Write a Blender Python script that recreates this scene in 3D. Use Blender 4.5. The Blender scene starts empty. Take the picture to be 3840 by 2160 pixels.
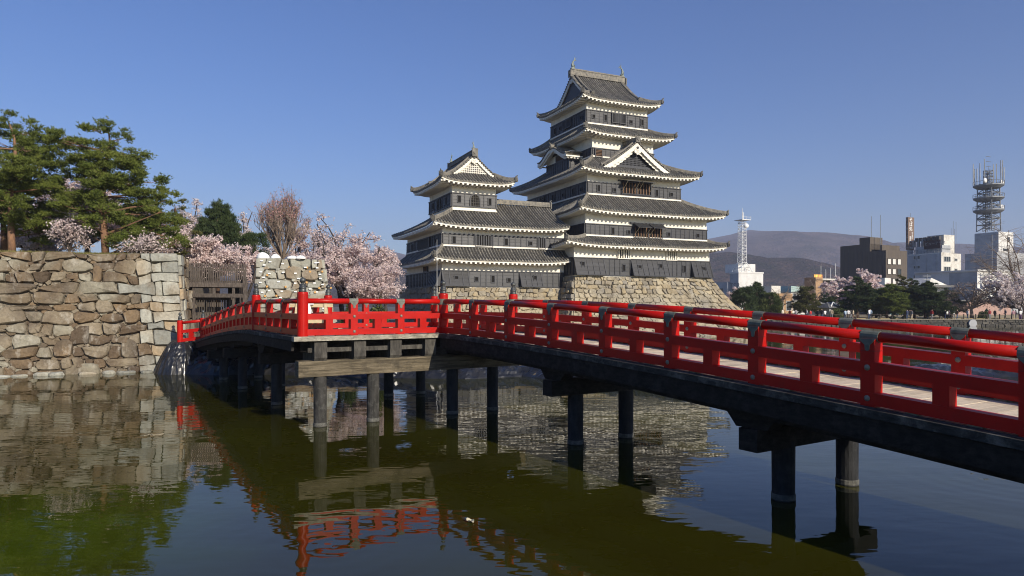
import bpy, math, random
import numpy as np
from mathutils import Vector, Matrix, noise as mnoise
R = math.radians
random.seed(7); rng = np.random.default_rng(11)
scene = bpy.context.scene
col = scene.collection
# ------------------------------------------------------------------ camera, sky, sun, exposure
F = 2560.0; HY = 1146.0; CAMZ = 3.25
cam = bpy.data.cameras.new('camera'); cam.lens = 24; cam.sensor_width = 36
cam.shift_y = (HY - 1080) / 3840; cam.clip_start = 0.1; cam.clip_end = 20000
camo = bpy.data.objects.new('camera', cam); col.objects.link(camo)
camo.location = (0, 0, CAMZ); camo.rotation_euler = (R(90), 0, 0)
scene.camera = camo
HAZE = 0.00023
SUN_AZ = R(141.5); SUN_EL = R(25)      # azimuth clockwise from +Y
world = bpy.data.worlds.new('World'); scene.world = world; world.use_nodes = True
wn = world.node_tree; wn.nodes.clear()
sky = wn.nodes.new('ShaderNodeTexSky'); sky.sky_type = 'NISHITA'; sky.sun_disc = False
sky.sun_elevation = SUN_EL; sky.sun_rotation = SUN_AZ
sky.altitude = 600; sky.air_density = 1.15; sky.dust_density = 1.0; sky.ozone_density = 6.0
bgn = wn.nodes.new('ShaderNodeBackground'); bgn.inputs[1].default_value = 0.112
wout = wn.nodes.new('ShaderNodeOutputWorld')
shs = wn.nodes.new('ShaderNodeHueSaturation'); shs.inputs['Saturation'].default_value = 1.18; shs.inputs['Hue'].default_value = .512
wn.links.new(sky.outputs[0], shs.inputs['Color']); wn.links.new(shs.outputs[0], bgn.inputs[0]); wn.links.new(bgn.outputs[0], wout.inputs[0])
sun = bpy.data.lights.new('sun', 'SUN'); sun.energy = 5.0; sun.angle = R(0.53); sun.color = (1.0, 0.90, 0.75)
suno = bpy.data.objects.new('sun', sun); col.objects.link(suno)
sd = Vector((math.sin(SUN_AZ) * math.cos(SUN_EL), math.cos(SUN_AZ) * math.cos(SUN_EL), math.sin(SUN_EL)))
suno.rotation_euler = sd.to_track_quat('Z', 'Y').to_euler(); suno.location = (30, -40, 60)
scene.view_settings.view_transform = 'Standard'; scene.view_settings.look = 'None'
scene.view_settings.exposure = 0.12; scene.view_settings.gamma = 1.0
scene.view_settings.use_curve_mapping = False
scene.render.engine = 'CYCLES'
scene.cycles.max_bounces = 6; scene.cycles.use_denoising = True
scene.cycles.volume_bounces = 0
scene.cycles.filter_width = 1.05

# ------------------------------------------------------------------ helpers
class MB:
    def __init__(s): s.v = []; s.f = []; s.m = []
    def add(s, vs, fs, m=0):
        o = len(s.v); s.v += [tuple(p) for p in vs]
        for f in fs: s.f.append(tuple(i + o for i in f)); s.m.append(m)
    def box(s, x0, x1, y0, y1, z0, z1, m=0):
        s.add([(x0,y0,z0),(x1,y0,z0),(x1,y1,z0),(x0,y1,z0),(x0,y0,z1),(x1,y0,z1),(x1,y1,z1),(x0,y1,z1)],
              [(3,2,1,0),(4,5,6,7),(0,1,5,4),(1,2,6,5),(2,3,7,6),(3,0,4,7)], m)
    def bar(s, a, b, w, h, m=0, up=(0,0,1)):
        a = Vector(a); b = Vector(b); d = (b - a).normalized(); up = Vector(up)
        x = d.cross(up)
        if x.length < 1e-4: x = d.cross(Vector((1,0,0)))
        x.normalize(); y = x.cross(d).normalized()
        x *= w / 2; y *= h / 2
        s.add([a-x-y, a+x-y, a+x+y, a-x+y, b-x-y, b+x-y, b+x+y, b-x+y],
              [(3,2,1,0),(4,5,6,7),(0,1,5,4),(1,2,6,5),(2,3,7,6),(3,0,4,7)], m)
    def tube(s, pts, rad, n=8, m=0, caps=True):
        pts = [Vector(p) for p in pts]
        if not hasattr(rad, '__len__'): rad = [rad] * len(pts)
        rings = []; px = None
        for i, p in enumerate(pts):
            d = (pts[min(i+1, len(pts)-1)] - pts[max(i-1, 0)])
            if d.length < 1e-6: d = Vector((0,0,1))
            d.normalize()
            if px is None:
                ref = Vector((0,0,1)) if abs(d.z) < .9 else Vector((1,0,0))
                x = d.cross(ref).normalized()
            else:
                x = (px - d * px.dot(d))
                x = x.normalized() if x.length > 1e-5 else d.orthogonal().normalized()
            px = x; y = d.cross(x)
            rings.append([p + (x*math.cos(t) + y*math.sin(t)) * rad[i] for t in [2*math.pi*k/n for k in range(n)]])
        vs = [q for r in rings for q in r]; fs = []
        for i in range(len(pts)-1):
            for k in range(n):
                fs.append((i*n+k, i*n+(k+1)%n, (i+1)*n+(k+1)%n, (i+1)*n+k))
        if caps:
            fs.append(tuple(range(n-1,-1,-1))); fs.append(tuple((len(pts)-1)*n+k for k in range(n)))
        s.add(vs, fs, m)
    def lathe(s, prof, n=16, c=(0,0,0), m=0):
        vs = []; fs = []
        for r, z in prof:
            for k in range(n):
                t = 2*math.pi*k/n; vs.append((c[0]+r*math.cos(t), c[1]+r*math.sin(t), c[2]+z))
        for i in range(len(prof)-1):
            for k in range(n): fs.append((i*n+k, i*n+(k+1)%n, (i+1)*n+(k+1)%n, (i+1)*n+k))
        fs.append(tuple(range(n-1,-1,-1))); fs.append(tuple((len(prof)-1)*n+k for k in range(n)))
        s.add(vs, fs, m)
    def prism(s, poly, z0, z1, m=0):
        n = len(poly)
        s.add([(x,y,z0) for x,y in poly]+[(x,y,z1) for x,y in poly],
              [tuple(range(n-1,-1,-1)), tuple(range(n,2*n))]+[(i,(i+1)%n,n+(i+1)%n,n+i) for i in range(n)], m)
    def extrude(s, outline, d, m=0):
        n = len(outline); d = Vector(d); o = [Vector(p) for p in outline]
        s.add(o+[p+d for p in o], [tuple(range(n-1,-1,-1)), tuple(range(n,2*n))]+[(i,(i+1)%n,n+(i+1)%n,n+i) for i in range(n)], m)
    def mesh(s, name, mats, smooth=False):
        me = bpy.data.meshes.new(name); me.from_pydata(s.v, [], s.f)
        for mm in (mats if isinstance(mats, (list, tuple)) else [mats]): me.materials.append(mm)
        if any(s.m): me.polygons.foreach_set('material_index', s.m)
        if smooth: me.polygons.foreach_set('use_smooth', [True]*len(s.f))
        me.update(); return me
    def build(s, name, mats, parent=None, smooth=False, loc=(0,0,0)):
        return link(name, s.mesh(name, mats, smooth), parent, loc)
def link(name, me, parent=None, loc=(0,0,0), rot=(0,0,0)):
    o = bpy.data.objects.new(name, me); col.objects.link(o); o.location = loc; o.rotation_euler = rot
    if parent is not None: o.parent = parent
    return o
def tag(o, label=None, cat=None, group=None, kind=None):
    if label: o['label'] = label
    if cat: o['category'] = cat
    if group: o['group'] = group
    if kind: o['kind'] = kind
    return o
def thing(name, label, cat, loc=(0,0,0), rz=0, group=None):
    o = bpy.data.objects.new(name, None); col.objects.link(o); o.location = loc; o.rotation_euler = (0,0,rz)
    o.empty_display_size = .3
    return tag(o, label, cat, group)
def np_mesh(name, V, nper, mats, smooth=False):
    """V: (n*nper,3) vertices, every nper make one face"""
    V = np.asarray(V, dtype=np.float32).reshape(-1, 3); nf = len(V)//nper
    me = bpy.data.meshes.new(name); me.vertices.add(len(V)); me.vertices.foreach_set('co', V.ravel())
    me.loops.add(nf*nper); me.loops.foreach_set('vertex_index', np.arange(nf*nper, dtype=np.int32))
    me.polygons.add(nf); me.polygons.foreach_set('loop_start', np.arange(0, nf*nper, nper, dtype=np.int32))
    for mm in (mats if isinstance(mats, (list, tuple)) else [mats]): me.materials.append(mm)
    me.update(calc_edges=True); me.validate(); return me
def at(px, Y): return (px - 1920) / F * Y
def zt(py, Y): return CAMZ + (HY - py) / F * Y

# ------------------------------------------------------------------ materials
def nd(nt, t, **k):
    n = nt.nodes.new(t)
    for a, b in k.items(): setattr(n, a, b)
    return n
def mat(name, c1, c2=None, scale=3.0, rough=.7, bump=0.0, bscale=None, detail=5, stretch=(1,1,1), objrand=0.0,
        island=0.0, spec=.3, metal=0.0, coat=0.0, translucent=0.0, dirt=None, dirt_scale=1.0, dirt_amt=.5, ramp=(.35,.65), bdist=.02, rvar=0.0):
    m = bpy.data.materials.new(name); m.use_nodes = True; nt = m.node_tree; N = nt.nodes; Lk = nt.links
    b = N['Principled BSDF']; out = N['Material Output']
    b.inputs['Roughness'].default_value = rough; b.inputs['Specular IOR Level'].default_value = spec
    b.inputs['Metallic'].default_value = metal; b.inputs['Coat Weight'].default_value = coat; b.inputs['Coat Roughness'].default_value = .15
    c2 = c2 or c1
    tc = nd(nt, 'ShaderNodeTexCoord'); mp = nd(nt, 'ShaderNodeMapping'); mp.inputs['Scale'].default_value = stretch
    Lk.new(tc.outputs['Object'], mp.inputs[0])
    nz = nd(nt, 'ShaderNodeTexNoise'); nz.inputs['Scale'].default_value = scale; nz.inputs['Detail'].default_value = detail
    nz.inputs['Roughness'].default_value = .62; Lk.new(mp.outputs[0], nz.inputs['Vector'])
    cr = nd(nt, 'ShaderNodeValToRGB'); e = cr.color_ramp.elements
    e[0].position = ramp[0]; e[1].position = ramp[1]; e[0].color = (*c1, 1); e[1].color = (*c2, 1)
    Lk.new(nz.outputs[0], cr.inputs[0]); csock = cr.outputs[0]
    if dirt:
        n2 = nd(nt, 'ShaderNodeTexNoise'); n2.inputs['Scale'].default_value = dirt_scale; n2.inputs['Detail'].default_value = 8
        n2.inputs['Roughness'].default_value = .7; Lk.new(tc.outputs['Object'], n2.inputs['Vector'])
        r2 = nd(nt, 'ShaderNodeMapRange'); r2.inputs[1].default_value = .5; r2.inputs[2].default_value = .68; r2.inputs[4].default_value = dirt_amt
        Lk.new(n2.outputs[0], r2.inputs[0])
        mx = nd(nt, 'ShaderNodeMix', data_type='RGBA'); mx.inputs[7].default_value = (*dirt, 1)
        Lk.new(r2.outputs[0], mx.inputs[0]); Lk.new(csock, mx.inputs[6]); csock = mx.outputs[2]
    if objrand or island:
        hs = nd(nt, 'ShaderNodeHueSaturation'); mr = nd(nt, 'ShaderNodeMapRange')
        amt = objrand or island
        mr.inputs[3].default_value = 1-amt; mr.inputs[4].default_value = 1+amt
        if objrand:
            oi = nd(nt, 'ShaderNodeObjectInfo'); Lk.new(oi.outputs['Random'], mr.inputs[0])
        else:
            g = nd(nt, 'ShaderNodeNewGeometry'); Lk.new(g.outputs['Random Per Island'], mr.inputs[0])
        Lk.new(mr.outputs[0], hs.inputs['Value']); Lk.new(csock, hs.inputs['Color']); csock = hs.outputs[0]
    Lk.new(csock, b.inputs['Base Color'])
    if rvar:
        rr = nd(nt, 'ShaderNodeMapRange'); rr.inputs[3].default_value = rough-rvar; rr.inputs[4].default_value = rough+rvar
        Lk.new(nz.outputs[0], rr.inputs[0]); Lk.new(rr.outputs[0], b.inputs['Roughness'])
    if bump:
        bz = nd(nt, 'ShaderNodeTexNoise'); bz.inputs['Scale'].default_value = bscale or scale*4; bz.inputs['Detail'].default_value = 6
        Lk.new(mp.outputs[0], bz.inputs['Vector'])
        bp = nd(nt, 'ShaderNodeBump'); bp.inputs['Strength'].default_value = bump; bp.inputs['Distance'].default_value = bdist
        Lk.new(bz.outputs[0], bp.inputs['Height']); Lk.new(bp.outputs[0], b.inputs['Normal'])
    if translucent:
        tr = nd(nt, 'ShaderNodeBsdfTranslucent'); Lk.new(csock, tr.inputs[0])
        ms = nd(nt, 'ShaderNodeMixShader'); ms.inputs[0].default_value = translucent
        Lk.new(b.outputs[0], ms.inputs[1]); Lk.new(tr.outputs[0], ms.inputs[2]); Lk.new(ms.outputs[0], out.inputs[0])
    return m
def stone_mat(name, stops, stain=(.09,.065,.045), pale=(.5,.47,.4), bump=.6, stain_amt=.6, pale_amt=.5, nscale=1.3, high=None, low=None, hz=(2,5), mott=1.0):
    """every stone object takes its own hue from Object Info > Random; stains and lichen come from noise"""
    m = bpy.data.materials.new(name); m.use_nodes = True; nt = m.node_tree; Lk = nt.links; b = nt.nodes['Principled BSDF']
    b.inputs['Roughness'].default_value = .9; b.inputs['Specular IOR Level'].default_value = .15
    oi = nd(nt, 'ShaderNodeObjectInfo'); cr = nd(nt, 'ShaderNodeValToRGB'); els = cr.color_ramp.elements
    while len(els) < len(stops): els.new(.5)
    for i, c in enumerate(stops): els[i].position = i/(len(stops)-1); els[i].color = (*c, 1)
    tc = nd(nt, 'ShaderNodeTexCoord')
    src = oi.outputs['Random']
    geo = nd(nt, 'ShaderNodeNewGeometry')
    ad = nd(nt, 'ShaderNodeMath', operation='MULTIPLY_ADD')
    big = nd(nt, 'ShaderNodeTexNoise'); big.inputs['Scale'].default_value = .35; Lk.new(geo.outputs['Position'], big.inputs['Vector'])
    ad.inputs[1].default_value = 1.1*mott; Lk.new(big.outputs[0], ad.inputs[0])
    sb = nd(nt, 'ShaderNodeMath', operation='SUBTRACT'); sb.inputs[1].default_value = .55*mott
    Lk.new(src, ad.inputs[2]); Lk.new(ad.outputs[0], sb.inputs[0]); Lk.new(sb.outputs[0], cr.inputs[0])
    c = cr.outputs[0]
    def layer(c, scale, lo, hi, amt, colr, stretch=(1,1,1), seed=0):
        mp = nd(nt, 'ShaderNodeMapping'); mp.inputs['Scale'].default_value = stretch; mp.inputs['Location'].default_value = (seed, seed*2, seed)
        Lk.new(geo.outputs['Position'], mp.inputs[0])
        n = nd(nt, 'ShaderNodeTexNoise'); n.inputs['Scale'].default_value = scale; n.inputs['Detail'].default_value = 9; n.inputs['Roughness'].default_value = .68
        Lk.new(mp.outputs[0], n.inputs['Vector'])
        r = nd(nt, 'ShaderNodeMapRange'); r.inputs[1].default_value = lo; r.inputs[2].default_value = hi; r.inputs[4].default_value = amt
        Lk.new(n.outputs[0], r.inputs[0])
        x = nd(nt, 'ShaderNodeMix', data_type='RGBA'); Lk.new(r.outputs[0], x.inputs[0]); Lk.new(c, x.inputs[6]); x.inputs[7].default_value = (*colr, 1)
        return x.outputs[2]
    c = layer(c, nscale, .48, .66, stain_amt, stain, (1,1,.6), 3)
    c = layer(c, nscale*1.6, .55, .7, pale_amt, pale, (1,1,.5), 9)
    c = layer(c, 14, .6, .72, pale_amt*.6, pale, (1,1,1), 5)
    hs = nd(nt, 'ShaderNodeHueSaturation'); n4 = nd(nt, 'ShaderNodeTexNoise'); n4.inputs['Scale'].default_value = 9; n4.inputs['Detail'].default_value = 8
    Lk.new(geo.outputs['Position'], n4.inputs['Vector']); mr = nd(nt, 'ShaderNodeMapRange'); mr.inputs[3].default_value = .62; mr.inputs[4].default_value = 1.38
    Lk.new(n4.outputs[0], mr.inputs[0]); Lk.new(mr.outputs[0], hs.inputs['Value']); Lk.new(c, hs.inputs['Color'])
    Lk.new(hs.outputs[0], b.inputs['Base Color'])
    bz = nd(nt, 'ShaderNodeTexNoise'); bz.inputs['Scale'].default_value = 5; bz.inputs['Detail'].default_value = 10; bz.inputs['Roughness'].default_value = .65
    Lk.new(geo.outputs['Position'], bz.inputs['Vector'])
    bp = nd(nt, 'ShaderNodeBump'); bp.inputs['Strength'].default_value = bump; bp.inputs['Distance'].default_value = .09
    Lk.new(bz.outputs[0], bp.inputs['Height']); Lk.new(bp.outputs[0], b.inputs['Normal'])
    return m
M = {}
M['plaster'] = mat('plaster', (.72,.68,.585), (.82,.785,.69), 1.2, .85, .15, 12, dirt=(.45,.40,.32), dirt_scale=.9, dirt_amt=.35)
M['black'] = mat('black_board', (.021,.022,.025), (.036,.037,.041), 2.5, .5, .3, 9, stretch=(1,1,6), objrand=.25, spec=.45, rvar=.1)
M['black_trim'] = mat('black_trim', (.022,.024,.03), (.036,.038,.045), 3, .5, .1, spec=.4)
M['hole_shade'] = mat('opening_shade', (.008,.007,.006), None, rough=.9)  # near-black blocks set proud: painted shade inside loopholes and windows
M['brown_wood'] = mat('brown_shutter_wood', (.10,.055,.03), (.17,.10,.06), 4, .75, .3, stretch=(5,5,1))
M['tile'] = mat('roof_tile', (.06,.059,.056), (.18,.172,.15), 2.2, .62, .35, 9, dirt=(.27,.235,.17), dirt_scale=4.0, dirt_amt=.6, island=.3, spec=.35)
M['tile_bed'] = mat('roof_tile_bed', (.022,.021,.020), (.05,.047,.042), 3, .75, .4, 8, dirt=(.10,.085,.06), dirt_scale=6.0, dirt_amt=.5)  # kept darker than the tiles: shade between the rows is in the colour
M['ridge'] = mat('ridge_tile', (.10,.097,.09), (.24,.22,.18), 3.5, .7, .4, 10, dirt=(.34,.30,.22), dirt_scale=4, dirt_amt=.55)
M['bronze'] = mat('bronze_fish', (.16,.19,.17), (.28,.31,.27), 5, .55, .3, metal=.2)
M['red'] = mat('vermilion_paint', (.36,.005,.003), (.44,.009,.005), 1.6, .38, .10, 40, spec=.2, dirt=(.26,.012,.008), dirt_scale=4.5, dirt_amt=.55, rvar=.12)
M['copper'] = mat('grey_green_copper', (.10,.108,.09), (.17,.18,.15), 6, .75, .12, spec=.12, dirt=(.25,.25,.21), dirt_scale=8, dirt_amt=.4)
M['finial'] = mat('dark_finial', (.055,.060,.060), (.11,.115,.11), 8, .42, .1, metal=.5, dirt=(.2,.2,.18), dirt_scale=9, dirt_amt=.4)
M['bolt'] = mat('iron_bolt', (.16,.13,.10), (.30,.27,.22), 14, .5, .2, metal=.3)
M['plank'] = mat('deck_plank', (.55,.455,.33), (.70,.60,.46), 3.0, .85, .4, 22, stretch=(1,9,9), objrand=.14, dirt=(.24,.20,.15), dirt_scale=2.0, dirt_amt=.6)
M['edge'] = mat('weathered_edge_board', (.20,.18,.14), (.42,.39,.31), 4, .88, .5, 20, stretch=(2,2,8), dirt=(.07,.06,.05), dirt_scale=3.0, dirt_amt=.8)
M['beam'] = mat('weathered_beam', (.06,.048,.03), (.20,.165,.11), 1.7, .9, 1.0, 6, stretch=(.6,1,9), dirt=(.06,.05,.035), dirt_scale=2.2, dirt_amt=.85, bdist=.04)
M['darkwood'] = mat('dark_timber', (.009,.0085,.008), (.026,.024,.021), 3, .8, .5, 14, stretch=(2,2,5), spec=.15, dirt=(.06,.056,.05), dirt_scale=3.5, dirt_amt=.45)  # near-black bridge timber; pieces in the sun use greywood instead
M['greywood'] = mat('grey_timber', (.035,.032,.028), (.095,.088,.075), 4, .85, .6, 16, stretch=(3,3,1), dirt=(.03,.028,.025), dirt_scale=3, dirt_amt=.6)  # paler for sunlit bridge pieces, light put in the colour; also window bars
M['gatewood'] = mat('gate_timber', (.045,.036,.030), (.11,.09,.075), 4, .85, .4, 18, stretch=(5,5,1), objrand=.15)
M['rawwood'] = mat('raw_timber', (.42,.34,.20), (.55,.46,.30), 4, .8, .2, stretch=(1,1,5))
M['tarp'] = mat('black_plastic_sheet', (.010,.011,.013), (.018,.019,.023), 3, .30, .25, 3.5, spec=.6, rvar=.1, dirt=(.06,.055,.045), dirt_scale=1.8, dirt_amt=.35)
M['soil'] = mat('soil', (.09,.065,.04), (.22,.17,.11), 1.5, .95, .9, 5, dirt=(.28,.24,.17), dirt_scale=3.0, dirt_amt=.6)
M['grass'] = mat('dry_grass', (.17,.15,.05), (.30,.25,.10), .8, .95, .8, 20, dirt=(.10,.13,.04), dirt_scale=.7, dirt_amt=.6)
M['park'] = mat('park_ground', (.30,.24,.13), (.44,.36,.21), .12, .95, .3, 3, dirt=(.16,.15,.07), dirt_scale=.15, dirt_amt=.7)
M['path'] = mat('promenade', (.16,.145,.12), (.25,.225,.185), .5, .9, .2)
M['bark'] = mat('pine_bark', (.055,.036,.026), (.15,.085,.052), 5, .95, .9, 11, stretch=(1,1,.5), bdist=.04)
M['orangebark'] = mat('orange_pine_bark', (.13,.075,.05), (.27,.15,.085), 5, .95, .8, 11, stretch=(1,1,.5), dirt=(.06,.048,.04), dirt_scale=.9, dirt_amt=.95)
M['cbark'] = mat('cherry_bark', (.028,.022,.020), (.07,.058,.05), 6, .9, .6, 14)
M['twig'] = mat('bare_twig', (.15,.115,.09), (.27,.21,.165), 5, .9, .3)
M['needle'] = mat('pine_needles', (.090,.125,.022), (.185,.215,.045), .9, .6, 0, island=.4, translucent=.28, spec=.25)
M['needle_dk'] = mat('dark_needles', (.032,.055,.020), (.075,.10,.034), 1.0, .6, 0, island=.4, translucent=.22, spec=.25)
M['needle_yl'] = mat('yellowish_needles', (.07,.075,.022), (.13,.125,.04), .8, .6, 0, island=.35, translucent=.2, spec=.2)
M['blossom'] = mat('cherry_blossom', (.72,.575,.545), (.86,.76,.73), 1.0, .8, 0, island=.22, translucent=.5, spec=.1, dirt=(.50,.33,.30), dirt_scale=2.5, dirt_amt=.4)
M['blossom_wh'] = mat('pale_blossom', (.68,.60,.58), (.82,.75,.73), 1.0, .8, 0, island=.22, translucent=.5, spec=.1, dirt=(.42,.33,.33), dirt_scale=1.5, dirt_amt=.5)
M['redbud'] = mat('reddish_buds', (.40,.20,.19), (.58,.36,.34), 1.0, .8, 0, island=.3, translucent=.3)
M['leaf'] = mat('shrub_leaf', (.05,.075,.018), (.11,.13,.035), 1.2, .6, 0, island=.4, translucent=.2)
M['white'] = mat('white_plastic', (.74,.74,.72), (.82,.82,.80), 5, .5)
M['wedge'] = mat('orange_wood_wedge', (.45,.24,.07), (.58,.34,.12), 6, .8)
M['stone_l'] = stone_mat('brown_wall_stone', [(.078,.058,.040),(.115,.083,.053),(.19,.135,.08),(.115,.093,.068),(.24,.20,.14),(.15,.115,.075),(.27,.25,.19)])
M['stone_c'] = stone_mat('pale_corner_stone', [(.22,.22,.19),(.29,.29,.25),(.36,.35,.29),(.33,.25,.155),(.38,.38,.33)], stain=(.15,.115,.075), stain_amt=.6, pale_amt=.35)
M['stone_g'] = stone_mat('grey_gate_stone', [(.26,.26,.22),(.32,.32,.27),(.36,.35,.29),(.25,.20,.14),(.34,.34,.30),(.30,.30,.26)], stain=(.15,.12,.085), stain_amt=.4, pale_amt=.3)
M['stone_k'] = stone_mat('ochre_base_stone', [(.20,.178,.14),(.28,.235,.16),(.34,.275,.17),(.24,.22,.185),(.33,.29,.21),(.38,.32,.215)], stain=(.11,.09,.065), stain_amt=.6, pale_amt=.3, nscale=.7)
M['stone_b'] = stone_mat('dark_bank_stone', [(.05,.05,.045),(.09,.085,.075),(.07,.065,.055),(.13,.12,.10)], stain_amt=.3, pale_amt=.1)
M['joint'] = mat('joint_fill', (.10,.085,.065), (.26,.22,.165), 7, .95, .9, 14, bdist=.05)
M['edge_dk'] = mat('mossy_dark_edge_board', (.020,.020,.018), (.05,.048,.043), 3, .9, .6, 14, stretch=(2,2,6), dirt=(.24,.23,.20), dirt_scale=2.6, dirt_amt=.55)
def lit(name, c, rough=.6, **k): 
    M[name] = mat(name, tuple(x*.92 for x in c), tuple(min(1,x*1.06) for x in c), 1.5, rough, **k); return M[name]
# ------------------------------------------------------------------ castle builders (local frame: x along the sunlit face, y away from it)
CA = R(24); CO = (10.54, 83.68)
def prof(f): return f*.78 + .22*f*f
class Side:
    """one slope of a roof; kind f/b run along x, l/r along y"""
    def __init__(s, kind, E, T, ze, zt, up):
        s.k = kind; s.ze = ze; s.zt = zt; s.up = up
        ax = kind in 'fb'
        s.c0, s.c1 = (E[0], E[1]) if ax else (E[2], E[3]); s.k0, s.k1 = (T[0], T[1]) if ax else (T[2], T[3])
        i = {'f':2,'b':3,'l':0,'r':1}[kind]; s.d0 = E[i]; s.d1 = T[i]
    def xy(s, c, d): return (c, d) if s.k in 'fb' else (d, c)
    def P(s, c, f, dz=0, out=0):
        lo = s.c0+(s.k0-s.c0)*f; hi = s.c1+(s.k1-s.c1)*f
        cn = max(-1, min(1, (c-lo)/(hi-lo)*2-1))
        d = s.d0+(s.d1-s.d0)*f; d += out*(-1 if s.d1 > s.d0 else 1)
        z = s.ze+(s.zt-s.ze)*prof(max(f, -.1)) + s.up*abs(cn)**5*max(0, 1-f)**2
        x, y = s.xy(c, d); return Vector((x, y, z+dz))
    def fmax(s, c):
        m = 1.0
        if c < s.k0 and s.k0 > s.c0: m = min(m, (c-s.c0)/(s.k0-s.c0))
        if c > s.k1 and s.c1 > s.k1: m = min(m, (s.c1-c)/(s.c1-s.k1))
        return max(0, m)
def row_strip(mb, S, c, fm, rad=.085, f0=0.0):
    """one round cover-tile row: half tube, stepped at every tile, round cap at the eave"""
    run = abs(S.d1-S.d0)*(fm-f0)
    if run < .12: return
    n = max(2, int(run/.38)); prev = None; vs = []; fs = []; ang = [0, .33*math.pi, .67*math.pi, math.pi]
    cx = Vector((1,0,0)) if S.k in 'fb' else Vector((0,1,0))
    j = random.uniform(-.012, .012)
    for i in range(n+1):
        f = f0+(fm-f0)*i/n
        p = S.P(c+j, f, 0, .06 if (i == 0 and f0 == 0) else 0)
        for k, r in ((0, rad*.84), (1, rad)) if 0 < i < n else ((0, rad),):
            jj = random.uniform(.93, 1.07)
            for a in ang: vs.append(p + cx*math.cos(a)*r*jj + Vector((0,0,math.sin(a)*r*1.05*jj+.01)))
    m = len(vs)//4
    for i in range(m-1):
        for k in range(3): fs.append((i*4+k, i*4+k+1, (i+1)*4+k+1, (i+1)*4+k))
    fs.append((0,1,2,3)); mb.add(vs, fs)
    if f0 == 0:   # round eave cap
        p = S.P(c, 0, .01, .075); o = len(mb.v)
        mb.add([p + cx*math.cos(a)*rad*1.12 + Vector((0,0,math.sin(a)*rad*1.12)) for a in [2*math.pi*k/8 for k in range(8)]], [tuple(range(8))])
RAFT = {}
def rafter_mesh():
    if 'm' not in RAFT:
        b = MB(); b.box(-.10, .10, 0, 1, -.16, 0); RAFT['m'] = b.mesh('rafter', M['plaster'])
    return RAFT['m']
def eave_trim(roof, sides, LW, rafters='fl', sp=.50):
    """tile edge, white fascia, soffit and the plastered rafter ends"""
    te = MB(); fa = MB(); so = MB()
    for S in sides:
        n = max(6, int((S.c1-S.c0)/.7))
        for i in range(n):
            ca = S.c0+(S.c1-S.c0)*i/n; cb = S.c0+(S.c1-S.c0)*(i+1)/n
            for mb, zt_, zb, o in ((te, 0.0, -.17, 0), (fa, -.172, -.30, -.06)):
                def q(c, dz):
                    p = S.P(c, 0, dz, o)
                    return p
                e = (S.c1-S.c0)
                a_, b_ = ca, cb
                if o < 0:
                    if i == 0: a_ += .06
                    if i == n-1: b_ -= .06
                mb.add([q(a_, zt_), q(b_, zt_), q(b_, zb), q(a_, zb)], [(0,1,2,3)])
                ins = .10
                def qi(c, dz): return S.P(c, 0, dz, o-ins)
                if mb is fa: mb.add([q(a_, zb), q(b_, zb), qi(b_, zb), qi(a_, zb)], [(0,1,2,3)])
        # soffit
        ax = S.k in 'fb'; i2 = {'f':2,'b':3,'l':0,'r':1}[S.k]
        w0, w1 = (LW[0], LW[1]) if ax else (LW[2], LW[3]); dw = LW[i2]
        for i in range(n):
            t0, t1 = i/n, (i+1)/n
            def eo(t): return S.P(S.c0+(S.c1-S.c0)*t, 0, -.29, -.10)
            def wi(t):
                x, y = S.xy(w0+(w1-w0)*t, dw); return Vector((x, y, S.ze-.20))
            so.add([eo(t0), eo(t1), wi(t1), wi(t0)], [(0,1,2,3)])
        if S.k in rafters:
            c = S.c0+.35
            while c < S.c1-.3:
                L = abs(dw-S.d0)-.08
                if c < w0: L = min(L, (c-S.c0)/max(.01, w0-S.c0)*abs(dw-S.d0))
                if c > w1: L = min(L, (S.c1-c)/max(.01, S.c1-w1)*abs(dw-S.d0))
                if L > .2:
                    p = S.P(c, 0, -.302, -.045)
                    o = link('rafter', rafter_mesh(), roof, p); o.scale = (1, L, 1)
                    o.rotation_euler = (0, 0, {'f':0,'b':math.pi,'l':-math.pi/2,'r':math.pi/2}[S.k])
                c += sp
    te.build('tile_edge', M['ridge'], roof); fa.build('fascia', M['plaster'], roof); so.build('soffit', M['plaster'], roof)
def ridge_bar(roof, pts, w=.30, h=.34, name='hip_ridge', end=True, lift=.10):
    b = MB(); pts = [Vector(p) for p in pts]
    for i in range(len(pts)-1):
        a, c = pts[i]+Vector((0,0,lift)), pts[i+1]+Vector((0,0,lift))
        b.bar(a, c, w, h*.8)
        b.tube([a+Vector((0,0,h*.42)), c+Vector((0,0,h*.42))], w*.36, 6)
    o = b.build(name, M['ridge'], roof)
    if end:
        e = MB(); p = pts[0]+Vector((0,0,lift)); d = (pts[0]-pts[1]).normalized()
        e.bar(p, p+d*.14, w*1.5, h*1.5)
        e.tube([p+d*.02+Vector((0,0,h*.7)), p+d*.22+Vector((0,0,h*1.25))], [.11,.04], 6)
        e.tube([p+d*.15+Vector((0,0,-.02)), p+d*.22+Vector((0,0,-.02))], [.13,.13], 8)
        e.build('ridge_end_tile', M['tile'], roof)
    return o
def tile_beds(roof, S, mb, fseg=6, f1=1.0):
    n = max(8, int((S.c1-S.c0)/.6))
    for i in range(n):
        for k in range(fseg):
            fa, fb = f1*k/fseg, f1*(k+1)/fseg
            q = []
            for t, f in ((i/n, fa), ((i+1)/n, fa), ((i+1)/n, fb), (i/n, fb)):
                lo = S.c0+(S.k0-S.c0)*f; hi = S.c1+(S.k1-S.c1)*f
                q.append(S.P(lo+(hi-lo)*t, f))
            mb.add(q, [(0,1,2,3)])
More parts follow.
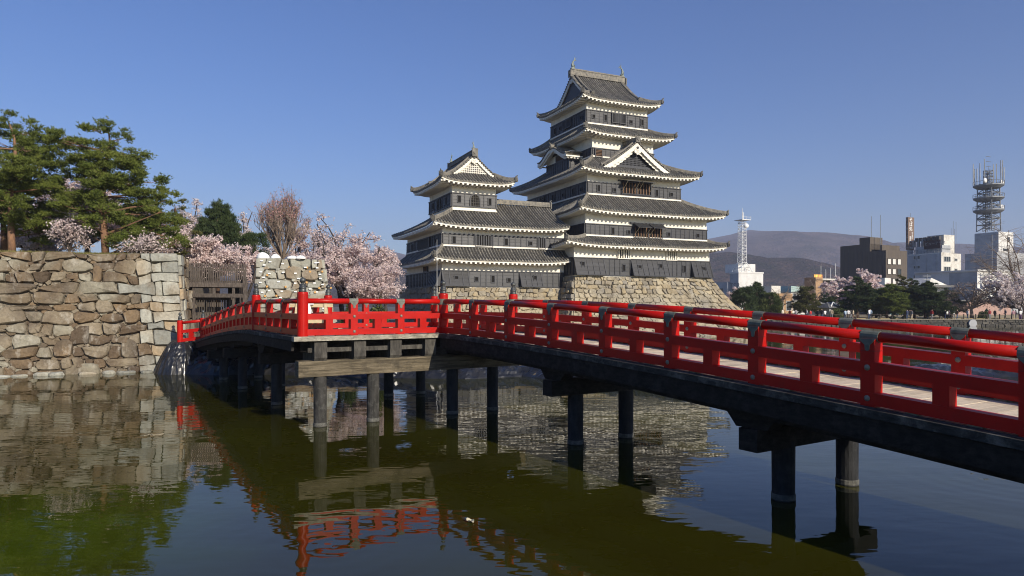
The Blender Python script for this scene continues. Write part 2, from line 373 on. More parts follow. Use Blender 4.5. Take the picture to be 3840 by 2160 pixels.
def skirt_roof(parent, E, T, LW, ze, zt, up=.35, sides='flrb', rafters='fl', rows=.33, hips=('fl','fr','bl','br'), label=None, flash='flrb'):
    SS = {k: Side(k, E, T, ze, zt, up) for k in sides}
    bed = MB(); rw = MB()
    for S in SS.values():
        tile_beds(None, S, bed)
        c = S.c0+.18
        while c < S.c1-.1:
            row_strip(rw, S, c, S.fmax(c)); c += rows
    roof = bed.build('roof', M['tile_bed'], parent)
    tag(roof, label)
    tag(rw.build('cover_tile_rows', M['tile'], roof), kind='stuff')
    eave_trim(roof, SS.values(), LW, rafters)
    for h in hips:
        if h[0] in SS and h[1] in SS:
            S = SS[h[0]]; lo = h[1] == 'l'
            pts = []
            for i in range(7):
                f = i/6; c = (S.c0+(S.k0-S.c0)*f) if lo else (S.c1+(S.k1-S.c1)*f)
                pts.append(S.P(c, f))
            ridge_bar(roof, pts)
    fl = MB()
    for k in flash:
        if k in SS:
            S = SS[k]; p0 = S.P(S.k0, 1); p1 = S.P(S.k1, 1); o = Vector(S.xy(0, -.10 if S.d1 > S.d0 else .10)+(0,))
            fl.bar(p0+o+Vector((0,0,.10)), p1+o+Vector((0,0,.10)), .16, .16)
    if fl.v: fl.build('plaster_flashing', M['plaster'], roof)
    return roof, SS
def irimoya(parent, Le, We, ze, zr, Gx, Gv, LW, up=.4, turn=False, ctr=(0,0), rows=.33, rafters='fl', bargew=.42, label=None, lattice=None, rsc=1.0):
    """hip-and-gable roof, ridge along x (or along y when turn)"""
    rise = zr-ze
    def Q(x, y, z): return Vector((ctr[0]+(-y if turn else x), ctr[1]+(x if turn else y), z))
    class S2(Side):
        pass
    def surf(x, y):
        d = min(We-abs(y), 99); f = d/We
        z = ze+rise*prof2(f) + up*min(1, abs(x)/Le)**5*max(0, 1-f*1.5)**2
        return z
    def prof2(f): return .62*f+.38*f*f
    def surf_end(x, y):
        d = Le-abs(x); f = d/We
        return ze+rise*prof2(f) + up*min(1, abs(y)/We)**5*max(0, 1-f*1.5)**2
    bed = MB(); rw = MB()
    nd_ = 10
    for sy in (-1, 1):
        for i in range(nd_):
            da, db = We*i/nd_, We*(i+1)/nd_
            for j in range(16):
                q = []
                for d, t in ((da, j/16), (da, (j+1)/16), (db, (j+1)/16), (db, j/16)):
                    w = max(Gv, Le-d) if d < Le-Gx+.01 else Gv
                    x = -w+2*w*t; y = sy*(We-d); q.append(Q(x, y, surf(x, y)))
                bed.add(q, [(0,1,2,3)])
    De = Le-Gx
    for sx in (-1, 1):
        for i in range(5):
            da, db = De*i/5, De*(i+1)/5
            for j in range(12):
                q = []
                for d, t in ((da, j/12), (da, (j+1)/12), (db, (j+1)/12), (db, j/12)):
                    w = We-d; y = -w+2*w*t; x = sx*(Le-d); q.append(Q(x, y, surf_end(x, y)))
                bed.add(q, [(0,1,2,3)])
    roof = bed.build('roof', M['tile_bed'], parent); tag(roof, label)
    ang = [0, .33*math.pi, .67*math.pi, math.pi]
    def row(pts, cx, r=.085):
        vs = []; fs = []
        for i, p in enumerate(pts):
            for rr in ((r*.84, r) if 0 < i < len(pts)-1 else (r,)):
                jj = random.uniform(.93, 1.07)
                for a in ang: vs.append(p+cx*math.cos(a)*rr*jj+Vector((0,0,math.sin(a)*rr*1.05*jj+.01)))
        for i in range(len(vs)//4-1):
            for k in range(3): fs.append((i*4+k, i*4+k+1, i*4+k+5, i*4+k+4))
        fs.append((0,1,2,3)); rw.add(vs, fs)
        p = pts[0]; rw.add([p+cx*math.cos(a)*r*1.12+Vector((0,0,.01+math.sin(a)*r*1.12)) for a in [2*math.pi*k/8 for k in range(8)]], [tuple(range(8))])
    cxx = Q(1,0,0)-Q(0,0,0); cyy = Q(0,1,0)-Q(0,0,0)
    for sy in (-1, 1):
        x = -Le+.18
        while x < Le-.1:
            dm = We if abs(x) <= Gv else Le-abs(x)
            if dm > .15:
                n = max(2, int(dm/.36)); row([Q(x, sy*(We-dm*i/n+(.06 if i == 0 else 0)), surf(x, We-dm*i/n)) for i in range(n+1)], cxx)
            x += rows
    for sx in (-1, 1):
        y = -We+.18
        while y < We-.1:
            dm = min(We-abs(y), De)
            if dm > .15:
                n = max(2, int(dm/.36)); row([Q(sx*(Le-dm*i/n+(.06 if i == 0 else 0)), y, surf_end(Le-dm*i/n, y)) for i in range(n+1)], cyy)
            y += rows
    tag(rw.build('cover_tile_rows', M['tile'], roof), kind='stuff')
    # eave trim through Side objects in the final frame
    ex, ey = (We, Le) if turn else (Le, We)
    E = (ctr[0]-ex, ctr[0]+ex, ctr[1]-ey, ctr[1]+ey)
    T = (ctr[0]-.1, ctr[0]+.1, ctr[1]-.1, ctr[1]+.1)
    eave_trim(roof, [Side(k, E, T, ze, ze+1, up) for k in 'flrb'], LW, rafters)
    # ridges
    for sx in (-1, 1):
        for sy in (-1, 1):
            pts = [Q(sx*(Le-d), sy*(We-d), surf(Le-d, We-d)) for d in [De*i/6 for i in range(7)]]
            ridge_bar(roof, pts)
            xs = sx*(Gv-.55)
            pts = [Q(xs, sy*(We-d), surf(xs, We-d)) for d in [De*.85+(We-De*.85)*i/6 for i in range(7)]]
            ridge_bar(roof, pts, .26, .3, 'descending_ridge')
    rb = MB(); a = Q(-Gv-.05, 0, zr+.30*rsc); b = Q(Gv+.05, 0, zr+.30*rsc)
    rb.bar(a, b, .42, .62*rsc); rb.bar(a+Vector((0,0,.36*rsc)), b+Vector((0,0,.36*rsc)), .52, .09)
    rb.tube([a+Vector((0,0,.44*rsc)), b+Vector((0,0,.44*rsc))], .13, 8)
    for k in range(int(2*Gv/.45)):
        for sy in (-1, 1):
            p = Q(-Gv+.3+k*.45, sy*.215, zr+.28*rsc); rb.bar(p-cyy*.01, p+cyy*.01, .16, .18*rsc)
    rb.build('main_ridge', M['ridge'], roof)
    # gables
    for sx in (-1, 1):
        g = MB(); zb = surf_end(Gx, 0)-.1
        yb = We-De
        pts = []
        N = 10
        for i in range(N+1):
            y = -yb+2*yb*i/N; pts.append((y, max(zb, surf(0, abs(y))-.05)))
        out = [Q(sx*(Gx-.02), y, z) for y, z in pts]+[Q(sx*(Gx-.02), yb, zb-.1), Q(sx*(Gx-.02), -yb, zb-.1)]
        gm = g; gm.extrude(out, (Q(sx*-.1,0,0)-Q(0,0,0)))
        gable = gm.build('gable_panel', M['black'], roof)
        bb = MB(); rim = MB()
        yb2 = yb*1.04
        for sy in (-1, 1):
            for i in range(8):
                ya, yc = yb2*i/8*sy, yb2*(i+1)/8*sy
                za, zc = surf(0, abs(ya)), surf(0, abs(yc))
                w = bargew
                vs = []
                for xx in (Gv-.04, Gv-.16):
                    vs += [Q(sx*xx, ya, za-.10), Q(sx*xx, yc, zc-.10), Q(sx*xx, yc, zc-.10-w), Q(sx*xx, ya, za-.10-w*1.1)]
                bb.add(vs, [(0,1,2,3),(7,6,5,4),(3,2,6,7),(0,4,5,1)])
                # soffit of the verge
                bb.add([Q(sx*(Gv-.10), ya, za-.12), Q(sx*(Gv-.10), yc, zc-.12), Q(sx*Gx, yc, zc-.12), Q(sx*Gx, ya, za-.12)], [(0,1,2,3)])
                vs = []
                for xx in (Gv-.30, Gv-.36):
                    vs += [Q(sx*xx, ya, za-.12), Q(sx*xx, yc, zc-.12), Q(sx*xx, yc, zc-.22-w*1.3), Q(sx*xx, ya, za-.22-w*1.45)]
                bb.add(vs, [(0,1,2,3),(7,6,5,4),(3,2,6,7)])
                p = Q(sx*(Gv+.0), (ya+yc)/2, (za+zc)/2+.02)
            m = int(yb2*1.25/.30)
            for i in range(m):   # round verge tiles
                y = sy*yb2*(i+.5)/m; z = surf(0, abs(y))
                p = Q(sx*(Gv-.25), y, z); q = Q(sx*(Gv+.08), y, z-.02)
                rim.tube([p, q], .10, 7)
        bb.build('bargeboard', M['plaster'], roof); rim.build('verge_tiles', M['tile'], roof)
        zt_ = zr-.10-bargew*1.1
        pe = MB()
        for (yy, zz, r) in ((0, -.10, .17), (-.17, -.27, .17), (.17, -.27, .17), (0, -.40, .13)):
            c = Q(sx*(Gv-.02), yy, zt_+zz); pe.tube([c-cxx*sx*.06, c+cxx*sx*.06], r, 10)
        pe.build('gable_pendant', M['plaster'], roof)
        kn = MB(); c = Q(sx*(Gv+.02), 0, zt_+.08); kn.tube([c, c+cxx*sx*.08], .11, 8); kn.build('gable_knob', M['black_trim'], roof)
        if lattice == sx:
            la = MB(); x = Gx+.03
            n = int(2*yb/.22)
            for i in range(1, n):
                y = -yb+2*yb*i/n; z1 = surf(0, abs(y))-.5
                if z1 > zb+.3: la.bar(Q(sx*x, y, zb+.15), Q(sx*x, y, z1), .09, .05)
            z = zb+.25
            while z < zr-.9:
                yy = yb*(1-(z-zb+.5)/(zr-zb))
                if yy > .2: la.bar(Q(sx*(x+.03), -yy, z), Q(sx*(x+.03), yy, z), .05, .08)
                z += .22
            la.build('gable_lattice', M['plaster'] if turn else M['black_trim'], roof)
        ot = MB(); p = Q(sx*(Gv+.1), 0, zr+.15)
        ot.bar(p, p+cxx*sx*.14, .62, .85); ot.tube([p+cxx*sx*.1, p+cxx*sx*.2], .2, 8); ot.build('ridge_end_tile', M['tile'], roof)
        # fish ornament
        fm = MB(); base = Q(sx*(Gv-.28), 0, zr+.66*rsc); inn = cxx*(-sx)
        path = [base+inn*-.15, base+inn*.02+Vector((0,0,.30)), base+inn*-.10+Vector((0,0,.62)), base+inn*-.02+Vector((0,0,.95)), base+inn*.16+Vector((0,0,1.20))]
        fm.tube(path, [.24,.23,.17,.11,.05], 8)
        tip = path[-1]
        for dy, dz, dx in ((.16,.28,.18),(-.16,.28,.18),(.0,.38,-.02),(.05,.05,.36)):
            fm.tube([tip-Vector((0,0,.06)), tip+cyy*dy+Vector((0,0,dz))+inn*dx], [.07,.012], 5)
        for sgn in (-1, 1):
            fm.tube([path[1]+cyy*.16*sgn, path[1]+cyy*.42*sgn+Vector((0,0,.22))], [.10,.02], 5)
        fm.tube([path[0]+inn*.15, path[0]+inn*.38+Vector((0,0,.10))], [.16,.05], 6)
        fm.tube([tip, tip+Vector((0,0,.62))], .012, 4)
        if rsc != 1: fm.v = [tuple(base+(Vector(q)-base)*.66) for q in fm.v]
        fm.build('fish_ornament', M['bronze'], roof, smooth=False)
    return roof
def sidepts(side, perp):
    if side == 'f': return lambda c, o, z: (c, perp-o, z)
    if side == 'b': return lambda c, o, z: (c, perp+o, z)
    if side == 'l': return lambda c, o, z: (perp-o, c, z)
    return lambda c, o, z: (perp+o, c, z)
def hexa(mb, P, c0, c1, z0, z1, oi0, oo0, oi1, oo1, m=0):
    """block on a wall face: inner/outer offsets at the bottom (0) and at the top (1)"""
    mb.add([P(c0,oo0,z0),P(c1,oo0,z0),P(c1,oi0,z0),P(c0,oi0,z0),P(c0,oo1,z1),P(c1,oo1,z1),P(c1,oi1,z1),P(c0,oi1,z1)],
           [(3,2,1,0),(4,5,6,7),(0,1,5,4),(1,2,6,5),(2,3,7,6),(3,0,4,7)], m)
def cladding(parent, side, perp, c0, c1, z0, z1, n=5, bsp=.62, flare=0.0, holes=(), rail=True):
    """black weatherboards, one object each, with battens and loopholes"""
    P = sidepts(side, perp); H = z1-z0; off = lambda z: flare*(1-(z-z0)/H)
    for i in range(n):
        za, zb = z0+H*i/n, z0+H*(i+1)/n
        b = MB(); hexa(b, P, c0, c1, za, zb+.01, off(za)-.01, off(za)+.075, off(zb)-.01, off(zb)+.045)
        b.build('weatherboard', M['black'], parent)
    nb = max(1, round((c1-c0)/bsp))
    for i in range(nb+1):
        c = c0+(c1-c0)*i/nb; c = min(max(c, c0+.05), c1-.05)
        if any(abs(c-h[0]) < h[2]/2+.06 for h in holes): continue
        b = MB(); hexa(b, P, c-.045, c+.045, z0+.01, z1-.02, off(z0), off(z0)+.125, off(z1), off(z1)+.10); b.build('batten', M['black_trim'], parent)
    if rail:
        for z, h in ((z1, .10), (z0, .10)):
            b = MB(); o = off(z); hexa(b, P, c0-.04, c1+.04, z-h/2, z+h/2, o-.01, o+.145, o-.01, o+.145); b.build('wall_plate', M['black_trim'], parent)
    if flare:
        for c in (c0-.02, c1+.02):
            b = MB(); hexa(b, P, c-.03, c+.03, z0, z1, -.01, flare+.10, -.01, .10); b.build('flare_cheek', M['black_trim'], parent)
    for h in holes: loophole(parent, P, off, *h)
def loophole(parent, P, off, c, z, w, h):
    b = MB(); o = off(z)
    for (ca, cb, za, zb) in ((c-w/2-.07, c-w/2, z-h/2-.07, z+h/2+.07), (c+w/2, c+w/2+.07, z-h/2-.07, z+h/2+.07), (c-w/2, c+w/2, z+h/2, z+h/2+.07), (c-w/2, c+w/2, z-h/2-.07, z-h/2)):
        hexa(b, P, ca, cb, za, zb, o+.03, o+.15, o+.03, o+.15)
    f = b.build('loophole', M['black_trim'], parent)
    b = MB(); hexa(b, P, c-w/2, c+w/2, z-h/2, z+h/2, o+.02, o+.085, o+.02, o+.085); b.build('opening', M['hole_shade'], f)
def grille(parent, side, perp, c0, c1, z0, z1, nb, barm, o=.05, horiz=False, bw=.09):
    P = sidepts(side, perp); b = MB(); hexa(b, P, c0, c1, z0, z1, o-.02, o+.03, o-.02, o+.03); w = b.build('window', M['hole_shade'], parent)
    for i in range(nb):
        g = MB()
        if horiz:
            z = z0+(z1-z0)*(i+.5)/nb; hexa(g, P, c0, c1, z-bw/2, z+bw/2, o+.02, o+.10, o+.02, o+.10)
        else:
            c = c0+(c1-c0)*(i+.5)/nb; hexa(g, P, c-bw/2, c+bw/2, z0, z1, o+.02, o+.10, o+.02, o+.10)
        g.build('bar', barm, w)
    g = MB()
    for (ca, cb, za, zb) in ((c0-.08, c0, z0-.08, z1+.08), (c1, c1+.08, z0-.08, z1+.08), (c0, c1, z1, z1+.08), (c0, c1, z0-.08, z0)):
        hexa(g, P, ca, cb, za, zb, o-.02, o+.14, o-.02, o+.14)
    g.build('window_frame', M['black_trim'] if barm is not M['plaster'] else M['plaster'], w)
    return w
def shutter_window(parent, perp, c0, c1, z0, z1, tilt):
    P = sidepts('f', perp)
    w = grille(parent, 'f', perp, c0, c1, z0, z1, 10, M['brown_wood'], .08, bw=.12)
    b = MB(); hexa(b, P, (c0+c1)/2-.07, (c0+c1)/2+.07, z0, z1, .08, .26, .08, .26); b.build('mullion', M['black_trim'], w)
    b = MB(); hexa(b, P, c0-.45, c1+.3, z1+.10, z1+.24, .0, .24, .0, .24); b.build('lintel', M['black_trim'], w)
    for i in range(2):
        a0 = c0+(c1-c0)*i/2-.12+(.14 if i else 0); a1 = a0+(c1-c0)/2-.05; b = MB()
        for k in range(4):
            f0, f1 = k/4, (k+1)/4-.02; L = 1.15
            oo = lambda f: .24+L*f*math.cos(tilt); zz = lambda f: z1+.12-L*f*math.sin(tilt)
            b.add([P(a0,oo(f0),zz(f0)),P(a1,oo(f0),zz(f0)),P(a1,oo(f1),zz(f1)),P(a0,oo(f1),zz(f1)),
                   P(a0,oo(f0),zz(f0)+.05),P(a1,oo(f0),zz(f0)+.05),P(a1,oo(f1),zz(f1)+.05),P(a0,oo(f1),zz(f1)+.05)],
                  [(3,2,1,0),(4,5,6,7),(0,1,5,4),(1,2,6,5),(2,3,7,6),(3,0,4,7)])
        b.build('propped_shutter', M['black'], w)
        g = MB()
        for c in (a0+.15, a1-.15): g.tube([P(c,.2,z0+.25), P(c,.24+1.1*math.cos(tilt), z1+.12-1.1*math.sin(tilt))], .022, 5)
        g.build('prop_stick', M['rawwood'], w)
def storey(parent, a0, a1, b0, b1, z0, z1):
    b = MB(); b.box(a0, a1, b0, b1, z0, z1); return b.build('wall', M['plaster'], parent)
def brackets(parent, side, perp, cs, z):
    P = sidepts(side, perp)
    for c in cs:
        b = MB(); hexa(b, P, c-.14, c+.14, z-.22, z, 0, .35, 0, .62); b.build('eave_bracket', M['plaster'], parent)

# ------------------------------------------------------------------ the main keep
keep = thing('castle_keep', 'tall black and white five-roofed castle keep on the ochre stone base', 'castle', (CO[0], CO[1], 0), CA)
sm, tl = (.34, .36), (.30, .66)
# storey 6 (top)
storey(keep, -4.16, 4.16, -4.37, 4.45, 23.7, 26.6)
cladding(keep, 'f', -4.37, -4.16, 4.16, 24.15, 25.66, 5, .55, holes=[(-3.29,24.95,*sm),(-1.71,24.95,*tl),(1.81,24.85,*sm),(3.38,24.95,*tl)])
cladding(keep, 'l', -4.16, -4.37, 4.45, 24.15, 25.66, 5, .55, holes=[(-3.3,24.95,*sm),(1.9,24.95,*sm),(3.3,24.9,*tl)])
cladding(keep, 'r', 4.16, -4.37, 4.45, 24.15, 25.66, 5, .55)
for c0, c1 in ((-.82,-.04),(.2,.99)): grille(keep, 'f', -4.37, c0, c1, 24.55, 25.55, 5, M['black_trim'], .09, bw=.06)
for c0, c1 in ((-.9,-.1),(.2,1.0)): grille(keep, 'l', -4.16, c0, c1, 24.6, 25.5, 5, M['black_trim'], .09, bw=.06)
irimoya(keep, 5.38, 5.62, 26.80, 31.0, 3.55, 3.75, (-4.16,4.16,-4.37,4.45), up=.45, label='uppermost hip-and-gable roof with fish ornaments')
# roof 2
skirt_roof(keep, (-5.8,6.3,-7.0,7.0), (-4.16,4.16,-4.37,4.45), (-4.15,4.15,-5.6,5.6), 22.62, 24.02, .4, label='second roof from the top')
# storey 5
storey(keep, -4.15, 4.15, -5.6, 5.6, 19.3, 22.5)
cladding(keep, 'f', -5.6, -4.15, 4.15, 19.9, 21.02, 4, .6)
cladding(keep, 'l', -4.15, -5.6, 5.6, 19.9, 21.02, 4, .6)
cladding(keep, 'r', 4.15, -5.6, 5.6, 19.9, 21.02, 4, .6)
grille(keep, 'f', -5.6, -3.82, -3.0, 20.05, 20.85, 5, M['brown_wood'], .10, horiz=True, bw=.07)
brackets(keep, 'f', -5.6, (-3.9,-1.9,3.9), 22.35); brackets(keep, 'l', -4.15, (-5.2,-3.6), 22.35)
# roof 3
r3, s3 = skirt_roof(keep, (-7.5,8.2,-9.2,9.4), (-4.15,4.15,-5.6,5.6), (-5.95,6.5,-7.6,7.65), 17.87, 19.97, .4, label='third roof from the top, under the big triangular gable')
# storey 4
storey(keep, -5.95, 6.5, -7.6, 7.65, 15.0, 17.75)
cladding(keep, 'f', -7.6, -5.95, -1.68, 15.42, 16.76, 4, .6, holes=[(-4.6,16.1,*tl),(-2.54,16.05,*sm)])
cladding(keep, 'f', -7.6, 2.33, 6.5, 15.42, 16.76, 4, .6, holes=[(3.11,16.1,*tl),(5.15,16.05,*sm)])
cladding(keep, 'f', -7.6, -1.62, 2.27, 15.42, 15.68, 1, .6)
shutter_window(keep, -7.6, -1.59, 2.23, 15.78, 17.0, R(8))
cladding(keep, 'l', -5.95, -7.6, 7.65, 15.42, 16.76, 4, .62, holes=[(-6.4,16.05,*sm),(-4.6,16.1,*tl),(-2.2,16.05,*sm),(.3,16.1,*tl),(5.6,16.05,*sm)])
cladding(keep, 'r', 6.5, -7.6, 7.65, 15.42, 16.76, 4, .62)
grille(keep, 'l', -5.95, 2.6, 3.5, 15.7, 16.6, 4, M['black_trim'], .12, horiz=True)
# roof 4
skirt_roof(keep, (-8.4,10.95,-10.4,9.8), (-5.95,6.5,-7.6,7.65), (-6.95,9.24,-8.9,8.5), 13.38, 15.32, .4, label='fourth roof from the top')
# storey 3
storey(keep, -6.95, 9.24, -8.9, 8.5, 10.3, 13.3)
cladding(keep, 'f', -8.9, -6.95, -1.0, 10.72, 12.0, 4, .62, holes=[(-3.57,11.35,*tl),(-1.55,11.3,*sm)])
cladding(keep, 'f', -8.9, 2.95, 9.24, 10.72, 12.0, 4, .62, holes=[(3.8,11.3,*sm),(7.9,11.3,*sm)])
shutter_window(keep, -8.9, -.89, 2.82, 10.78, 12.15, R(28))
cladding(keep, 'l', -6.95, -8.9, 8.5, 10.72, 12.0, 4, .62)
cladding(keep, 'r', 9.24, -8.9, 8.5, 10.72, 12.0, 4, .62)
brackets(keep, 'f', -8.9, (-5.0,.9,7.0), 13.1)
# roof 5
skirt_roof(keep, (-10.2,10.8,-10.75,9.8), (-6.95,9.24,-8.9,8.5), (-8.5,9.4,-9.2,8.8), 9.75, 10.66, .4, label='lowest roof of the keep')
# storey 2
storey(keep, -8.5, 9.4, -9.2, 8.8, 6.33, 9.7)
FB = -9.2
for c0, c1, fl, hs in ((-8.5,-4.9,.62,[(-7.62,7.5,*tl)]),(-4.84,-1.5,0,[(-2.36,7.35,*tl)]),(-1.41,3.39,.62,[(-.49,7.45,*sm),(2.31,7.5,*tl)]),(3.48,6.65,0,[(5.75,7.4,*tl)]),(6.73,9.4,.62,[(8.3,7.45,*sm)])):
    cladding(keep, 'f', FB, c0, c1, 6.5, 8.32, 4, .66, fl, hs)
cladding(keep, 'l', -8.5, -9.2, 8.8, 6.5, 8.32, 4, .66); cladding(keep, 'r', 9.4, -9.2, 8.8, 6.5, 8.32, 4, .66)
for c0, c1, n in ((-3.11,-1.6,5),(3.3,4.65,5)): grille(keep, 'f', FB, c0, c1, 8.40, 9.35, n, M['plaster'], .03, bw=.15)
brackets(keep, 'f', FB, (-6.6,-4.4,-2.1,.2,2.5,5.2,7.4), 9.5)
# big triangular gable (chidori) over roof 3
def chidori(parent, ca, b0, b1, hw, zb, zt, S3):
    """gable dormer: front at b0 (towards the viewer), roof runs back to b1"""
    bed = MB(); rw = MB(); bb = MB(); rim = MB()
    def zc(t): return zt-(zt-zb)*(1.22*t-.22*t*t)   # t 0 apex .. 1 foot, slightly concave
    N = 10
    for sx in (-1, 1):
        for i in range(N):
            t0, t1 = i/N, (i+1)/N; x0, x1 = ca+sx*hw*t0, ca+sx*hw*t1
            bed.add([(x0,b0,zc(t0)),(x1,b0,zc(t1)),(x1,b1,zc(t1)),(x0,b1,zc(t0))], [(0,1,2,3)])
            bed.add([(x0,b0,zc(t0)-.12),(x1,b0,zc(t1)-.12),(x1,b1,zc(t1)-.12),(x0,b1,zc(t0)-.12)], [(0,1,2,3)])
            w = .50
            for yy, dz, ww in ((b0+.02, .12, w), (b0+.28, .16, w*1.5)):
                vs = []
                for y in (yy, yy+.12): vs += [(x0,y,zc(t0)-dz),(x1,y,zc(t1)-dz),(x1,y,zc(t1)-dz-ww),(x0,y,zc(t0)-dz-ww*1.15)]
                bb.add(vs, [(0,1,2,3),(7,6,5,4),(3,2,6,7),(0,4,5,1)])
        y = b0+.5
        while y < b1:
            pts = [Vector((ca+sx*hw*(1-k/9*.97), y, zc(1-k/9*.97))) for k in range(10)]
            rw.tube(pts, [.085]*10, 6, caps=True); y += .33
        m = int(hw*1.3/.28)
        for i in range(m):
            t = (i+.5)/m; x = ca+sx*hw*t; z = zc(t)
            rim.tube([(x,b0-.10,z+.02),(x,b0+.3,z+.03)], .11, 8)
        ridge_pts = [(ca+sx*hw*t, b0+.42, zc(t)) for t in (1.0,.8,.6,.4,.2,.03)]
    d = bed.build('dormer_roof', M['tile_bed'], parent)
    tag(rw.build('cover_tile_rows', M['tile'], d), kind='stuff')
    bb.build('bargeboard', M['plaster'], d); rim.build('verge_tiles', M['tile'], d)
    for sx in (-1, 1): ridge_bar(d, [(ca+sx*hw*t, b0+.40, zc(t)) for t in (1.0,.8,.6,.4,.2,.03)], .24, .26, 'descending_ridge', True)
    ridge_bar(d, [(ca,b0-.05,zt+.12),(ca,b1,zt+.12)], .36, .45, 'dormer_ridge', True)
    g = MB(); yg = b0+.75
    g.add([(ca-hw*.97,yg,zb-.3),(ca+hw*.97,yg,zb-.3),(ca+hw*.5,yg,zc(.52)),(ca,yg,zt-.2),(ca-hw*.5,yg,zc(.52))], [(0,1,2,3,4)])
    g.build('gable_panel', M['black'], d)
    la = MB(); x = -hw*.8
    while x < hw*.8:
        z1 = zc(abs(x)/hw)-.6; z0 = zb+.25
        if z1 > z0+.1: la.bar((ca+x,yg-.05,z0),(ca+x,yg-.05,z1), .07, .06)
        x += .18
    z = zb+.35
    while z < zt-1.0:
        hw_ = hw*max(0, (zt-z-.7)/(zt-zb))
        la.bar((ca-hw_,yg-.09,z),(ca+hw_,yg-.09,z), .04, .07); z += .2
    la.bar((ca-hw*.75,yg-.12,zb+.2),(ca+hw*.75,yg-.12,zb+.2), .12, .2)
    la.build('gable_lattice', M['black_trim'], d)
    pe = MB()
    for (xx, zz, r) in ((0,-.9,.24),(-.22,-1.12,.22),(.22,-1.12,.22),(0,-1.32,.18)):
        pe.tube([(ca+xx,b0-.06,zt+zz),(ca+xx,b0+.12,zt+zz)], r, 10)
    pe.build('gable_pendant', M['plaster'], d)
    kn = MB(); kn.tube([(ca,b0-.14,zt-.72),(ca,b0,zt-.72)], .14, 10); kn.build('gable_knob', M['black_trim'], d)
chidori(keep, .05, -8.35, -5.5, 4.35, 18.55, 21.55, s3)
# curved (kara-hafu) bay on the left face and its twin on the right face
def karahafu(parent, side):
    sg = -1 if side == 'l' else 1
    xw, xo, xr = sg*4.15, sg*5.5, sg*6.45
    b = MB(); x0, x1 = sorted((xw, xo)); b.box(x0, x1, -2.9, 2.9, 18.6, 21.2); b.build('bay_wall', M['plaster'], parent)
    cladding(parent, side, xo, -2.9, 2.9, 18.95, 20.28, 3, .6)
    if sg < 0:
        cladding(parent, 'f', -2.9, xo+.0, xw-.02, 19.2, 20.28, 3, .6)
    grille(parent, side, xo, -1.5, .3, 20.42, 21.0, 7, M['brown_wood'], .03, bw=.08)
    def zc(t):  # t -1..1 across
        a = abs(t); return 20.55+1.28*(.5+.5*math.cos(math.pi*min(1, a*1.02)))**1.0 + (.10*(a-.8)/.2 if a > .8 else 0)
    hw = 3.65; N = 28; bed = MB(); bb = MB(); rw = MB(); rim = MB()
    for i in range(N):
        t0, t1 = -1+2*i/N, -1+2*(i+1)/N; y0, y1 = hw*t0, hw*t1; z0, z1 = zc(t0), zc(t1)
        bed.add([(xr,y0,z0+.12),(xr,y1,z1+.12),(xw,y1,z1+.3),(xw,y0,z0+.3)], [(0,1,2,3)])
        for o, dz, w in ((0, 0, .30), (.16, -.1, .42)):
            xa, xb = xr-sg*o, xr-sg*(o+.12)
            bb.add([(xa,y0,z0+.02+dz),(xa,y1,z1+.02+dz),(xa,y1,z1-w+dz),(xa,y0,z0-w+dz),(xb,y0,z0+.02+dz),(xb,y1,z1+.02+dz),(xb,y1,z1-w+dz),(xb,y0,z0-w+dz)],
                   [(0,1,2,3),(7,6,5,4),(3,2,6,7),(0,4,5,1)])
        bb.add([(xr,y0,z0-.05),(xr,y1,z1-.05),(xo,y1,z1-.05),(xo,y0,z0-.05)], [(0,1,2,3)])
        ym = (y0+y1)/2; zm = (z0+z1)/2+.12
        rim.tube([(xr+sg*.08,ym,zm+.02),(xr-sg*.25,ym,zm+.05)], .10, 7)
        rw.tube([(xr-sg*.2,ym,zm+.06),(xw,ym,zm+.2)], .085, 6)
    d = bed.build('curved_dormer_roof', M['tile_bed'], parent)
    bb.build('curved_bargeboard', M['plaster'], d); rim.build('verge_tiles', M['tile'], d); tag(rw.build('cover_tile_rows', M['tile'], d), kind='stuff')
    ridge_bar(d, [(xr+sg*.05,0,22.0),(xw,0,22.15)], .34, .4, 'dormer_ridge', True)
    pe = MB()
    for yy, zz, r in ((0,-.42,.16),(-.2,-.36,.14),(.2,-.36,.14),(-.42,-.36,.09),(.42,-.36,.09)):
        pe.tube([(xr+sg*.04,yy,21.83+zz),(xr-sg*.1,yy,21.83+zz)], r, 8)
    pe.build('gable_pendant', M['plaster'], d)
    # small side eave with rafters
    e = MB()
    for sy in (-1, 1):
        x0, x1 = sorted((xr, xw)); e.box(x0, x1, sy*3.6-.07, sy*3.6+.07, 20.30, 20.46)
    e.build('fascia', M['plaster'], d)
    for k in range(5):
        o = link('rafter', rafter_mesh(), d, (xr-sg*(.3+k*.45), -3.55, 20.29)); o.scale = (1,.6,1)
karahafu(keep, 'l'); karahafu(keep, 'r')

# ------------------------------------------------------------------ corner tower with its connecting wing
TX, TY = -18.2, -1.0     # tower base centre in the keep frame
def k2w(a, b): return (CO[0]+math.cos(CA)*a-math.sin(CA)*b, CO[1]+math.sin(CA)*a+math.cos(CA)*b)
tw = k2w(TX, TY)
tower = thing('corner_tower', 'smaller black and white castle tower with a long tiled wing, left of the keep', 'castle', (tw[0], tw[1], 0), CA)
ox = lambda v: v-TX
oy = lambda v: v-TY
def rc(a0,a1,b0,b1): return (ox(a0),ox(a1),oy(b0),oy(b1))
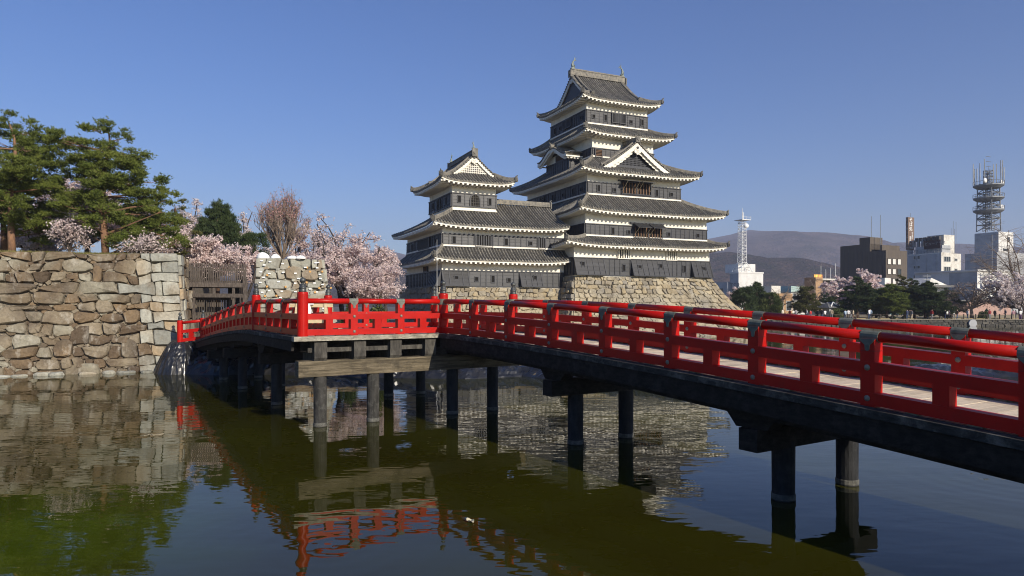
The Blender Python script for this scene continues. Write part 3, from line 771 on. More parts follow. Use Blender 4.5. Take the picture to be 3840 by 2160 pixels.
# top storey
storey(tower, *rc(-20.7,-15.75,-5.3,2.4), 13.0, 15.9)
cladding(tower, 'f', oy(-5.3), ox(-20.7), ox(-15.75), 13.55, 14.9, 4, .72, holes=[(ox(-19.92),14.3,*tl),(ox(-16.51),14.2,*tl)])
cladding(tower, 'l', ox(-20.7), oy(-5.3), oy(2.4), 13.55, 14.9, 4, .72, holes=[(oy(-3.6),14.3,*tl),(oy(1.0),14.3,*tl)])
cladding(tower, 'r', ox(-15.75), oy(-5.3), oy(2.4), 13.55, 14.9, 4, .72)
def bell_window(parent, side, perp, c, w, z0, z1):
    P = sidepts(side, perp); n = 8; arch = []
    for i in range(n+1):
        t = i/n; arch.append((c-w/2*(1.0-.05*t)*1 if t < .55 else c-w/2*math.cos((t-.55)/.45*math.pi/2)*.97, z0+(z1-z0)*(t if t < .55 else .55+.45*math.sin((t-.55)/.45*math.pi/2))))
    full = arch+[(2*c-x, z) for x, z in reversed(arch[:-1])]
    b = MB(); m = len(full)
    b.add([P(x,.13,z) for x, z in full]+[P(x,.04,z) for x, z in full], [tuple(range(m))]+[(i,(i+1)%m,m+(i+1)%m,m+i) for i in range(m)])
    wdw = b.build('bell_window', M['hole_shade'], parent)
    fr = MB(); big = [(c+(x-c)*1.22, z0+(z-z0)*1.10-.02) for x, z in full]
    for i in range(m-1):
        fr.add([P(full[i][0],.17,full[i][1]),P(full[i+1][0],.17,full[i+1][1]),P(big[i+1][0],.17,big[i+1][1]),P(big[i][0],.17,big[i][1]),
                P(full[i][0],.10,full[i][1]),P(full[i+1][0],.10,full[i+1][1]),P(big[i+1][0],.05,big[i+1][1]),P(big[i][0],.05,big[i][1])],
               [(0,1,2,3),(2,3,7,6),(0,1,5,4)])
    fr.build('window_frame', M['black_trim'], wdw)
    for k in range(5):
        g = MB(); x = c-w/2+w*(k+.5)/5; h = z1 if abs(x-c) < w*.3 else z1-.25
        hexa(g, P, x-.025, x+.025, z0, h-.02, .12, .16, .12, .16); g.build('bar', M['greywood'], wdw)
    for k in range(4):
        g = MB(); z = z0+(z1-z0)*(k+.5)/4.6; hexa(g, P, c-w/2, c+w/2, z-.022, z+.022, .125, .155, .125, .155); g.build('bar', M['greywood'], wdw)
bell_window(tower, 'f', oy(-5.3), ox(-18.17), 1.0, 13.6, 14.85)
bell_window(tower, 'l', ox(-20.7), oy(-1.3), 1.0, 13.6, 14.85)
irimoya(tower, 5.3, 4.1, 16.02, 19.1, 3.55, 3.85, rc(-20.7,-15.75,-5.3,2.4), up=.4, turn=True, ctr=(ox(-18.2), oy(-1.45)), lattice=-1, rafters='fl', bargew=.36, rsc=.6, label='hip-and-gable roof of the corner tower, gable to the front')
# middle roof with the gabled wing
E2 = rc(-23.65,-7.6,-8.35,8.2); T2 = rc(-20.7,-15.75,-5.3,2.4)
SF = Side('f', (E2[0], ox(-8.45), E2[2], E2[3]), (T2[0], ox(-8.45), oy(-3.6), T2[3]), 11.33, 14.25, .35)
def mid_roof():
    bed = MB(); rw = MB()
    S = SF
    f_t3 = (T2[2]-E2[2])/(S.d1-S.d0)
    # front slope: up to the tower wall, and on to the wing ridge right of it
    def kmax(c):
        # left hip rises to the tower corner, then rows under the tower stop at its wall
        if c < T2[0]: return f_t3*(c-S.c0)/(T2[0]-S.c0)
        return f_t3+.02 if c < T2[1]-.02 else 1.0
    S.k0 = S.c0+(T2[0]-S.c0)/f_t3      # hip continues virtually
    n = 30
    for i in range(n):
        ca, cb = S.c0+(S.c1-S.c0)*i/n, S.c0+(S.c1-S.c0)*(i+1)/n
        for k in range(6):
            q = []
            for c, kk in ((ca, k), (cb, k), (cb, k+1), (ca, k+1)): q.append(S.P(c, min(kmax(c), 1)*kk/6))
            bed.add(q, [(0,1,2,3)])
    c = S.c0+.18
    while c < S.c1-.05:
        row_strip(rw, S, c, max(0, kmax(c))); c += .33
    SL = Side('l', E2, (T2[0], T2[1], T2[2], T2[3]), 11.33, S.P(T2[0], f_t3).z, .35)
    tile_beds(None, SL, bed)
    c = SL.c0+.18
    while c < SL.c1-.1: row_strip(rw, SL, c, SL.fmax(c)); c += .33
    # back slope of the wing
    SB = Side('b', (T2[1], ox(-8.45), E2[2], oy(1.2)), (T2[1], ox(-8.45), 0, oy(-3.6)), 11.33, 14.25, 0)
    tile_beds(None, SB, bed)
    roof = bed.build('roof', M['tile_bed'], tower); tag(roof, 'middle roof running from the corner tower along the wing')
    tag(rw.build('cover_tile_rows', M['tile'], roof), kind='stuff')
    LW = rc(-22.3,-8.5,-7.1,6.0)
    sf = Side('f', (E2[0], ox(-8.5), E2[2], E2[3]), (T2[0], ox(-8.5), T2[2], T2[3]), 11.33, 13.5, .35)
    eave_trim(roof, [sf, SL], LW, 'fl')
    ridge_bar(roof, [S.P(S.c0+(T2[0]-S.c0)*i/6, f_t3*i/6) for i in range(7)])
    ridge_bar(roof, [(ox(-8.5), oy(-3.6), 14.4), (T2[1]+.02, oy(-3.6), 14.4)], .4, .5, 'wing_ridge', True)
    fl = MB(); p0 = S.P(T2[0], f_t3); fl.bar((T2[0], oy(-5.42), p0.z+.1), (T2[1], oy(-5.42), p0.z+.1), .16, .16); fl.build('plaster_flashing', M['plaster'], roof)
mid_roof()
# second storey
storey(tower, *rc(-22.3,-8.55,-7.1,6.0), 8.6, 11.2)
cladding(tower, 'f', oy(-7.1), ox(-22.3), ox(-18.9), 9.2, 10.46, 4, .62, holes=[(ox(-21.11),9.85,*tl)])
cladding(tower, 'f', oy(-7.1), ox(-16.9), ox(-11.78), 9.2, 10.46, 4, .62, holes=[(ox(-15.4),9.85,*tl),(ox(-12.61),9.8,*sm)])
cladding(tower, 'f', oy(-7.1), ox(-10.85), ox(-8.56), 9.2, 10.46, 4, .62)
grille(tower, 'f', oy(-7.1), ox(-18.82), ox(-16.98), 9.3, 10.4, 7, M['black_trim'], .05, bw=.12)
grille(tower, 'f', oy(-7.1), ox(-11.7), ox(-10.94), 9.3, 10.4, 3, M['black_trim'], .05, bw=.12)
cladding(tower, 'l', ox(-22.3), oy(-7.1), oy(6.0), 9.2, 10.46, 4, .62, holes=[(oy(-5.3),9.85,*sm),(oy(3.5),9.85,*tl)])
grille(tower, 'l', ox(-22.3), oy(-3.2), oy(.6), 9.35, 10.35, 10, M['black_trim'], .11, bw=.14)
brackets(tower, 'f', oy(-7.1), (ox(-17.5),), 11.05)
# low roof
skirt_roof(tower, (E2[0], ox(-8.5), oy(-8.65), oy(7.5)), (ox(-22.3), ox(-8.5), oy(-7.1), oy(6.0)), rc(-22.4,-8.6,-7.2,6.0), 7.87, 9.18, .3, sides='fl', hips=('fl',), label='low roof of the corner tower and wing')
# ground storey
storey(tower, *rc(-22.4,-8.6,-7.2,6.0), 5.05, 7.75)
FT = oy(-7.2)
for c0, c1, fl, hs in ((-22.4,-19.61,.6,[(-20.99,6.0,*sm)]),(-19.52,-13.95,0,[(-18.74,5.95,*sm),(-16.93,5.98,*tl),(-15.14,5.9,*sm)]),(-13.88,-11.4,.6,[(-12.24,6.05,*tl)]),(-11.33,-8.6,0,[])):
    cladding(tower, 'f', FT, ox(c0), ox(c1), 5.22, 6.76, 4, .62, fl, [(ox(h[0]),*h[1:]) for h in hs])
cladding(tower, 'l', ox(-22.4), oy(-7.2), oy(-4.4), 5.22, 6.76, 4, .62, .6); cladding(tower, 'l', ox(-22.4), oy(-4.3), oy(6.0), 5.22, 6.76, 4, .62)
grille(tower, 'l', ox(-22.4), oy(-2.6), oy(-1.4), 6.9, 7.5, 4, M['brown_wood'], .03)
b = MB(); b.tube([(ox(-23.4), oy(-9.6), .9), (ox(-23.4), oy(-9.6), 8.9)], .03, 6)
pole_xy = k2w(-23.6, -9.4)
# ------------------------------------------------------------------ dry stone walls: every stone a mesh of its own
def clip_poly(poly, nx, ny, d):
    out = []
    for i in range(len(poly)):
        a, b = poly[i], poly[(i+1) % len(poly)]
        da = a[0]*nx+a[1]*ny-d; db = b[0]*nx+b[1]*ny-d
        if da <= 0: out.append(a)
        if (da < 0 < db) or (db < 0 < da):
            t = da/(da-db); out.append((a[0]+(b[0]-a[0])*t, a[1]+(b[1]-a[1])*t))
    return out
def voronoi(sites, W, H, asp=1.45, wts=None):
    S = [(x, y*asp) for x, y in sites]; cells = []
    A = np.array(S)
    for i, (x, y) in enumerate(S):
        d2 = ((A-A[i])**2).sum(1); order = np.argsort(d2)[1:34]
        poly = [(0,0),(W,0),(W,H*asp),(0,H*asp)]
        for j in order:
            X, Y = S[j]; nx, ny = X-x, Y-y; d = (X*X+Y*Y-x*x-y*y+(wts[i]-wts[j] if wts is not None else 0))/2
            poly = clip_poly(poly, nx, ny, d)
            if len(poly) < 3: break
        cells.append([(a, b/asp) for a, b in poly] if len(poly) >= 3 else None)
    return cells
def stone_sites(W, H, w, h, rnd, corner_r=None, corner_l=None, big=.10, small=.22):
    sites = []; types = []
    rows = max(1, round(H/h)); hh = H/rows
    xl = 0 if corner_l is None else corner_l; xr = W if corner_r is None else W-corner_r
    for r in range(rows):
        y = hh*(r+.5); x = xl+rnd.uniform(.1,.5)*w
        while x < xr-.15*w:
            if rnd.random() > big:
                sites.append((x+rnd.uniform(-.14,.14)*w, min(H-.05, max(.05, y+rnd.uniform(-.36,.36)*hh)))); types.append(0)
            x += w*rnd.uniform(.62,1.45)
    for _ in range(int(len(sites)*small)):
        sites.append((rnd.uniform(xl, xr), rnd.uniform(.1, H-.05))); types.append(0)
    for cr, right in ((corner_r, True), (corner_l, False)):
        if cr is None: continue
        rc_ = max(1, round(H/(h*1.05))); hc = H/rc_
        for r in range(rc_):
            y = hc*(r+.5); a = cr*(.30 if r % 2 else .20); b2 = cr*(.86 if r % 2 else .66)
            for xx in (a, b2):
                sites.append((W-xx if right else xx, y+rnd.uniform(-.02,.02))); types.append(1)
    return sites, types
def coursed(W, H, w, h, rnd, corner_r=None, corner_l=None, chink=.8, wavy=.2, big=.14):
    """roughly coursed rubble: blocky stones of very uneven size with chips wedged into the joints"""
    rows = max(2, round(H/h)); ys = [0]
    for r in range(rows-1): ys.append(ys[-1]+H/rows*rnd.uniform(.78,1.22))
    k = H/(ys[-1]+H/rows*rnd.uniform(.85,1.15)); ys = [y*k for y in ys]+[H]
    ph = [rnd.uniform(0,50) for _ in ys]
    def Y(r, x):
        if r <= 0: return 0
        if r >= len(ys)-1: return H
        return ys[r]+h*wavy*(mnoise.noise(V3((x/(w*1.7), ph[r], 0)))*1.6+mnoise.noise(V3((x/(w*.6), ph[r], 7)))*.7)
    cells = []; joints = []
    for r in range(len(ys)-1):
        hr = ys[r+1]-ys[r]; x = 0; cuts = [0]
        if corner_l is not None: cuts.append(corner_l*(1.0 if r%2 else .62))
        end = W-(corner_r*(1.0 if r%2 else .62) if corner_r is not None else 0)
        x = cuts[-1]+ (rnd.uniform(.3,1)*w if corner_l is None else w*rnd.uniform(.6,1.1))
        while x < end-.35*w:
            cuts.append(x); x += w*rnd.choice((.5,.62,.75,.9,1.0,1.15,1.45,1.8))*rnd.uniform(.85,1.15)
        if corner_r is not None:
            cuts.append(end-w*rnd.uniform(.5,.8) if end-cuts[-1] > 1.3*w else None); cuts = [c for c in cuts if c is not None]; cuts.append(end)
        cuts.append(W); cuts = sorted(set(cuts)); sl = [rnd.uniform(-.28,.28)*hr for _ in cuts]
        for i in range(len(cuts)-1):
            a, b = cuts[i], cuts[i+1]
            if b-a < .12*w: continue
            cr_ = (corner_r is not None and b > W-corner_r*1.02-w*.5*(i == len(cuts)-3)) or (corner_l is not None and a < corner_l*.98)
            sa = 0 if (a == 0 or cr_) else sl[i]; sb = 0 if (b == W or cr_) else sl[i+1]
            up = 0; dn = 0
            if not cr_ and rnd.random() < big and r < len(ys)-2: up = hr*rnd.uniform(.3,.7)
            if not cr_ and rnd.random() < .25: up -= hr*rnd.uniform(.1,.25)
            xm = (a+b)/2+rnd.uniform(-.2,.2)*(b-a)
            p = [(a-sa, Y(r,a)), (xm, Y(r,xm)+rnd.uniform(-.05,.05)*hr), (b-sb, Y(r,b)), (b+rnd.uniform(-.04,.04)*w, (Y(r,b)+Y(r+1,b))/2), (b+sb, Y(r+1,b)+up*rnd.uniform(.3,1)), (xm, Y(r+1,xm)+up+rnd.uniform(-.06,.06)*hr), (a+sa, Y(r+1,a)+up*rnd.uniform(.3,1)), (a+rnd.uniform(-.04,.04)*w, (Y(r,a)+Y(r+1,a))/2)]
            p = [(min(W, max(0, x_)), min(H, max(0, y_))) for x_, y_ in p]
            if not cr_:   # knock the corners off
                q = []
                n = len(p)
                for j in range(n):
                    if j in (0,2,4,6) and 0 < p[j][0] < W and 0 < p[j][1] < H and rnd.random() < .8:
                        c = rnd.uniform(.10,.46)
                        for o_ in (p[j-1], p[(j+1)%n]): q.append((p[j][0]+(o_[0]-p[j][0])*c, p[j][1]+(o_[1]-p[j][1])*c))
                        if c > .22: joints.append((p[j], c*hr))
                    else: q.append(p[j])
                p = q
            cells.append((p, 1 if cr_ else 0))
    for (x, y), s in joints:
        if rnd.random() < chink and .1 < x < W-.1 and .1 < y < H-.1:
            n = rnd.choice((4,5,6)); a0 = rnd.uniform(0,6.28); s *= rnd.uniform(.55,1.0); e = rnd.uniform(1.0,1.9)
            cells.append(([(x+math.cos(a0+6.283*k/n)*s*e*rnd.uniform(.75,1.1), y+math.sin(a0+6.283*k/n)*s*rnd.uniform(.7,1.1)) for k in range(n)], 2))
    return cells
def build_stones(parent, lf, rf, W, H, cells_in, mats, rnd, limit=290, depth=.14, gap=.012, flip=False, prio=None, origin=(0,0,0), wscale=1.0):
    """lf(t), rf(t): world points of the left / right edge at height fraction t"""
    org = Vector(origin)
    def P(x, y):
        t = y/H; return lf(t).lerp(rf(t), x/W)
    def Nrm(x, y):
        e = .05; a = P(x+e, y)-P(x-e, y); b = P(x, min(H, y+e))-P(x, max(0, y-e)); n = a.cross(b).normalized(); return -n if flip else n
    out = []
    for poly, ty in cells_in:
        chip = ty == 2; ty = 0 if chip else ty
        if not poly: continue
        cx = sum(p[0] for p in poly)/len(poly); cy = sum(p[1] for p in poly)/len(poly)
        ar = abs(sum(poly[i][0]*poly[(i+1)%len(poly)][1]-poly[(i+1)%len(poly)][0]*poly[i][1] for i in range(len(poly))))/2
        if ar < .012: continue
        size = math.sqrt(ar)
        # drop tiny edges, resample the outline and roughen it
        pts = []
        n = len(poly)
        for i in range(n):
            a, b = poly[i], poly[(i+1)%n]; L = math.hypot(b[0]-a[0], b[1]-a[1])
            if L < size*.12: continue
            k = max(1, min(4, int(L/(size*.34))))
            for q in range(k):
                t = (q+(.12 if q == 0 else 0))/k
                pts.append((a[0]+(b[0]-a[0])*t, a[1]+(b[1]-a[1])*t))
        if len(pts) < 4: continue
        rough = .022 if ty else .05
        o = []; grow = rnd.uniform(-.045, .035) if not ty else -.01
        for x, y in pts:
            dx, dy = x-cx, y-cy; d = math.hypot(dx, dy)+1e-6
            g = gap/d + grow + rnd.uniform(-.4*rough, rough)*(1.5 if not ty else .4)
            o.append((cx+dx*(1-g), cy+dy*(1-g)))
        nn = Nrm(cx, cy); dp = depth*rnd.uniform(.45, 1.25)*min(1.2, size/.5)*(.8 if chip else 1); tilt = (rnd.uniform(-.9,.9), rnd.uniform(-.9,.9)) if not ty else (rnd.uniform(-.15,.15), rnd.uniform(-.15,.15))
        m = len(o); vs = []; ins1, ins2 = (.03, .09) if ty else (.045, .15)
        for ring, (sc, dd) in enumerate(((1, -depth*1.1), (1, dp*.12), (1-ins1, dp*.62), (1-ins2, dp*.95))):
            for x, y in o:
                xx, yy = cx+(x-cx)*sc, cy+(y-cy)*sc
                t = (tilt[0]*(x-cx)+tilt[1]*(y-cy))*.16 if ring else 0
                j = rnd.uniform(-.22,.22)*dp*(1 if not ty else .4) if ring >= 2 else 0
                vs.append(P(xx, yy)+nn*(dd+t+j)-org)
        vs.append(P(cx, cy)+nn*(dp*rnd.uniform(.75,1.3))-org)
        fs = []
        for r in range(3):
            for i in range(m):
                f = (r*m+i, r*m+(i+1)%m, (r+1)*m+(i+1)%m, (r+1)*m+i); fs.append(f[::-1] if flip else f)
        for i in range(m):
            f = (3*m+i, 3*m+(i+1)%m, 4*m); fs.append(f[::-1] if flip else f)
        out.append((prio(cx, cy, ar) if prio else -ar, ty, vs, fs, (cx, cy)))
    out.sort(key=lambda q: q[0])
    rest = [MB(), MB()]
    placed = []
    for i, (pr, ty, vs, fs, c) in enumerate(out):
        if i < limit:
            b = MB(); b.add(vs, fs); o = b.build('stone', mats[ty], parent); placed.append((c, P(*c), Nrm(*c), pr))
        else: rest[ty].add(vs, fs)
    for ty in (0, 1):
        if rest[ty].v: tag(rest[ty].build('stone_facing', mats[ty], parent), kind='stuff')
    return placed
def backing(parent, corners_b, corners_t, m, origin, name='fill', shrink=0):
    """closed body: bottom quad and top quad (world points)"""
    o = Vector(origin); n = len(corners_b); b = MB()
    b.add([Vector(p)-o for p in corners_b]+[Vector(p)-o for p in corners_t], [tuple(range(n-1,-1,-1)), tuple(range(n,2*n))]+[(i,(i+1)%n,n+(i+1)%n,n+i) for i in range(n)])
    return b.build(name, m, parent)
rs = random.Random(5)
V3 = Vector
d20 = V3((math.cos(R(19.8)), math.sin(R(19.8)), 0)); n20 = V3((-d20.y, d20.x, 0))
# --- big wall at the left
LB = V3((-16.28, 34.0, -.25)); LT = V3((-17.05, 34.85, 5.88))
WL = 17.0; HL = 6.1
lw = thing('stone_wall', 'big brown dry-stone wall with pale squared corner stones, rising from the water at left', 'stone wall', (LB.x-8, LB.y-2, 0))
lo = lw.location.copy()
def curve(B, T, t, k=.18):   # slight concave batter
    p = B.lerp(T, t); s = (t-t*t)*k; return p+V3((T.x-B.x, T.y-B.y, 0))*s
rfL = lambda t: curve(LB, LT, t); lfL = lambda t: curve(LB-d20*WL, LT-d20*WL+V3((.5,0,-.1)), t)
c_ = coursed(WL, HL, .84, .51, rs, corner_r=1.3, wavy=.36)
build_stones(lw, lfL, rfL, WL, HL, c_, [M['stone_l'], M['stone_c']], rs, limit=280, depth=.17, gap=.008, origin=lo, prio=lambda x, y, a: WL-x)
# flat pale stones lying along the waterline at its foot
for i in range(17):
    c = LB-d20*(1.7+i*.88+rs.uniform(-.2,.2))-n20*rs.uniform(.16,.30); a, b2, h = rs.uniform(.28,.52), rs.uniform(.16,.26), rs.uniform(.07,.16); n = 9; vs = []
    for zz, k in ((-.12,1.0),(h*.55,.96),(h,.68)):
        for q in range(n):
            t = 2*math.pi*q/n+i; r_ = k*rs.uniform(.8,1.1); p = c+d20*math.cos(t)*a*r_+n20*math.sin(t)*b2*r_; vs.append((p.x-lo.x, p.y-lo.y, zz+rs.uniform(-.015,.015)))
    b = MB(); b.add(vs, [(r*n+q, r*n+(q+1)%n, (r+1)*n+(q+1)%n, (r+1)*n+q) for r in range(2) for q in range(n)]+[tuple(2*n+q for q in range(n))]); b.build('ledge_stone', M['stone_c'], lw)
# its return face towards the gate
WR = 4.6
c_ = coursed(WR, HL, .85, .55, rs, corner_l=1.1)
rfR = lambda t: curve(LB+n20*WR+d20*.1, LT+n20*WR, t)
build_stones(lw, rfL, rfR, WR, HL, c_, [M['stone_l'], M['stone_c']], rs, limit=30, depth=.12, origin=lo)
i_ = n20*.10-d20*.10
backing(lw, [LB-d20*WL+i_, LB+i_, LB+n20*26+i_, LB-d20*WL+n20*26+i_], [LT-d20*WL+i_-V3((0,0,.12)), LT+i_-V3((0,0,.12)), LT+n20*26+i_-V3((0,0,.12)), LT-d20*WL+n20*26+i_-V3((0,0,.12))], M['joint'], lo, 'fill')
# --- wall right of the gate
GB0 = V3((-15.35, 39.9, .9)); GT0 = V3((-15.15, 40.4, 6.08)); gd = V3((math.cos(R(17)), math.sin(R(17)), 0)); gn = V3((-gd.y, gd.x, 0))
GWb, GWt, HG = 5.0, 3.75, 5.2
gw = thing('stone_wall', 'short grey dry-stone wall with white tags and orange wedges, right of the wooden gate', 'stone wall', tuple(GB0+gd*2.5))
go = gw.location.copy()
lfG = lambda t: curve(GB0, GT0, t, .0); rfG = lambda t: curve(GB0+gd*GWb, GT0+gd*GWt, t, .1)
c_ = coursed(4.4, HG, .80, .62, rs)
pl = build_stones(gw, lfG, rfG, 4.4, HG, c_, [M['stone_g'], M['stone_g']], rs, limit=120, depth=.13, gap=.018, origin=go)
lfG2 = lambda t: curve(GB0+gd*GWb+gn*6, GT0+gd*GWt+gn*6, t, .1)
c_ = coursed(6, HG, .85, .62, rs)
build_stones(gw, rfG, lfG2, 6, HG, c_, [M['stone_g'], M['stone_g']], rs, limit=60, depth=.12, gap=.018, origin=go)
i_ = gn*.09
backing(gw, [GB0+i_+gd*.05, GB0+gd*(GWb-.1)+i_, GB0+gd*(GWb-.1)+gn*6, GB0+gn*6], [GT0+i_+gd*.05-V3((0,0,.1)), GT0+gd*(GWt-.1)+i_-V3((0,0,.1)), GT0+gd*(GWt-.1)+gn*6-V3((0,0,.1)), GT0+gn*6-V3((0,0,.1))], M['joint'], go, 'fill')
tb = MB(); tb.box(-.075, .075, -.02, .02, -.035, .035); tagm = tb.mesh('number_tag', M['white'])
wb = MB(); wb.box(-.055, .055, -.05, .05, -.055, .055); wedm = wb.mesh('wedge', M['wedge'])
for i, (c, p, n, pr) in enumerate(pl):
    if -pr < .11: continue
    if p.z > 1.9: link('number_tag', tagm, gw, p+n*.17-go+V3((rs.uniform(-.12,.15), 0, rs.uniform(.02,.16))), (0,0,R(17)))
    if i % 2 == 0 and p.z > 1.9 and p.z < 5.8: link('wedge', wedm, gw, p+n*.06-go+V3((.36+rs.uniform(-.1,.1), 0, -.16)), (0,rs.uniform(-.3,.3),R(17)))
# --- keep base and tower base (frame of the keep)
def kw(a, b, z): x, y = k2w(a, b); return V3((x, y, z))
def off_k(t): z = 6.36*t; return 4.4*((6.36-z)/6.36)**1.25
HK = 6.66
kb = thing('stone_base', 'wide battered base of ochre and grey field stones carrying the tall keep', 'stone base', (kw(.4,-9.4,0)))
ko = kb.location.copy()
def okz(t): z = -.3+HK*t; return 4.3*max(0, (6.36-z)/6.36)**1.2
lfK = lambda t: kw(-8.55-.55*okz(t), -9.35-.9*okz(t), -.3+HK*t)
rfK = lambda t: kw(9.5+1.15*okz(t), -9.35-.9*okz(t), -.3+HK*t)
WK = 21.5
c_ = coursed(WK, HK, .70, .46, rs, corner_r=1.1)
build_stones(kb, lfK, rfK, WK, HK, c_, [M['stone_k'], M['stone_k']], rs, limit=250, depth=.18, gap=.008, origin=ko, prio=lambda x, y, a: -y)
lfK2 = lambda t: kw(-8.55-.55*okz(t), 1.5, -.3+HK*t)
c_ = coursed(11.5, HK, .9, .6, rs)
build_stones(kb, lfK2, lfK, 11.5, HK, c_, [M['stone_k'], M['stone_k']], rs, limit=45, depth=.2, gap=.008, origin=ko, prio=lambda x, y, a: -x-y)
rfK2 = lambda t: kw(9.5+1.15*okz(t), 9.5, -.3+HK*t)
c_ = coursed(19, HK, 1.0, .62, rs, corner_l=1.1)
build_stones(kb, rfK, rfK2, 19, HK, c_, [M['stone_k'], M['stone_k']], rs, limit=0, depth=.18, gap=.008, origin=ko)
for t0, t1 in ((0,.25),(.25,.5),(.5,.75),(.75,.985)):
    q = lambda t: [lfK(t)+V3((.06,.14,0)), rfK(t)+V3((-.1,.1,0)), rfK2(t)-V3((.1,0,0)), kw(-8.4-.55*okz(t), 9.5, -.3+HK*t)]
    backing(kb, q(t0), q(t1), M['joint'], ko)
HT = 5.3
tb_ = thing('stone_base', 'lower stone base carrying the corner tower and its wing, behind the cherry tree', 'stone base', (kw(-17,-7.6,0)))
to = tb_.location.copy()
def otz(t): z = -.2+HT*t; return 1.5*max(0, (5.1-z)/5.1)**1.2
lfT = lambda t: kw(-22.85-.7*otz(t), -7.45-.8*otz(t), -.2+HT*t); rfT = lambda t: kw(-8.4-.3*otz(t), -7.45-.8*otz(t), -.2+HT*t)
c_ = coursed(15, HT, .66, .44, rs, corner_l=.9)
build_stones(tb_, lfT, rfT, 15, HT, c_, [M['stone_k'], M['stone_k']], rs, limit=230, depth=.15, gap=.008, origin=to, prio=lambda x, y, a: -y)
lfT2 = lambda t: kw(-22.85-.7*otz(t), 6.5, -.2+HT*t)
c_ = coursed(14, HT, .8, .55, rs)
build_stones(tb_, lfT2, lfT, 14, HT, c_, [M['stone_k'], M['stone_k']], rs, limit=60, depth=.15, gap=.008, origin=to, prio=lambda x, y, a: -x-y)
q = lambda t: [lfT(t)+V3((.1,.1,0)), rfT(t)+V3((0,.1,0)), kw(-8.4,6.5,-.2+HT*t), kw(-22.7-.7*otz(t),6.5,-.2+HT*t)]
for t0, t1 in ((0,.5),(.5,.98)): backing(tb_, q(t0), q(t1), M['joint'], to)
# --- far bank wall of the moat
bw = thing('bank_wall', 'low dark stone retaining wall along the far bank of the moat', 'stone wall', (60, 108, 0))
bo = bw.location.copy()
BX0, BX1 = 20, 150
bf = lambda X: V3((X, 108+.0*X, 0))
for (xa, xb, lim) in ((34, 100, 290),):
    c_ = coursed(xb-xa, 1.15, .62, .36, rs)
    build_stones(bw, lambda t: V3((xa,108.0+.12*t,-.15+1.15*t)), lambda t: V3((xb,108.0+.12*t,-.15+1.15*t)), xb-xa, 1.15, c_, [M['stone_b'], M['stone_b']], rs, limit=lim, depth=.10, gap=.018, origin=bo, prio=lambda x, y, a: -x-y*8)
b = MB(); b.box(-200, 200, .10, 1.2, -.4, .98); b.build('fill', M['stone_b'], bw)
b = MB(); b.box(-200, 200, -.08, .55, .98, 1.06); b.build('coping', lit('coping_stone', (.26,.23,.18), .9, bump=.3), bw)
# ------------------------------------------------------------------ the red bridge; local x = p across, local y = s along (away from the viewer)
BA = math.atan2(.532, .846); BO = (-5.55, 18.1)
def bw2(p, s): return (BO[0]+math.cos(BA)*p-math.sin(BA)*s, BO[1]+math.sin(BA)*p+math.cos(BA)*s)
def zd(s):
    if s < 0: return 2.42-.56*(-s/13.3)**1.6
    if s > 5.75: return 2.42-.85*((s-5.75)/11.95)**1.4
    return 2.42
br = thing('arched_bridge', 'vermilion railed wooden footbridge zigzagging across the moat on black piles', 'bridge', (BO[0], BO[1], 0), BA)
PW, PS = 6.6, 5.75; LWd = 2.45; CX = 4.14; SEND = 17.7; SNEAR = -24.0
# deck planks (across the bridge)
def plank(p0, p1, s, w, jit=True):
    b = MB(); zz = zd(s); zz2 = zd(s+w-.012); j = random.uniform(-.004,.004)
    b.add([(p0,s,zz-.06),(p1,s,zz-.06),(p1,s+w-.012,zz2-.06),(p0,s+w-.012,zz2-.06),(p0,s,zz+j),(p1,s,zz+j),(p1,s+w-.012,zz2+j),(p0,s+w-.012,zz2+j)],
          [(3,2,1,0),(4,5,6,7),(0,1,5,4),(1,2,6,5),(2,3,7,6),(3,0,4,7)])
    b.build('deck_plank', M['plank'], br)
pwid = .25
s = SNEAR
while s < 0: plank(CX-.08, PW+.08, s, pwid); s += pwid
s = 0
while s < PS-.05: plank(-.08, PW+.08, s, pwid); s += pwid
while s < SEND+1.2: plank(-.08, LWd+.08, s, pwid); s += pwid
# edge boards and girders (swept along the curve)
def sweep(name, m, pts, w, h, dz, parent=br, seg=None):
    b = MB()
    for a, c in zip(pts[:-1], pts[1:]): pass
    L = []
    n = len(pts)
    for i, (p, s_) in enumerate(pts):
        a = pts[max(0,i-1)]; c = pts[min(n-1,i+1)]; t = V3((c[0]-a[0], c[1]-a[1], 0)).normalized(); x = V3((t.y,-t.x,0))*(w/2)
        z = zd(s_)+dz; q = V3((p, s_, 0))
        L += [q-x+V3((0,0,z-h)), q+x+V3((0,0,z-h)), q+x+V3((0,0,z)), q-x+V3((0,0,z))]
    fs = [(3,2,1,0), tuple((n-1)*4+k for k in range(4))]
    for i in range(n-1):
        for k in range(4): fs.append((i*4+k, i*4+(k+1)%4, (i+1)*4+(k+1)%4, (i+1)*4+k))
    b.add(L, fs); return b.build(name, m, parent)
def line(p, s0, s1, n): return [(p, s0+(s1-s0)*i/n) for i in range(n+1)]
for p in (CX-.20, PW+.20): sweep('edge_board', M['edge_dk'], line(p, SNEAR, 0.05 if p < 5 else PS+.1, 20), .22, .11, .012)
sweep('edge_board', M['edge'], [(-.31, -.20), (CX-.092, -.20)], .24, .12, .016)
sweep('edge_board', M['edge'], [(PW+.3, PS+.2), (LWd+.092, PS+.2)], .24, .12, .016)
sweep('edge_board', M['edge_dk'], line(-.20, -.075, SEND+1.2, 18), .22, .11, .012); sweep('edge_board', M['edge'], line(LWd+.20, PS+.33, SEND+1.2, 14), .22, .11, .012)
for p in (CX+.08, CX+1.2, PW-.08): sweep('girder', M['darkwood'], line(p, SNEAR, -.35, 18), .26, .42, -.105)
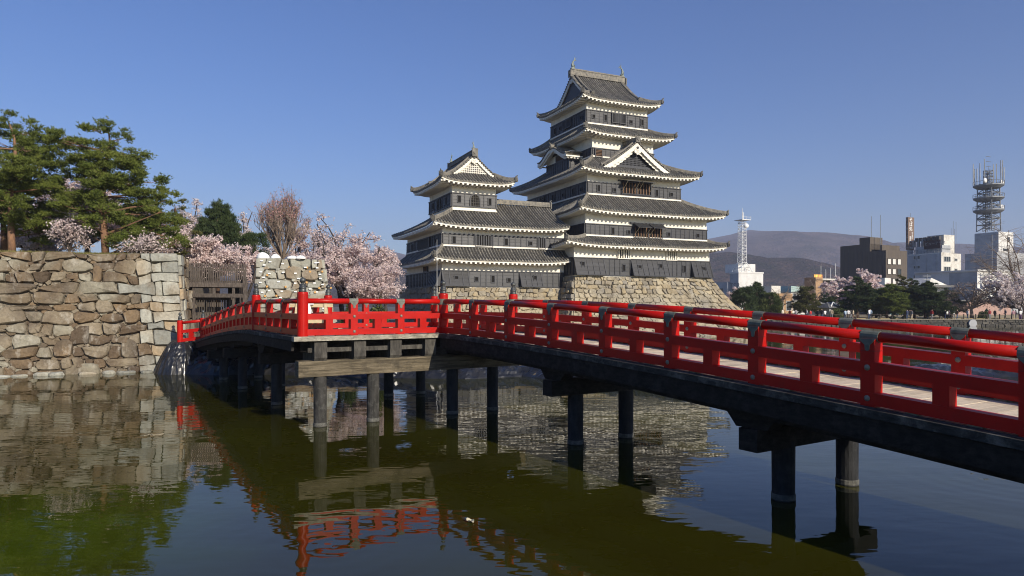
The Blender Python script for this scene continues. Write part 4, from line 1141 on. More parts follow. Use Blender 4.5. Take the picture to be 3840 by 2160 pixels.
for p in (CX-.24, PW+.24): sweep('fascia_beam', M['darkwood'], line(p, SNEAR, -.32, 18), .07, .30, -.112)
for p in (.1, 1.2, LWd-.1): sweep('girder', M['darkwood'], line(p, PS+.4, SEND+1.0, 14), .26, .42, -.105)
sweep('fascia_beam', M['darkwood'], line(-.25, .05, SEND+1.0, 16), .07, .26, -.112)
for s_ in (.45, 2.0, 3.6, PS-.3): sweep('girder', M['darkwood'], [(.02, s_), (PW-.02, s_)], .24, .30, -.12)
# square joist ends with curved undersides on the platform front
def joist(p, s0, s1, z, w=.34, h=.60, m=None, name='joist_end'):
    b = MB(); zt_ = z; pr = [(s0,zt_),(s1,zt_),(s1,zt_-h),(s0+.22,zt_-h),(s0+.08,zt_-h+.05),(s0,zt_-h+.16)]
    n = len(pr); b.add([(p-w/2,y,q) for y, q in pr]+[(p+w/2,y,q) for y, q in pr], [tuple(range(n)), tuple(range(2*n-1,n-1,-1))]+[(i,(i+1)%n,n+(i+1)%n,n+i) for i in range(n)])
    return b.build(name, m or M['greywood'], br)
for p in (.42, 1.50, 2.55, 3.62): joist(p, -.22, .9, 2.298)
sweep('ledger', M['greywood'], [(.12, -.02), (CX-.3, -.02)], .06, .12, -.30)
# pile bents: cap beam across + round piles with stub brackets
def bent(s, p0, p1, piles, ztop, capm=None, h=.36, stubs=True, w=.36):
    b = MB(); b.box(p0, p1, s-w/2, s+w/2, ztop-h, ztop); b.build('cap_beam', capm or M['darkwood'], br)
    for p, r, m in piles:
        c = MB(); c.lathe([(r*1.0, ztop-h-.01), (r*1.03, 1.0), (r*1.0, .10), (r*1.05, .055), (r*1.05, .02), (r*1.02, -.9)], 18, (p, s, 0))
        pl_ = c.build('pile', m, br, smooth=False)
        c = MB(); c.lathe([(r*1.04, .012), (r*1.07, .03), (r*1.07, .09), (r*1.035, .11)], 18, (p, s, 0)); c.build('waterline_band', M['waterline'], pl_)
M['waterline'] = mat('waterline_crust', (.05,.05,.045), (.14,.137,.12), 9, .9, .3)
M['pile_grey'] = mat('weathered_lit_pile', (.020,.0195,.018), (.05,.048,.044), 3, .85, .6, 10, stretch=(2.5,2.5,.8), dirt=(.14,.138,.125), dirt_scale=6.5, dirt_amt=.4)  # paler copy for the front piles the sun reaches, light in the colour
M['pile_dark'] = mat('shaded_pile', (.010,.0105,.012), (.026,.027,.029), 3, .8, .5, 10, stretch=(2.5,2.5,.8), dirt=(.06,.06,.06), dirt_scale=5.0, dirt_amt=.35)  # darker copy for piles under the deck: their shade is in the colour
pd, pg = M['pile_dark'], M['pile_grey']
bent(.02, -.15, PW+.35, [(.47,.17,pg),(1.96,.17,pg),(4.45,.17,pd),(5.85,.17,pd)], 1.78, M['beam'], .42)
bent(4.8, -.1, PW+.3, [(.45,.17,pd),(1.9,.17,pd),(4.35,.17,pd),(5.6,.17,pd)], 1.72)
bent(9.9, -.35, LWd+.4, [(.35,.17,pd),(1.8,.17,pd)], zd(9.9)-.62)
bent(13.8, -.35, LWd+.4, [(.3,.17,pd),(1.75,.17,pd)], zd(13.8)-.62)
bent(-5.5, 4.05, 7.25, [(4.86,.18,pd),(6.42,.18,pd)], zd(-5.5)-.74)
bent(-11.0, 4.12, 7.5, [(5.02,.185,pd),(6.85,.185,pd)], zd(-11)-.74)
bent(-16.8, 4.12, 7.5, [(5.02,.185,pd),(6.6,.185,pd)], zd(-16.8)-.74)
bent(-22.0, 4.12, 7.5, [(5.02,.185,pd),(6.6,.185,pd)], zd(-22)-.74)
for s_, ps in ((-5.5,(4.35,5.5,6.5)),(-11.0,(4.35,5.5,6.5)),(-16.8,(4.35,5.5,6.5)),(0.02,(4.6,5.6,6.4)),(9.9,(.1,1.2,2.3)),(13.8,(.1,1.2,2.3)),(4.8,(.1,1.2,2.3,4.4,5.6,6.4))):
    for p in ps:
        b = MB(); z1 = zd(s_)-.45; z0 = {(-5.5):zd(-5.5)-.74, (-11.0):zd(-11)-.74, (-16.8):zd(-16.8)-.74, .02:1.78, 9.9:zd(9.9)-.62, 13.8:zd(13.8)-.62, 4.8:1.72}[s_]
        hl = .55; b.add([(p-.15,s_-hl,z1),(p+.15,s_-hl,z1),(p+.15,s_+hl,z1),(p-.15,s_+hl,z1),(p-.15,s_-hl+.25,z0),(p+.15,s_-hl+.25,z0),(p+.15,s_+hl-.25,z0),(p-.15,s_+hl-.25,z0)],
              [(3,2,1,0),(4,5,6,7),(0,1,5,4),(1,2,6,5),(2,3,7,6),(3,0,4,7)])
        b.build('corbel_block', M['darkwood'], br)
# ---- railings
def obox(name, m, a, b_, z0a, z1a, z0b, z1b, w, parent=br):
    """straight bar between plan points a and b with given bottom/top heights at each end"""
    a = V3((*a,0)); c = V3((*b_,0)); t = (c-a).normalized(); x = V3((t.y,-t.x,0))*(w/2); mb = MB()
    mb.add([a-x+V3((0,0,z0a)), a+x+V3((0,0,z0a)), c+x+V3((0,0,z0b)), c-x+V3((0,0,z0b)), a-x+V3((0,0,z1a)), a+x+V3((0,0,z1a)), c+x+V3((0,0,z1b)), c-x+V3((0,0,z1b))],
           [(3,2,1,0),(4,5,6,7),(0,1,5,4),(1,2,6,5),(2,3,7,6),(3,0,4,7)])
    return mb.build(name, m, parent)
bm = MB(); bm.lathe([(.042,0),(.042,.008),(.030,.022),(.012,.03)], 10); boltm = bm.mesh('bolt', M['bolt'])
RH, RR = .955, .071     # handrail axis height, radius
def rail_line(pts, heights, skip_first_post=True, skip_last_post=True, out=1, struts=True):
    """pts: plan points of the posts; out: side (+1 right of travel) that carries the bolts"""
    n = len(pts)
    for i in range(n):
        p = V3((*pts[i],0)); a = V3((*pts[max(0,i-1)],0)); c = V3((*pts[min(n-1,i+1)],0)); t = (c-a).normalized(); x = V3((t.y,-t.x,0)); z = heights[i]
        slope = (heights[min(n-1,i+1)]-heights[max(0,i-1)])/max(.01,(c-a).length)
        if (i > 0 or not skip_first_post) and (i < n-1 or not skip_last_post):
            post = obox('railing_post', M['red'], pts[i]-np.array(t.xy)*.10, pts[i]+np.array(t.xy)*.10, z, z+RH-.03, z, z+RH-.03, .192)
            mb = MB(); q = p+V3((0,0,z+.76)); mb.bar(q-t*.103, q+t*.103, .197, .012); mb.build('groove_band', M['red_dk'], post)
            cu = MB(); ts = t+V3((0,0,slope))
            top = p+V3((0,0,z+RH)); cu.tube([top-ts*.125, top+ts*.125], RR+.006, 14)
            for sg in (-1, 1):   # tongue of the copper sheath on both faces of the post
                o = x*sg*.099
                zc = z+RH-.03
                poly = [(-.115,0),(.115,0),(.075,-.05),(.036,-.085),(.03,-.15),(0,-.168),(-.03,-.15),(-.036,-.085),(-.075,-.05)]
                cu.extrude([p+o+t*u_+V3((0,0,zc+v_)) for u_, v_ in poly], x*sg*.006)
            cu.build('copper_sheath', M['copper'], post)
            for zz in (.12, .535):
                bo_ = link('bolt', boltm, post, p+x*out*(.100)+V3((0,0,z+zz)))
                bo_.rotation_euler = (x*out).to_track_quat('Z','Y').to_euler()
        if i < n-1:
            a = np.array(pts[i]); c = np.array(pts[i+1]); za, zb = heights[i], heights[i+1]
            mb = MB(); mb.tube([(a[0],a[1],za+RH),(c[0],c[1],zb+RH)], RR, 14); mb.build('handrail', M['red'], br, smooth=True)
            obox('middle_rail', M['red'], a, c, za+.455, za+.615, zb+.455, zb+.61, .198)
            obox('bottom_rail', M['red'], a, c, za+.035, za+.20, zb+.035, zb+.195, .204)
            if struts:
                m_ = (a+c)/2; tt = (c-a)/np.linalg.norm(c-a); zm = (za+zb)/2
                obox('strut', M['red'], m_-tt*.10, m_+tt*.10, zm+.19, zm+.46, zm+.19, zm+.46, .184)
                for f in (.3, .7):
                    q = a+(c-a)*f; zq = za+(zb-za)*f; obox('spacer_block', M['edge'], q-tt*.08, q+tt*.08, zq-.003, zq+.036, zq-.003, zq+.036, .13)
M['red_dk'] = mat('post_groove', (.22,.008,.006), None, 4, .5)
def corner_post(p, s, h=1.19, r=.142, z0=None):
    z = zd(s) if z0 is None else z0
    b = MB(); b.lathe([(r,-.03),(r,h-.04),(r*.96,h-.012),(r*.9,h)], 24, (p,s,z)); post = b.build('corner_post', M['red'], br, smooth=False)
    if h > 1.1 and p > 0:
        cb = MB(); cb.lathe([(r*1.05,.86),(r*1.07,.87),(r*1.07,1.01),(r*1.05,1.03)], 20, (p,s,z)); cb.build('copper_collar', M['copper'], post)
    f = MB(); q = z+h
    f.lathe([(r*.70,0),(r*.70,.035),(r*.66,.04),(r*.66,.10),(r*.69,.105),(r*.69,.125),(r*.60,.135),(r*.58,.19),(r*.50,.205),(r*.30,.215),(r*.27,.235),(r*.36,.245),(r*.36,.252),(r*.50,.275),(r*.56,.305),(r*.52,.335),(r*.36,.362),(r*.16,.378),(r*.05,.40)], 18, (p,s,q))
    f.build('finial', M['finial'], post, smooth=True)
    return post
A_ = np.array
bay = 1.86
nb = 12
near = [A_((CX, -bay*i)) for i in range(nb+1)]; far = [A_((PW, -bay*i)) for i in range(nb+1)]
rail_line(near, [zd(q[1]) for q in near], out=1, skip_last_post=False)
rail_line(far, [zd(q[1]) for q in far], out=1, skip_last_post=False)
# platform front / right / back / left
rail_line([A_((CX*i/3, 0.0)) for i in range(4)], [2.42]*4, out=1)
rail_line([A_((PW, PS*i/3)) for i in range(4)], [2.42]*4, out=-1)
rail_line([A_((PW+(LWd-PW)*i/3, PS)) for i in range(4)], [2.42]*4, out=-1)
rail_line([A_((0, PS*i/3)) for i in range(4)], [2.42]*4, out=-1)
nl = 8
lf_ = [A_((0, PS+(SEND-PS)*i/nl)) for i in range(nl+1)]; rt_ = [A_((LWd, PS+(SEND-PS)*i/nl)) for i in range(nl+1)]
rail_line(lf_, [zd(q[1]) for q in lf_], out=-1); rail_line(rt_, [zd(q[1]) for q in rt_], out=-1)
rail_line([A_((0, SEND)), A_((-.95, SEND+.55))], [zd(SEND), zd(SEND)-.12], out=1, struts=True)
rail_line([A_((LWd, SEND)), A_((LWd+.95, SEND+.55))], [zd(SEND), zd(SEND)-.12], out=1)
for p, s_ in ((0,0),(CX,0),(PW,0),(PW,PS),(LWd,PS),(0,PS)): corner_post(p, s_)
for p, s_, z_ in ((0,SEND,None),(LWd,SEND,None),(-.95,SEND+.55,zd(SEND)-.12),(LWd+.95,SEND+.55,zd(SEND)-.12)): corner_post(p, s_, 1.08, .135, z_)
# pale bare patch on one far post
q = far[6]; b = MB(); b.box(PW-.102, PW-.0965, q[1]-.09, q[1]+.08, zd(q[1])+.22, zd(q[1])+.44); b.build('bare_wood_patch', M['rawwood'], br)
# ---- wooden trestle on the platform, with a white bag over it
tx, ty = bw2(1.75, 5.35); tz = 2.425
tre = thing('trestle_barrier', 'bare wooden trestle barrier standing on the bridge platform', 'barrier', (tx, ty, tz), R(8))
for nm, a, c in (('crossbar', (-.72,0,.83), (.72,0,.83)), ('lower_crossbar', (-.55,.0,.28), (.55,.0,.28))):
    b = MB(); b.bar(a, c, .04, .12); b.build(nm, M['rawwood'], tre)
for x in (-.5, .5):
    for sg in (-1, 1):
        b = MB(); b.bar((x*1.05, sg*.28, 0), (x*.95, sg*.04, .9), .09, .05, up=(0,1,0)); b.build('leg', M['rawwood'], tre)
b = MB()
for i in range(12):
    pass
bag = MB(); bag.lathe([(.06,-.42),(.13,-.34),(.15,-.2),(.11,-.06),(.10,.02),(.03,.06)], 12)
bag.box(-.30,.22,-.05,.05,.0,.07)
bg_ = bag.build('plastic_bag', M['white'], None, loc=(tx-.12, ty-.10, tz+.86)); tag(bg_, 'white plastic bag hanging over the bare wooden trestle on the bridge', 'bag')
# ------------------------------------------------------------------ water, grounds, hills
def water_material():
    m = bpy.data.materials.new('moat_water'); m.use_nodes = True; nt = m.node_tree; Lk = nt.links; b = nt.nodes['Principled BSDF']
    b.inputs['Roughness'].default_value = .012; b.inputs['IOR'].default_value = 1.333; b.inputs['Specular IOR Level'].default_value = .5
    geo = nd(nt, 'ShaderNodeNewGeometry')
    def nz(scale, st=(1,1,1), detail=3, rough=.5):
        mp = nd(nt, 'ShaderNodeMapping'); mp.inputs['Scale'].default_value = st; Lk.new(geo.outputs['Position'], mp.inputs[0])
        n = nd(nt, 'ShaderNodeTexNoise'); n.inputs['Scale'].default_value = scale; n.inputs['Detail'].default_value = detail; n.inputs['Roughness'].default_value = rough
        Lk.new(mp.outputs[0], n.inputs['Vector']); return n.outputs[0]
    def mth(op, a, b_=None, c=None):
        n = nd(nt, 'ShaderNodeMath', operation=op)
        for i, v in enumerate((a, b_, c)):
            if v is None: continue
            if isinstance(v, (int, float)): n.inputs[i].default_value = v
            else: Lk.new(v, n.inputs[i])
        return n.outputs[0]
    # algae: murky olive with greener drifts
    cr = nd(nt, 'ShaderNodeValToRGB'); e = cr.color_ramp.elements
    e[0].position = .36; e[0].color = (.023,.0205,.002,1); e[1].position = .72; e[1].color = (.036,.038,.003,1)
    Lk.new(nz(.22, (1,1,1), 4), cr.inputs[0])
    vd = nd(nt, 'ShaderNodeVectorMath', operation='DISTANCE'); Lk.new(geo.outputs['Position'], vd.inputs[0]); vd.inputs[1].default_value = (-7.6, 8.9, 0)
    bl = nd(nt, 'ShaderNodeMapRange'); bl.inputs[1].default_value = 4.2; bl.inputs[2].default_value = 1.2
    Lk.new(mth('MULTIPLY_ADD', nz(.8, (.5,1,1), 5), 3.0, mth('ADD', vd.outputs['Value'], -1.5)), bl.inputs[0])
    am = nd(nt, 'ShaderNodeMix', data_type='RGBA'); Lk.new(bl.outputs[0], am.inputs[0]); Lk.new(cr.outputs[0], am.inputs[6]); am.inputs[7].default_value = (.042,.060,.003,1)
    Lk.new(am.outputs[2], b.inputs['Base Color'])
    # ripples: fine wind ripples in patches, broader swell, a few ring waves
    fine = nz(3.0, (.45,1,1), 2.5, .5); mid = nz(1.25, (.55,1,1), 3); swell = nz(.35, (.7,1,1), 2)
    patch = nd(nt, 'ShaderNodeMapRange'); patch.inputs[1].default_value = .42; patch.inputs[2].default_value = .62; patch.inputs[3].default_value = .25; patch.inputs[4].default_value = 1.0
    Lk.new(nz(.09, (1,1.4,1), 2), patch.inputs[0])
    h = mth('MULTIPLY', fine, patch.outputs[0]); h = mth('MULTIPLY', h, .0042)
    h = mth('MULTIPLY_ADD', mid, .007, h); h = mth('MULTIPLY_ADD', swell, .012, h)
    for (cx, cy, amp, wl, dec) in ((-2.4, 9.2, .0005, .33, .5), (9.6, 13.0, .0008, .40, .5)):
        vm = nd(nt, 'ShaderNodeVectorMath', operation='DISTANCE'); Lk.new(geo.outputs['Position'], vm.inputs[0]); vm.inputs[1].default_value = (cx, cy, 0)
        d = vm.outputs['Value']; s = mth('SINE', mth('MULTIPLY', d, 2*math.pi/wl)); fall = mth('POWER', 2.718, mth('MULTIPLY', d, -dec))
        h = mth('MULTIPLY_ADD', mth('MULTIPLY', s, fall), amp, h)
    bp = nd(nt, 'ShaderNodeBump'); bp.inputs['Strength'].default_value = 1.0; bp.inputs['Distance'].default_value = 1.0
    Lk.new(h, bp.inputs['Height']); Lk.new(bp.outputs[0], b.inputs['Normal'])
    return m
M['water'] = water_material()
b = MB(); b.box(-240, 240, -30, 108.6, -.6, 0)
tag(b.build('moat_water', M['water']), kind='structure')
def sheet(name, poly, z, m, thick=.6):
    b = MB(); b.prism(poly, z-thick, z); return tag(b.build(name, m), kind='structure')
# far park, promenade, ground to the horizon
sheet('promenade', [(-240,108.5),(240,108.5),(240,114.5),(-240,114.5)], .985, M['path'], 1.2)
sheet('park_ground', [(-240,114.4),(240,114.4),(240,160),(-240,160)], 1.10, M['park'], 1.3)
sheet('ground', [(-5400,159),(5400,159),(5400,4600),(-5400,4600)], 1.05, lit('town_ground', (.12,.11,.09), .95), 1.5)
# castle island and the terrace behind the left wall
sheet('island_ground', [(-16.9,36.2),(-12.6,34.6),(-9,35.4),(-4,35.8),(1.2,36.0),(2.2,40),(2.6,60),(9,73),(9,107),(-120,107),(-120,66),(-22,62)], 1.15, M['soil'], 1.6)
TZ = 5.80
tp = [LT-d20*WL-V3((30,10,0)), LT-d20*WL+n20*.4, LT-d20*.5+n20*.45, LT+n20*24-d20*.4, LT-d20*60+n20*30]
sheet('terrace_ground', [(p.x, p.y) for p in tp], TZ, M['grass'], .4)
b = MB()
tp2 = [LT-d20*WL-V3((30,10,0)), LT-d20*WL+n20*2, LT-d20*1.5+n20*2, LT+n20*24-d20*1.5, LT-d20*60+n20*30]
b.prism([(p.x, p.y) for p in tp2], -.5, TZ-.42); tag(b.build('terrace_earth', M['soil']), kind='structure')
# grass fringe hanging over the wall top
def quads(centers, size, rg, flat=0.0, aspect=1.0):
    n = len(centers); C = np.asarray(centers); a = rg.normal(size=(n,3)); a[:,2] *= (1-flat); a /= np.linalg.norm(a,axis=1)[:,None]+1e-9
    c = rg.normal(size=(n,3)); bb = np.cross(a, c); bb /= np.linalg.norm(bb,axis=1)[:,None]+1e-9
    s = (np.asarray(size)*np.ones(n))[:,None]; a = a*s; bb = bb*s*aspect
    return np.stack([C-a-bb, C+a-bb*.6, C+a*.8+bb, C-a*.7+bb*.9], axis=1).reshape(-1,3)
def blades(centers, length, width, rg, k=5, up=.5, outward=None):
    n = len(centers); C = np.repeat(np.asarray(centers), k, axis=0); m = len(C)
    d = rg.normal(size=(m,3)); d[:,2] = np.abs(d[:,2])*up*1.4+up*.35
    if outward is not None: d += np.repeat(outward, k, axis=0)
    d /= np.linalg.norm(d,axis=1)[:,None]+1e-9
    w = np.cross(d, rg.normal(size=(m,3))); w /= np.linalg.norm(w,axis=1)[:,None]+1e-9
    L = (length*rg.uniform(.6,1.2,m))[:,None]; w = w*width
    return np.stack([C-w, C+w, C+d*L], axis=1).reshape(-1,3)
g = np.array([list(LT-d20*rng.uniform(0.2,WL+4)+n20*rng.uniform(.15,1.8)) for _ in range(9000)]); g[:,2] = TZ-.03
tag(link('wall_top_grass', np_mesh('wall_top_grass', blades(g, .16, .012, rng, 4, 1.2), 3, M['grass_blade'] if 'grass_blade' in M else mat('grass_blade', (.14,.13,.035), (.28,.25,.09), .8, .8, island=.35, translucent=.25))), kind='stuff')
# near bank, behind and beside the camera
sheet('near_bank', [(-60,-25),(60,-25),(60,-3.0),(14,-3.4),(10,-2.2),(3,-1.2),(-20,-1.6),(-60,-4)], 1.55, M['grass'], 2.2)
# mountains
def hill(name, prof_pts, Y0, Y1, m, nx=260, ny=34, rough=1.0, seed=0):
    xs = np.linspace(-1100, 5200, nx); pp = sorted(prof_pts); crest = np.interp(xs, [p[0] for p in pp], [p[1] for p in pp])
    b = MB(); vs = []
    for j in range(ny):
        t = j/(ny-1)
        for i in range(nx):
            Y = Y0+(Y1-Y0)*t; X = (xs[i]-1920)/F*Y1*(.80+.20*t)
            Zc = (HY-crest[i])/F*Y1+CAMZ
            nzv = mnoise.fractal(V3((X*.0022, Y*.0022, seed)), .9, 2.1, 6)
            rid = 1-abs(mnoise.noise(V3((X*.0017+Y*.0009, Y*.0004, seed+5))))*1.6
            env = math.sin(min(1, t*1.0)*math.pi/2)**1.15
            z = Zc*env*(1+(1-t)*(.55*(rid-.55)*rough)) + nzv*44*rough*(1-t)*t*3
            z = min(z, CAMZ+(Zc-CAMZ)*Y/Y1*.985)
            if t == 1: z = Zc + nzv*4
            vs.append((X, Y, max(0, z)))
    fs = [(j*nx+i, j*nx+i+1, (j+1)*nx+i+1, (j+1)*nx+i) for j in range(ny-1) for i in range(nx-1)]
    # back side so that it is a solid ridge
    o = len(vs)
    for i in range(nx): vs.append((vs[(ny-1)*nx+i][0], Y1+600, 0))
    fs += [((ny-1)*nx+i, (ny-1)*nx+i+1, o+i+1, o+i) for i in range(nx-1)]
    b.add(vs, fs); return tag(b.build(name, m, smooth=True), kind='structure')
def hill_mat(name, cs, scale):
    m = mat(name, cs[0], cs[1], scale, 1.0, .8, scale*6, detail=9, dirt=cs[2], dirt_scale=scale*.6, dirt_amt=.9, spec=0, bdist=22, ramp=(.42,.58)); return m
hill('mountains', [(-1100,960),(300,965),(700,940),(1100,948),(1380,938),(1480,945),(1600,975),(2300,960),(2600,915),(2650,897),(2690,890),(2740,880),(2780,868),(2815,862),(2850,866),(2900,866),(2980,873),(3040,881),(3100,887),(3160,893),(3210,904),(3260,909),(3330,915),(3360,911),(3420,910),(3470,913),(3600,926),(3840,940),(5200,980)],
     1900, 3600, hill_mat('mountain_woods', ((.045,.036,.036),(.115,.085,.078),(.022,.028,.022)), .016))
hill('foothills', [(-1100,1060),(900,1050),(1400,1005),(1560,1010),(2300,960),(2640,940),(2700,952),(2760,968),(2830,962),(2900,985),(2960,1010),(3060,1035),(3200,1060),(3500,1080),(5200,1090)],
     1000, 1700, hill_mat('foothill_woods', ((.035,.030,.022),(.095,.064,.050),(.014,.026,.012)), .028), rough=1.3, seed=3)
b = MB(); sn = [(2888,866,870),(2905,865.5,873),(2925,866.5,872),(2945,868.5,875),(2965,871,875),(2985,873.5,876)]
for (a, t0, b0), (c, t1, b1) in zip(sn[:-1], sn[1:]):
    b.add([(at(a,3590),3590,zt(t0,3590)),(at(c,3590),3590,zt(t1,3590)),(at(c,3540),3540,zt(b1,3540)),(at(a,3540),3540,zt(b0,3540))], [(0,1,2,3)])
tag(b.build('snow_field', mat('old_snow', (.55,.55,.55), (.7,.7,.7), .02, .9)), kind='structure')
# ------------------------------------------------------------------ soil bank with black sheeting on the island shore
def lumpy(name, m, outline_fn, nu, nv, amp, scale, seed, smooth=False, ridged=True):
    """sheet from outline_fn(u,v)->Vector, wrinkled by noise"""
    b = MB(); vs = []
    for j in range(nv+1):
        for i in range(nu+1):
            p = outline_fn(i/nu, j/nv); q = p*scale+V3((seed,seed,seed))
            n1 = mnoise.fractal(q, .8, 2.2, 4)
            if ridged: n1 = .55*(1-abs(mnoise.noise(q*1.7))*2)+.6*n1
            e = min(1, 4*(j/nv), 4*(1-j/nv)+.35)
            vs.append(p+V3((.25*n1*amp, -.55*n1*amp, .8*n1*amp))*e)
    fs = [(j*(nu+1)+i, j*(nu+1)+i+1, (j+1)*(nu+1)+i+1, (j+1)*(nu+1)+i) for j in range(nv) for i in range(nu)]
    b.add(vs, fs); return b.build(name, m, smooth=smooth)
shore = [(-17.2,33.2),(-14.5,32.2),(-11.7,32.3),(-8,31.4),(-5,30.8),(-2,30.4),(.5,31.6),(1.6,30.4),(3.4,28.8),(5.4,26.9),(7.3,24.5),(8.6,23.2)]
def along(poly, u):
    L = [0]
    for a, c in zip(poly[:-1], poly[1:]): L.append(L[-1]+math.hypot(c[0]-a[0], c[1]-a[1]))
    d = u*L[-1]
    for i in range(len(poly)-1):
        if d <= L[i+1]+1e-6:
            t = (d-L[i])/(L[i+1]-L[i]); a, c = poly[i], poly[i+1]; return V3((a[0]+(c[0]-a[0])*t, a[1]+(c[1]-a[1])*t, 0)), V3((c[1]-a[1], a[0]-c[0], 0)).normalized()
    return V3((*poly[-1],0)), V3((1,0,0))
def bankprof(v, h=.75, back=5.0):   # v 0 at the water, 1 at the back
    if v < .35: t = v/.35; return 1.3*t, h*math.sin(t*math.pi/2)
    t = (v-.35)/.65; return 1.3+back*t, h+(1.16-h)*t*t
def soil_fn(u, v):
    p, n = along(shore, u); back = 5.0 if u < .62 else 1.2
    d, z = bankprof(v, .62, back)
    if u > .62: z = .62*math.sin(math.pi*min(1, .08+v*.9))*max(.0, 1-max(0, u-.9)*8)
    return p-n*(d-.15)+V3((0,0,z-.12))
tag(lumpy('soil_bank', M['soil'], soil_fn, 150, 16, .16, 1.3, 3), kind='structure')
def tarp_on_shore(label, u0, u1, h, seed, amp=.20, cut=.40):
    def fn(u, v):
        uu = u0+(u1-u0)*u; p, n = along(shore, uu); d, z = bankprof(v*cut, h, 4.0)
        return p-n*(d-.32)+V3((0,0,z-.06 if v > .01 else -.12))
    o = lumpy('plastic_sheet', M['tarp'], fn, max(30, int((u1-u0)*260)), 14, amp, 1.5, seed)
    return tag(o, label, 'tarpaulin', 'black plastic sheets weighed down along the shore')
tarp_on_shore('black plastic sheet in deep shade under the arched far end of the bridge', 0.03, .21, .95, 11, .26)
tarp_on_shore('crumpled black plastic sheet behind the piles of the bridge platform', .20, .37, .62, 23)
tarp_on_shore('shiny creased black plastic sheet with a bright silvery fold, between the middle piles', .36, .50, .66, 31, .26)
tarp_on_shore('dusty grey-black plastic sheet spread over the soil bank right of the middle piles', .49, .66, .62, 47)
tarp_on_shore('torn end of the black plastic sheeting where the low bank runs out into the water', .65, .97, .50, 59, .2, .34)
def mound(u, v):
    a = math.pi*(1.02+.96*u)     # half dome leaning on the wall corner
    r = (1.0-.82*v)*(1+.06*(1-v)*(abs(math.sin(u*19+2.5*math.sin(u*9)+2*v))-.5)+.07*mnoise.noise(V3((u*16,v*2,3))))
    x = -16.15+1.15*math.cos(a)*(r if v < .85 else r)*1.05; y = 33.55+1.55*math.sin(a)*r
    z = 1.62*math.sin(min(1, v*1.15)*math.pi/2)-.06
    return V3((x, y, z))
o = lumpy('plastic_sheet', M['tarp'], mound, 90, 26, .07, 2.6, 71); tag(o, 'black plastic sheet draped over a waist-high heap at the foot of the big stone wall', 'tarpaulin')
def float_fn(u, v):
    return V3((17.8+11*u, 30.6+2.2*v+.6*math.sin(u*5), -.03+.50*math.sin(math.pi*v)*(.6+.4*math.sin(u*9)**2)))
o = lumpy('plastic_sheet', M['tarp'], float_fn, 70, 14, .16, 1.4, 83); tag(o, 'low black plastic bundle in the water beyond the far railing at the right', 'tarpaulin')
# debris on the water
def leafp(label, x, y, s, rz):
    b = MB(); vs = []; N, K = 12, 6
    for i in range(N+1):
        t = i/N; w = math.sin(math.pi*min(1, t*.93+.05))**.7*.34
        for k in range(K+1):
            q = k/K*2-1; vs.append((t-.5, q*w, .03+.34*(t-.25)**2+.55*abs(q)**1.6*w+.10*math.sin(t*7)))
    b.add(vs, [(i*(K+1)+k, i*(K+1)+k+1, (i+1)*(K+1)+k+1, (i+1)*(K+1)+k) for i in range(N) for k in range(K)])
    b.tube([(-.5,0,.2),(-.62,.02,.34)], .012, 5)
    o = b.build('floating_leaf', lit('dry_leaf', (.44,.40,.29), .7)); o.location = (x, y, .002); o.scale = (s,s,s); o.rotation_euler = (0,0,rz)
    return tag(o, label, 'leaf')
leafp('pale curled dry leaf floating on the dark water in front of the bridge', at(1763,10.25), 10.25, .15, 2.3)
b = MB(); tws = [[(0,0,.02),(.25,.05,.05),(.5,.12,.03),(.72,.10,.05)],[(.25,.05,.05),(.4,-.1,.08),(.5,-.16,.04)],[(.5,.12,.03),(.66,.28,.06)],[(.12,.02,.03),(.10,.2,.05)]]
for t in tws: b.tube(t, .012, 5)
o = b.build('floating_twig', lit('pale_twig', (.30,.26,.18), .8)); o.location = (at(540,17.0), 17.0, 0); o.scale = (.62,.62,.62); tag(o, 'thin pale twig floating on the water below the big stone wall', 'twig')
